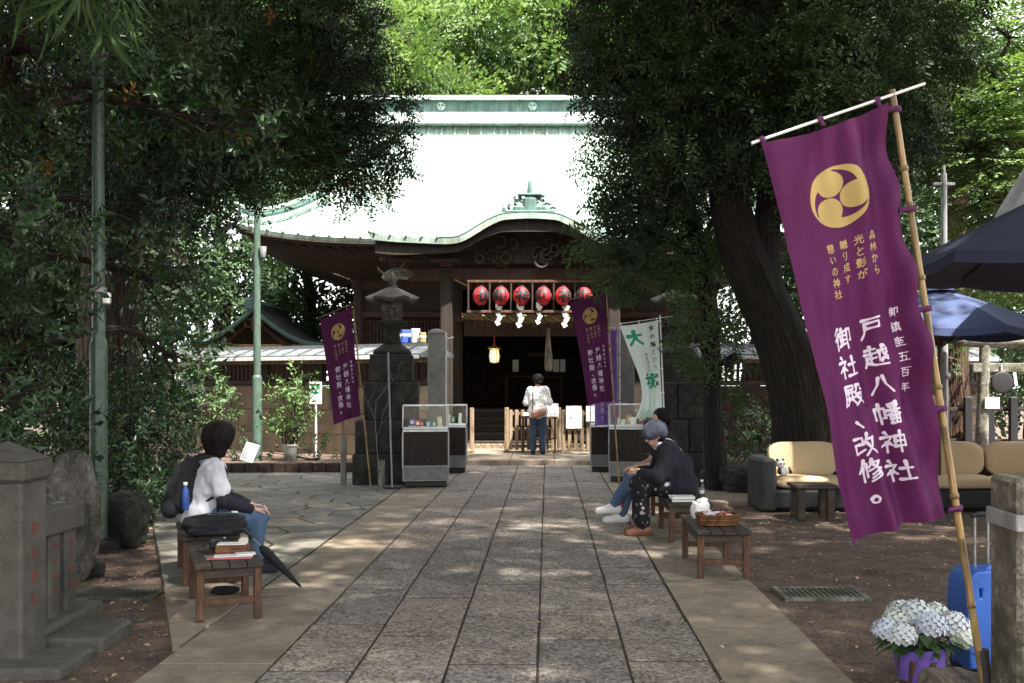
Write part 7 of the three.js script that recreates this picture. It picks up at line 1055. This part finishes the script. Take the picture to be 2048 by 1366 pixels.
// trees behind and beside the hall
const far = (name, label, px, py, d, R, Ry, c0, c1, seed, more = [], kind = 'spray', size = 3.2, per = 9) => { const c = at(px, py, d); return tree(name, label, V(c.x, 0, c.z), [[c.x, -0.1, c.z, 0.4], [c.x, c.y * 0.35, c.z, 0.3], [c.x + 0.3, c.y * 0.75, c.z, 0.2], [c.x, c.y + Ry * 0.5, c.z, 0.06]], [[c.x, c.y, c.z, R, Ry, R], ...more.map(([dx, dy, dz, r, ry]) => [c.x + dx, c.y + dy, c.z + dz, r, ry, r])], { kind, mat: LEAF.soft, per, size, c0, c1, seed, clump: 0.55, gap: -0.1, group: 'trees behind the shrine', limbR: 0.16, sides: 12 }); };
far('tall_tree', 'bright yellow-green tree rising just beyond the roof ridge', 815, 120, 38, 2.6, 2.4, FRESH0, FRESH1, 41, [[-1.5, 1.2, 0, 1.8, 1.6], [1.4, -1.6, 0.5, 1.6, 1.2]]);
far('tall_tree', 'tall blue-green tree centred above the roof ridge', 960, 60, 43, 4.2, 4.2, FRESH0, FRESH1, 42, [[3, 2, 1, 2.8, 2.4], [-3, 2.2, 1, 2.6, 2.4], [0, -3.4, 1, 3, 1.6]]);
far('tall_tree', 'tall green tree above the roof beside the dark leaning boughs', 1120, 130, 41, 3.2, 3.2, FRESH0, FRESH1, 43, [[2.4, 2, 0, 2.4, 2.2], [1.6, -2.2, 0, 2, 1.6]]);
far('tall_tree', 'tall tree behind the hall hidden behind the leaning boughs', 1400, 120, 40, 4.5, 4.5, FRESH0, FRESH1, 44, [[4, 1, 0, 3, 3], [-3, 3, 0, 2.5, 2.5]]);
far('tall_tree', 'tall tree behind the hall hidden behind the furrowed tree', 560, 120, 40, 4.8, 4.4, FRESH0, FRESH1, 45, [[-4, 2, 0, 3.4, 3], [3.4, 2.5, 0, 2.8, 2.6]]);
const MG0 = C(0.03, 0.07, 0.025), MG1 = C(0.09, 0.17, 0.05);
far('woodland_tree', 'mid green tree behind the eave corner of the hall', 600, 540, 31, 2.0, 2.3, MG0, MG1, 51, [[-1.2, 2.4, 0, 1.6, 1.4], [0.8, -1.5, 0, 1.5, 1.0]], 'spray', 2.4, 14);
far('woodland_tree', 'mid green tree over the side shrine roof', 430, 480, 30, 2.1, 2.0, MG0, MG1, 52, [[-1.8, 1.5, 0, 1.7, 1.4], [1.6, 1.9, 0, 1.4, 1.2], [1, -1.4, -1, 1.4, 0.9]], 'spray', 2.4, 13);
far('woodland_tree', 'pale green tree at the far end of the roofed wall', 385, 640, 29, 1.0, 1.2, C(0.06, 0.12, 0.04), C(0.13, 0.22, 0.07), 53, [[-0.8, 1.0, 0, 0.9, 0.8]], 'spray', 2.0, 20);
far('woodland_tree', 'dark green tree behind the furrowed trunk', 250, 560, 27, 2.4, 2.6, MG0, C(0.06, 0.12, 0.03), 54, [[-2.4, 1.2, 0, 2.2, 2.4], [-3.4, -2, 0.5, 2.2, 2.0], [0.6, -3, 0.5, 1.6, 1.6]], 'spray', 2.4, 12);
far('woodland_tree', 'dark green tree seen past the slender stem and roofed wall', 1500, 560, 29, 2.2, 2.2, MG0, MG1, 55, [[2.4, 1, 0, 2, 2], [-1.5, 2, 0, 1.6, 1.5]], 'spray', 2.4, 11);
far('woodland_tree', 'dark green tree beyond the parasols and torii', 1850, 480, 27, 2.4, 2.6, MG0, MG1, 56, [[2.6, 1, 0, 2.2, 2.4], [-2, 1, 0, 2, 2], [2, -2.6, 0, 2, 1.4], [0, -2.8, 0, 1.8, 1.2]], 'spray', 2.4, 13);
far('woodland_tree', 'green tree at the far side of the torii gate', 2080, 620, 25, 2.2, 1.8, MG0, MG1, 57, [[1.4, 2.4, 0, 2, 2], [-0.6, -1.6, -1, 1.5, 1]], 'spray', 2.2, 15);
far('woodland_tree', 'dark tree filling the gap behind the glossy leaved tree', -120, 420, 19, 2.4, 3.2, DARK0, DARK1, 58, [[1.6, -1.2, -1, 1.8, 2.4], [2.8, 1.6, -1, 1.8, 1.8], [-1, 3, 0, 2.4, 2]], 'broad', 2.0, 26);
far('woodland_tree', 'dark tree standing behind the furrowed trunk and bush', 160, 520, 20, 1.6, 2.6, DARK0, DARK1, 59, [[1.2, -1.6, 0, 1.3, 1.3], [-1.2, -2, 0, 1.4, 1.4], [1.8, 2.2, 0, 1.5, 1.5]], 'broad', 2.0, 26);
far('woodland_tree', 'dark tree behind the leaning trunk and big purple banner', 1640, 330, 19, 1.9, 2.2, DARK0, DARK1, 60, [[-1.6, 1.2, 0, 1.5, 1.6], [1.6, 1.4, 0, 1.6, 1.6], [0.6, -2.2, 0, 1.3, 1.1]], 'broad', 2.0, 24);
// trees standing beside and behind the viewer, whose crowns shade the court
const shade = (label, x, z, blobs, seed) => tree('shade_tree', label, V(x, 0, z), [[x, -0.1, z, 0.5], [x, 1, z, 0.36], [x * 0.95, 5, z, 0.3], [x * 0.8, 8.5, z, 0.18]], blobs, { kind: 'broad', mat: LEAF.mid, per: 25, size: 2.1, c0: DARK0, c1: DARK1, seed, clump: 0.9, gap: -0.28, group: 'trees shading the court' });
shade('leafy wood tree hemming the court beyond the stone fence', -9.2, -6.5, [[-8.2, 3.6, -4.5, 1.9, 2.8, 2.2], [-9.4, 4.2, -8.2, 2.2, 3.2, 2.4], [-8.6, 6.8, -6, 2.4, 1.8, 2.6]], 64);
shade('leafy wood tree hemming the court behind the stone fence', -7.6, 0.5, [[-6.4, 3.4, -1.2, 1.9, 2.6, 2], [-7.4, 4, 2.2, 2, 2.8, 2.2], [-6.8, 6.6, 0.5, 2.2, 1.8, 2.4]], 65);
shade('tall shade tree overhanging the court from the stone post side', 6.5, -4.5, [[4.2, 8.2, -5.5, 2.8, 1.4, 2.8], [1.2, 8.6, -5.2, 2.6, 1.2, 2.8], [6.5, 9, -2.5, 3, 1.6, 2.6], [3, 9, -1.5, 2.6, 1.4, 2.4], [0.4, 9.4, -1.8, 2.2, 1.1, 1.8], [6, 8, -8.6, 2.6, 1.4, 2.4]], 61);
shade('tall shade tree overhanging the court from the stone fence side', -6.8, -4.2, [[-4.2, 8.2, -5.5, 2.8, 1.4, 2.8], [-1.6, 8.8, -3.4, 2.2, 1.2, 2.4], [-6.5, 9, -2, 3, 1.6, 2.6], [-2.2, 8.6, -8.4, 2.2, 1.1, 2.2]], 62);
// shrubs
function shrub(label, x, y, z, blobs, o) { const g = thing('shrub', label, 'shrub', [x, y, z]); reseed(o.seed); const st = []; for (const b of blobs) for (let i = 0; i < (o.stems || 3); i++) st.push(tube([[rr(-0.05, 0.05), 0, rr(-0.05, 0.05), 0.016], [(b[0] - x) * 0.5 + rr(-0.1, 0.1), (b[1] - y) * 0.55, (b[2] - z) * 0.5 + rr(-0.1, 0.1), 0.012], [b[0] - x + rr(-0.5, 0.5) * b[3], b[1] - y + rr(-0.2, 0.6) * b[4], b[2] - z + rr(-0.5, 0.5) * b[5], 0.005]], 6, true, 3)); put('stem', merge(st), M.bark, g); crown(g, V(x, y, z), blobs, { name: 'foliage', ...o }); return g; }
const DS = { kind: 'broad', mat: LEAF.gloss, c0: C(0.018, 0.042, 0.014), c1: C(0.055, 0.12, 0.028), size: 0.8, per: 260, clump: 2.6, gap: -0.2 };
shrub('large glossy dark bush spreading over the soil behind the lamp post', -4.95, 0, -12.2, [[-4.9, 0.95, -12.2, 0.75, 0.7, 0.6], [-4.45, 0.75, -12.0, 0.45, 0.5, 0.45], [-5.5, 1.2, -12.4, 0.7, 0.8, 0.6], [-4.7, 0.35, -11.9, 0.6, 0.35, 0.4]], { ...DS, seed: 31 });
shrub('dark bush filling the space behind the boulder and stone fence', -5.2, 0, -9.8, [[-5.1, 0.7, -9.6, 0.6, 0.6, 0.5], [-5.6, 1.2, -9.8, 0.6, 0.7, 0.5], [-4.5, 0.45, -11, 0.4, 0.4, 0.4], [-4.3, 0.9, -9.3, 0.3, 0.5, 0.3]], { ...DS, seed: 32, per: 220 });
shrub('leafy green shrub planted at the wall behind the seated head', at(422, 0, 20.2).x, 0.12, -20.2, [[at(420, 0, 20.2).x, 1.15, -20.2, 0.42, 0.5, 0.35], [at(400, 0, 20.2).x, 1.5, -20.2, 0.35, 0.35, 0.3]], { kind: 'broad', mat: LEAF.mid, c0: C(0.05, 0.10, 0.03), c1: C(0.12, 0.2, 0.06), size: 0.95, per: 300, clump: 2.6, gap: -0.25, seed: 33, stems: 4 });
{ const x = at(581, 0, 19.6).x, g = shrub('potted shrub with pale green new leaves before the wall', x, 0.13, -19.6, [[x, 1.2, -19.6, 0.36, 0.34, 0.3], [x + 0.04, 1.55, -19.6, 0.22, 0.28, 0.2], [x - 0.1, 0.9, -19.6, 0.26, 0.26, 0.22, 0.5], [x + 0.15, 0.9, -19.6, 0.22, 0.3, 0.2, 0.5]], { kind: 'broad', mat: LEAF.mid, c0: C(0.05, 0.11, 0.03), c1: C(0.16, 0.24, 0.06), size: 0.9, per: 420, clump: 2.6, gap: -0.25, seed: 34, stems: 4 }); put('pot', lathe([[0.001, 0], [0.11, 0], [0.14, 0.27], [0.155, 0.28], [0.155, 0.31], [0.135, 0.31], [0.13, 0.26], [0.001, 0.25]], 24), std({ color: C(0.42, 0.41, 0.39), map: T.mottle, roughness: 0.7 }), g); }
shrub('low dark shrub in the bed below the green sign', at(640, 0, 19.9).x, 0.12, -19.7, [[at(640, 0, 19.9).x, 0.35, -19.7, 0.35, 0.25, 0.25], [at(560, 0, 19.9).x, 0.25, -19.9, 0.3, 0.18, 0.2]], { ...DS, seed: 35, size: 0.7 });
shrub('low green plants in the bed behind the white leaning notice', at(470, 0, 19.7).x, 0.12, -19.6, [[at(470, 0, 19.7).x, 0.3, -19.6, 0.4, 0.22, 0.25], [at(540, 0, 19.7).x, 0.22, -19.5, 0.25, 0.15, 0.2]], { ...DS, seed: 36, size: 0.7, c1: C(0.08, 0.16, 0.04) });
shrub('dark bush in the shade beyond the small stone marker', 2.95, 0, -17.6, [[2.9, 0.5, -17.6, 0.5, 0.5, 0.4], [3.6, 0.7, -17.8, 0.6, 0.6, 0.4]], { ...DS, seed: 37 });
// fallen leaves and grit on the soil
{
  reseed(88); const n = 2600, g = leafGeo([[V(0, 0, -0.02), V(0, 0, 1), V(0, 1, 0), 0.045, 0.022]]), im = new THREE.InstancedMesh(g, std({ color: C(1, 1, 1), roughness: 0.9, side: THREE.DoubleSide }), n), m = new THREE.Matrix4(), pal = [C(0.3, 0.2, 0.12), C(0.2, 0.12, 0.07), C(0.42, 0.33, 0.2), C(0.13, 0.17, 0.05), C(0.5, 0.4, 0.28)];
  let k = 0; while (k < n) { const right = rnd() < 0.62, x = right ? rr(1.7, 7) : rr(-5.6, -2.3), onPath = rnd() < 0.05, z = right ? -rr(3.5, 13.8) : -rr(4.5, 13.5); if (onPath) { const s = rr(0.4, 1.0); m.compose(V(rr(-2.2, 1.6), 0.009, z), new THREE.Quaternion().setFromEuler(new THREE.Euler(rr(-0.2, 0.2), rr(0, 6.28), rr(-0.2, 0.2))), V(s, s, s)); im.setMatrixAt(k, m); im.setColorAt(k, pal[Math.floor(rnd() * 5)]); k++; continue; }
    if (!right && x > -2.26 - 0.397 * (-z - 6.29) && -z > 6.29) { if (rnd() > 0.06) continue; } const s = rr(0.4, 1.25); m.compose(V(x, -0.024 + rr(0, 0.006), z), new THREE.Quaternion().setFromEuler(new THREE.Euler(rr(-0.35, 0.35), rr(0, 6.28), rr(-0.35, 0.35))), V(s, s, s)); im.setMatrixAt(k, m); im.setColorAt(k, pal[Math.floor(rnd() * 5)]); k++; }
  im.name = 'fallen_leaves'; im.userData.kind = 'stuff'; im.castShadow = im.receiveShadow = true; tag(im, 'scattered small dry leaves lying on the brown soil', 'leaves'); scene.add(im);
  reseed(89); const n2 = 2200, pg = new THREE.IcosahedronGeometry(0.012, 0), pm = new THREE.InstancedMesh(pg, std({ color: C(1, 1, 1), roughness: 1, flatShading: true }), n2); for (let i = 0; i < n2; i++) { const right = rnd() < 0.65, z = -rr(3.5, 13.5), x = right ? rr(1.66, 5.5) : rr(-5.5, Math.min(-2.3, -2.3 - 0.397 * (-z - 6.29))), s = rr(0.25, 1.1); m.compose(V(x, -0.031, z), new THREE.Quaternion().setFromEuler(new THREE.Euler(rnd() * 6, rnd() * 6, rnd() * 6)), V(s, s * 0.7, s)); pm.setMatrixAt(i, m); const c = rr(0.08, 0.24); pm.setColorAt(i, C(c, c * 0.8, c * 0.64)); }
  pm.name = 'gravel'; pm.userData.kind = 'stuff'; pm.castShadow = pm.receiveShadow = true; tag(pm, 'loose grit strewn over the brown soil', 'gravel'); scene.add(pm);
}
// what stands on the bare soil is bedded into it
for (const o of scene.children) if (/^(stone_fence|stone_slab|boulder|stone(_\d+)?$|outdoor_sofa|low_table|plush_toy|parasol|torii|utility_pole|dark_fence|outbuilding|stone_post|blue_carrier|hydrangea|stump|shrub|stone_stub|side_shrine|lamp_post)/.test(o.name) && o.position.y < 0.6 && !(o.name.startsWith('shrub') && o.position.y > 0.1)) o.position.y -= 0.03;
renderer.render(scene, camera);
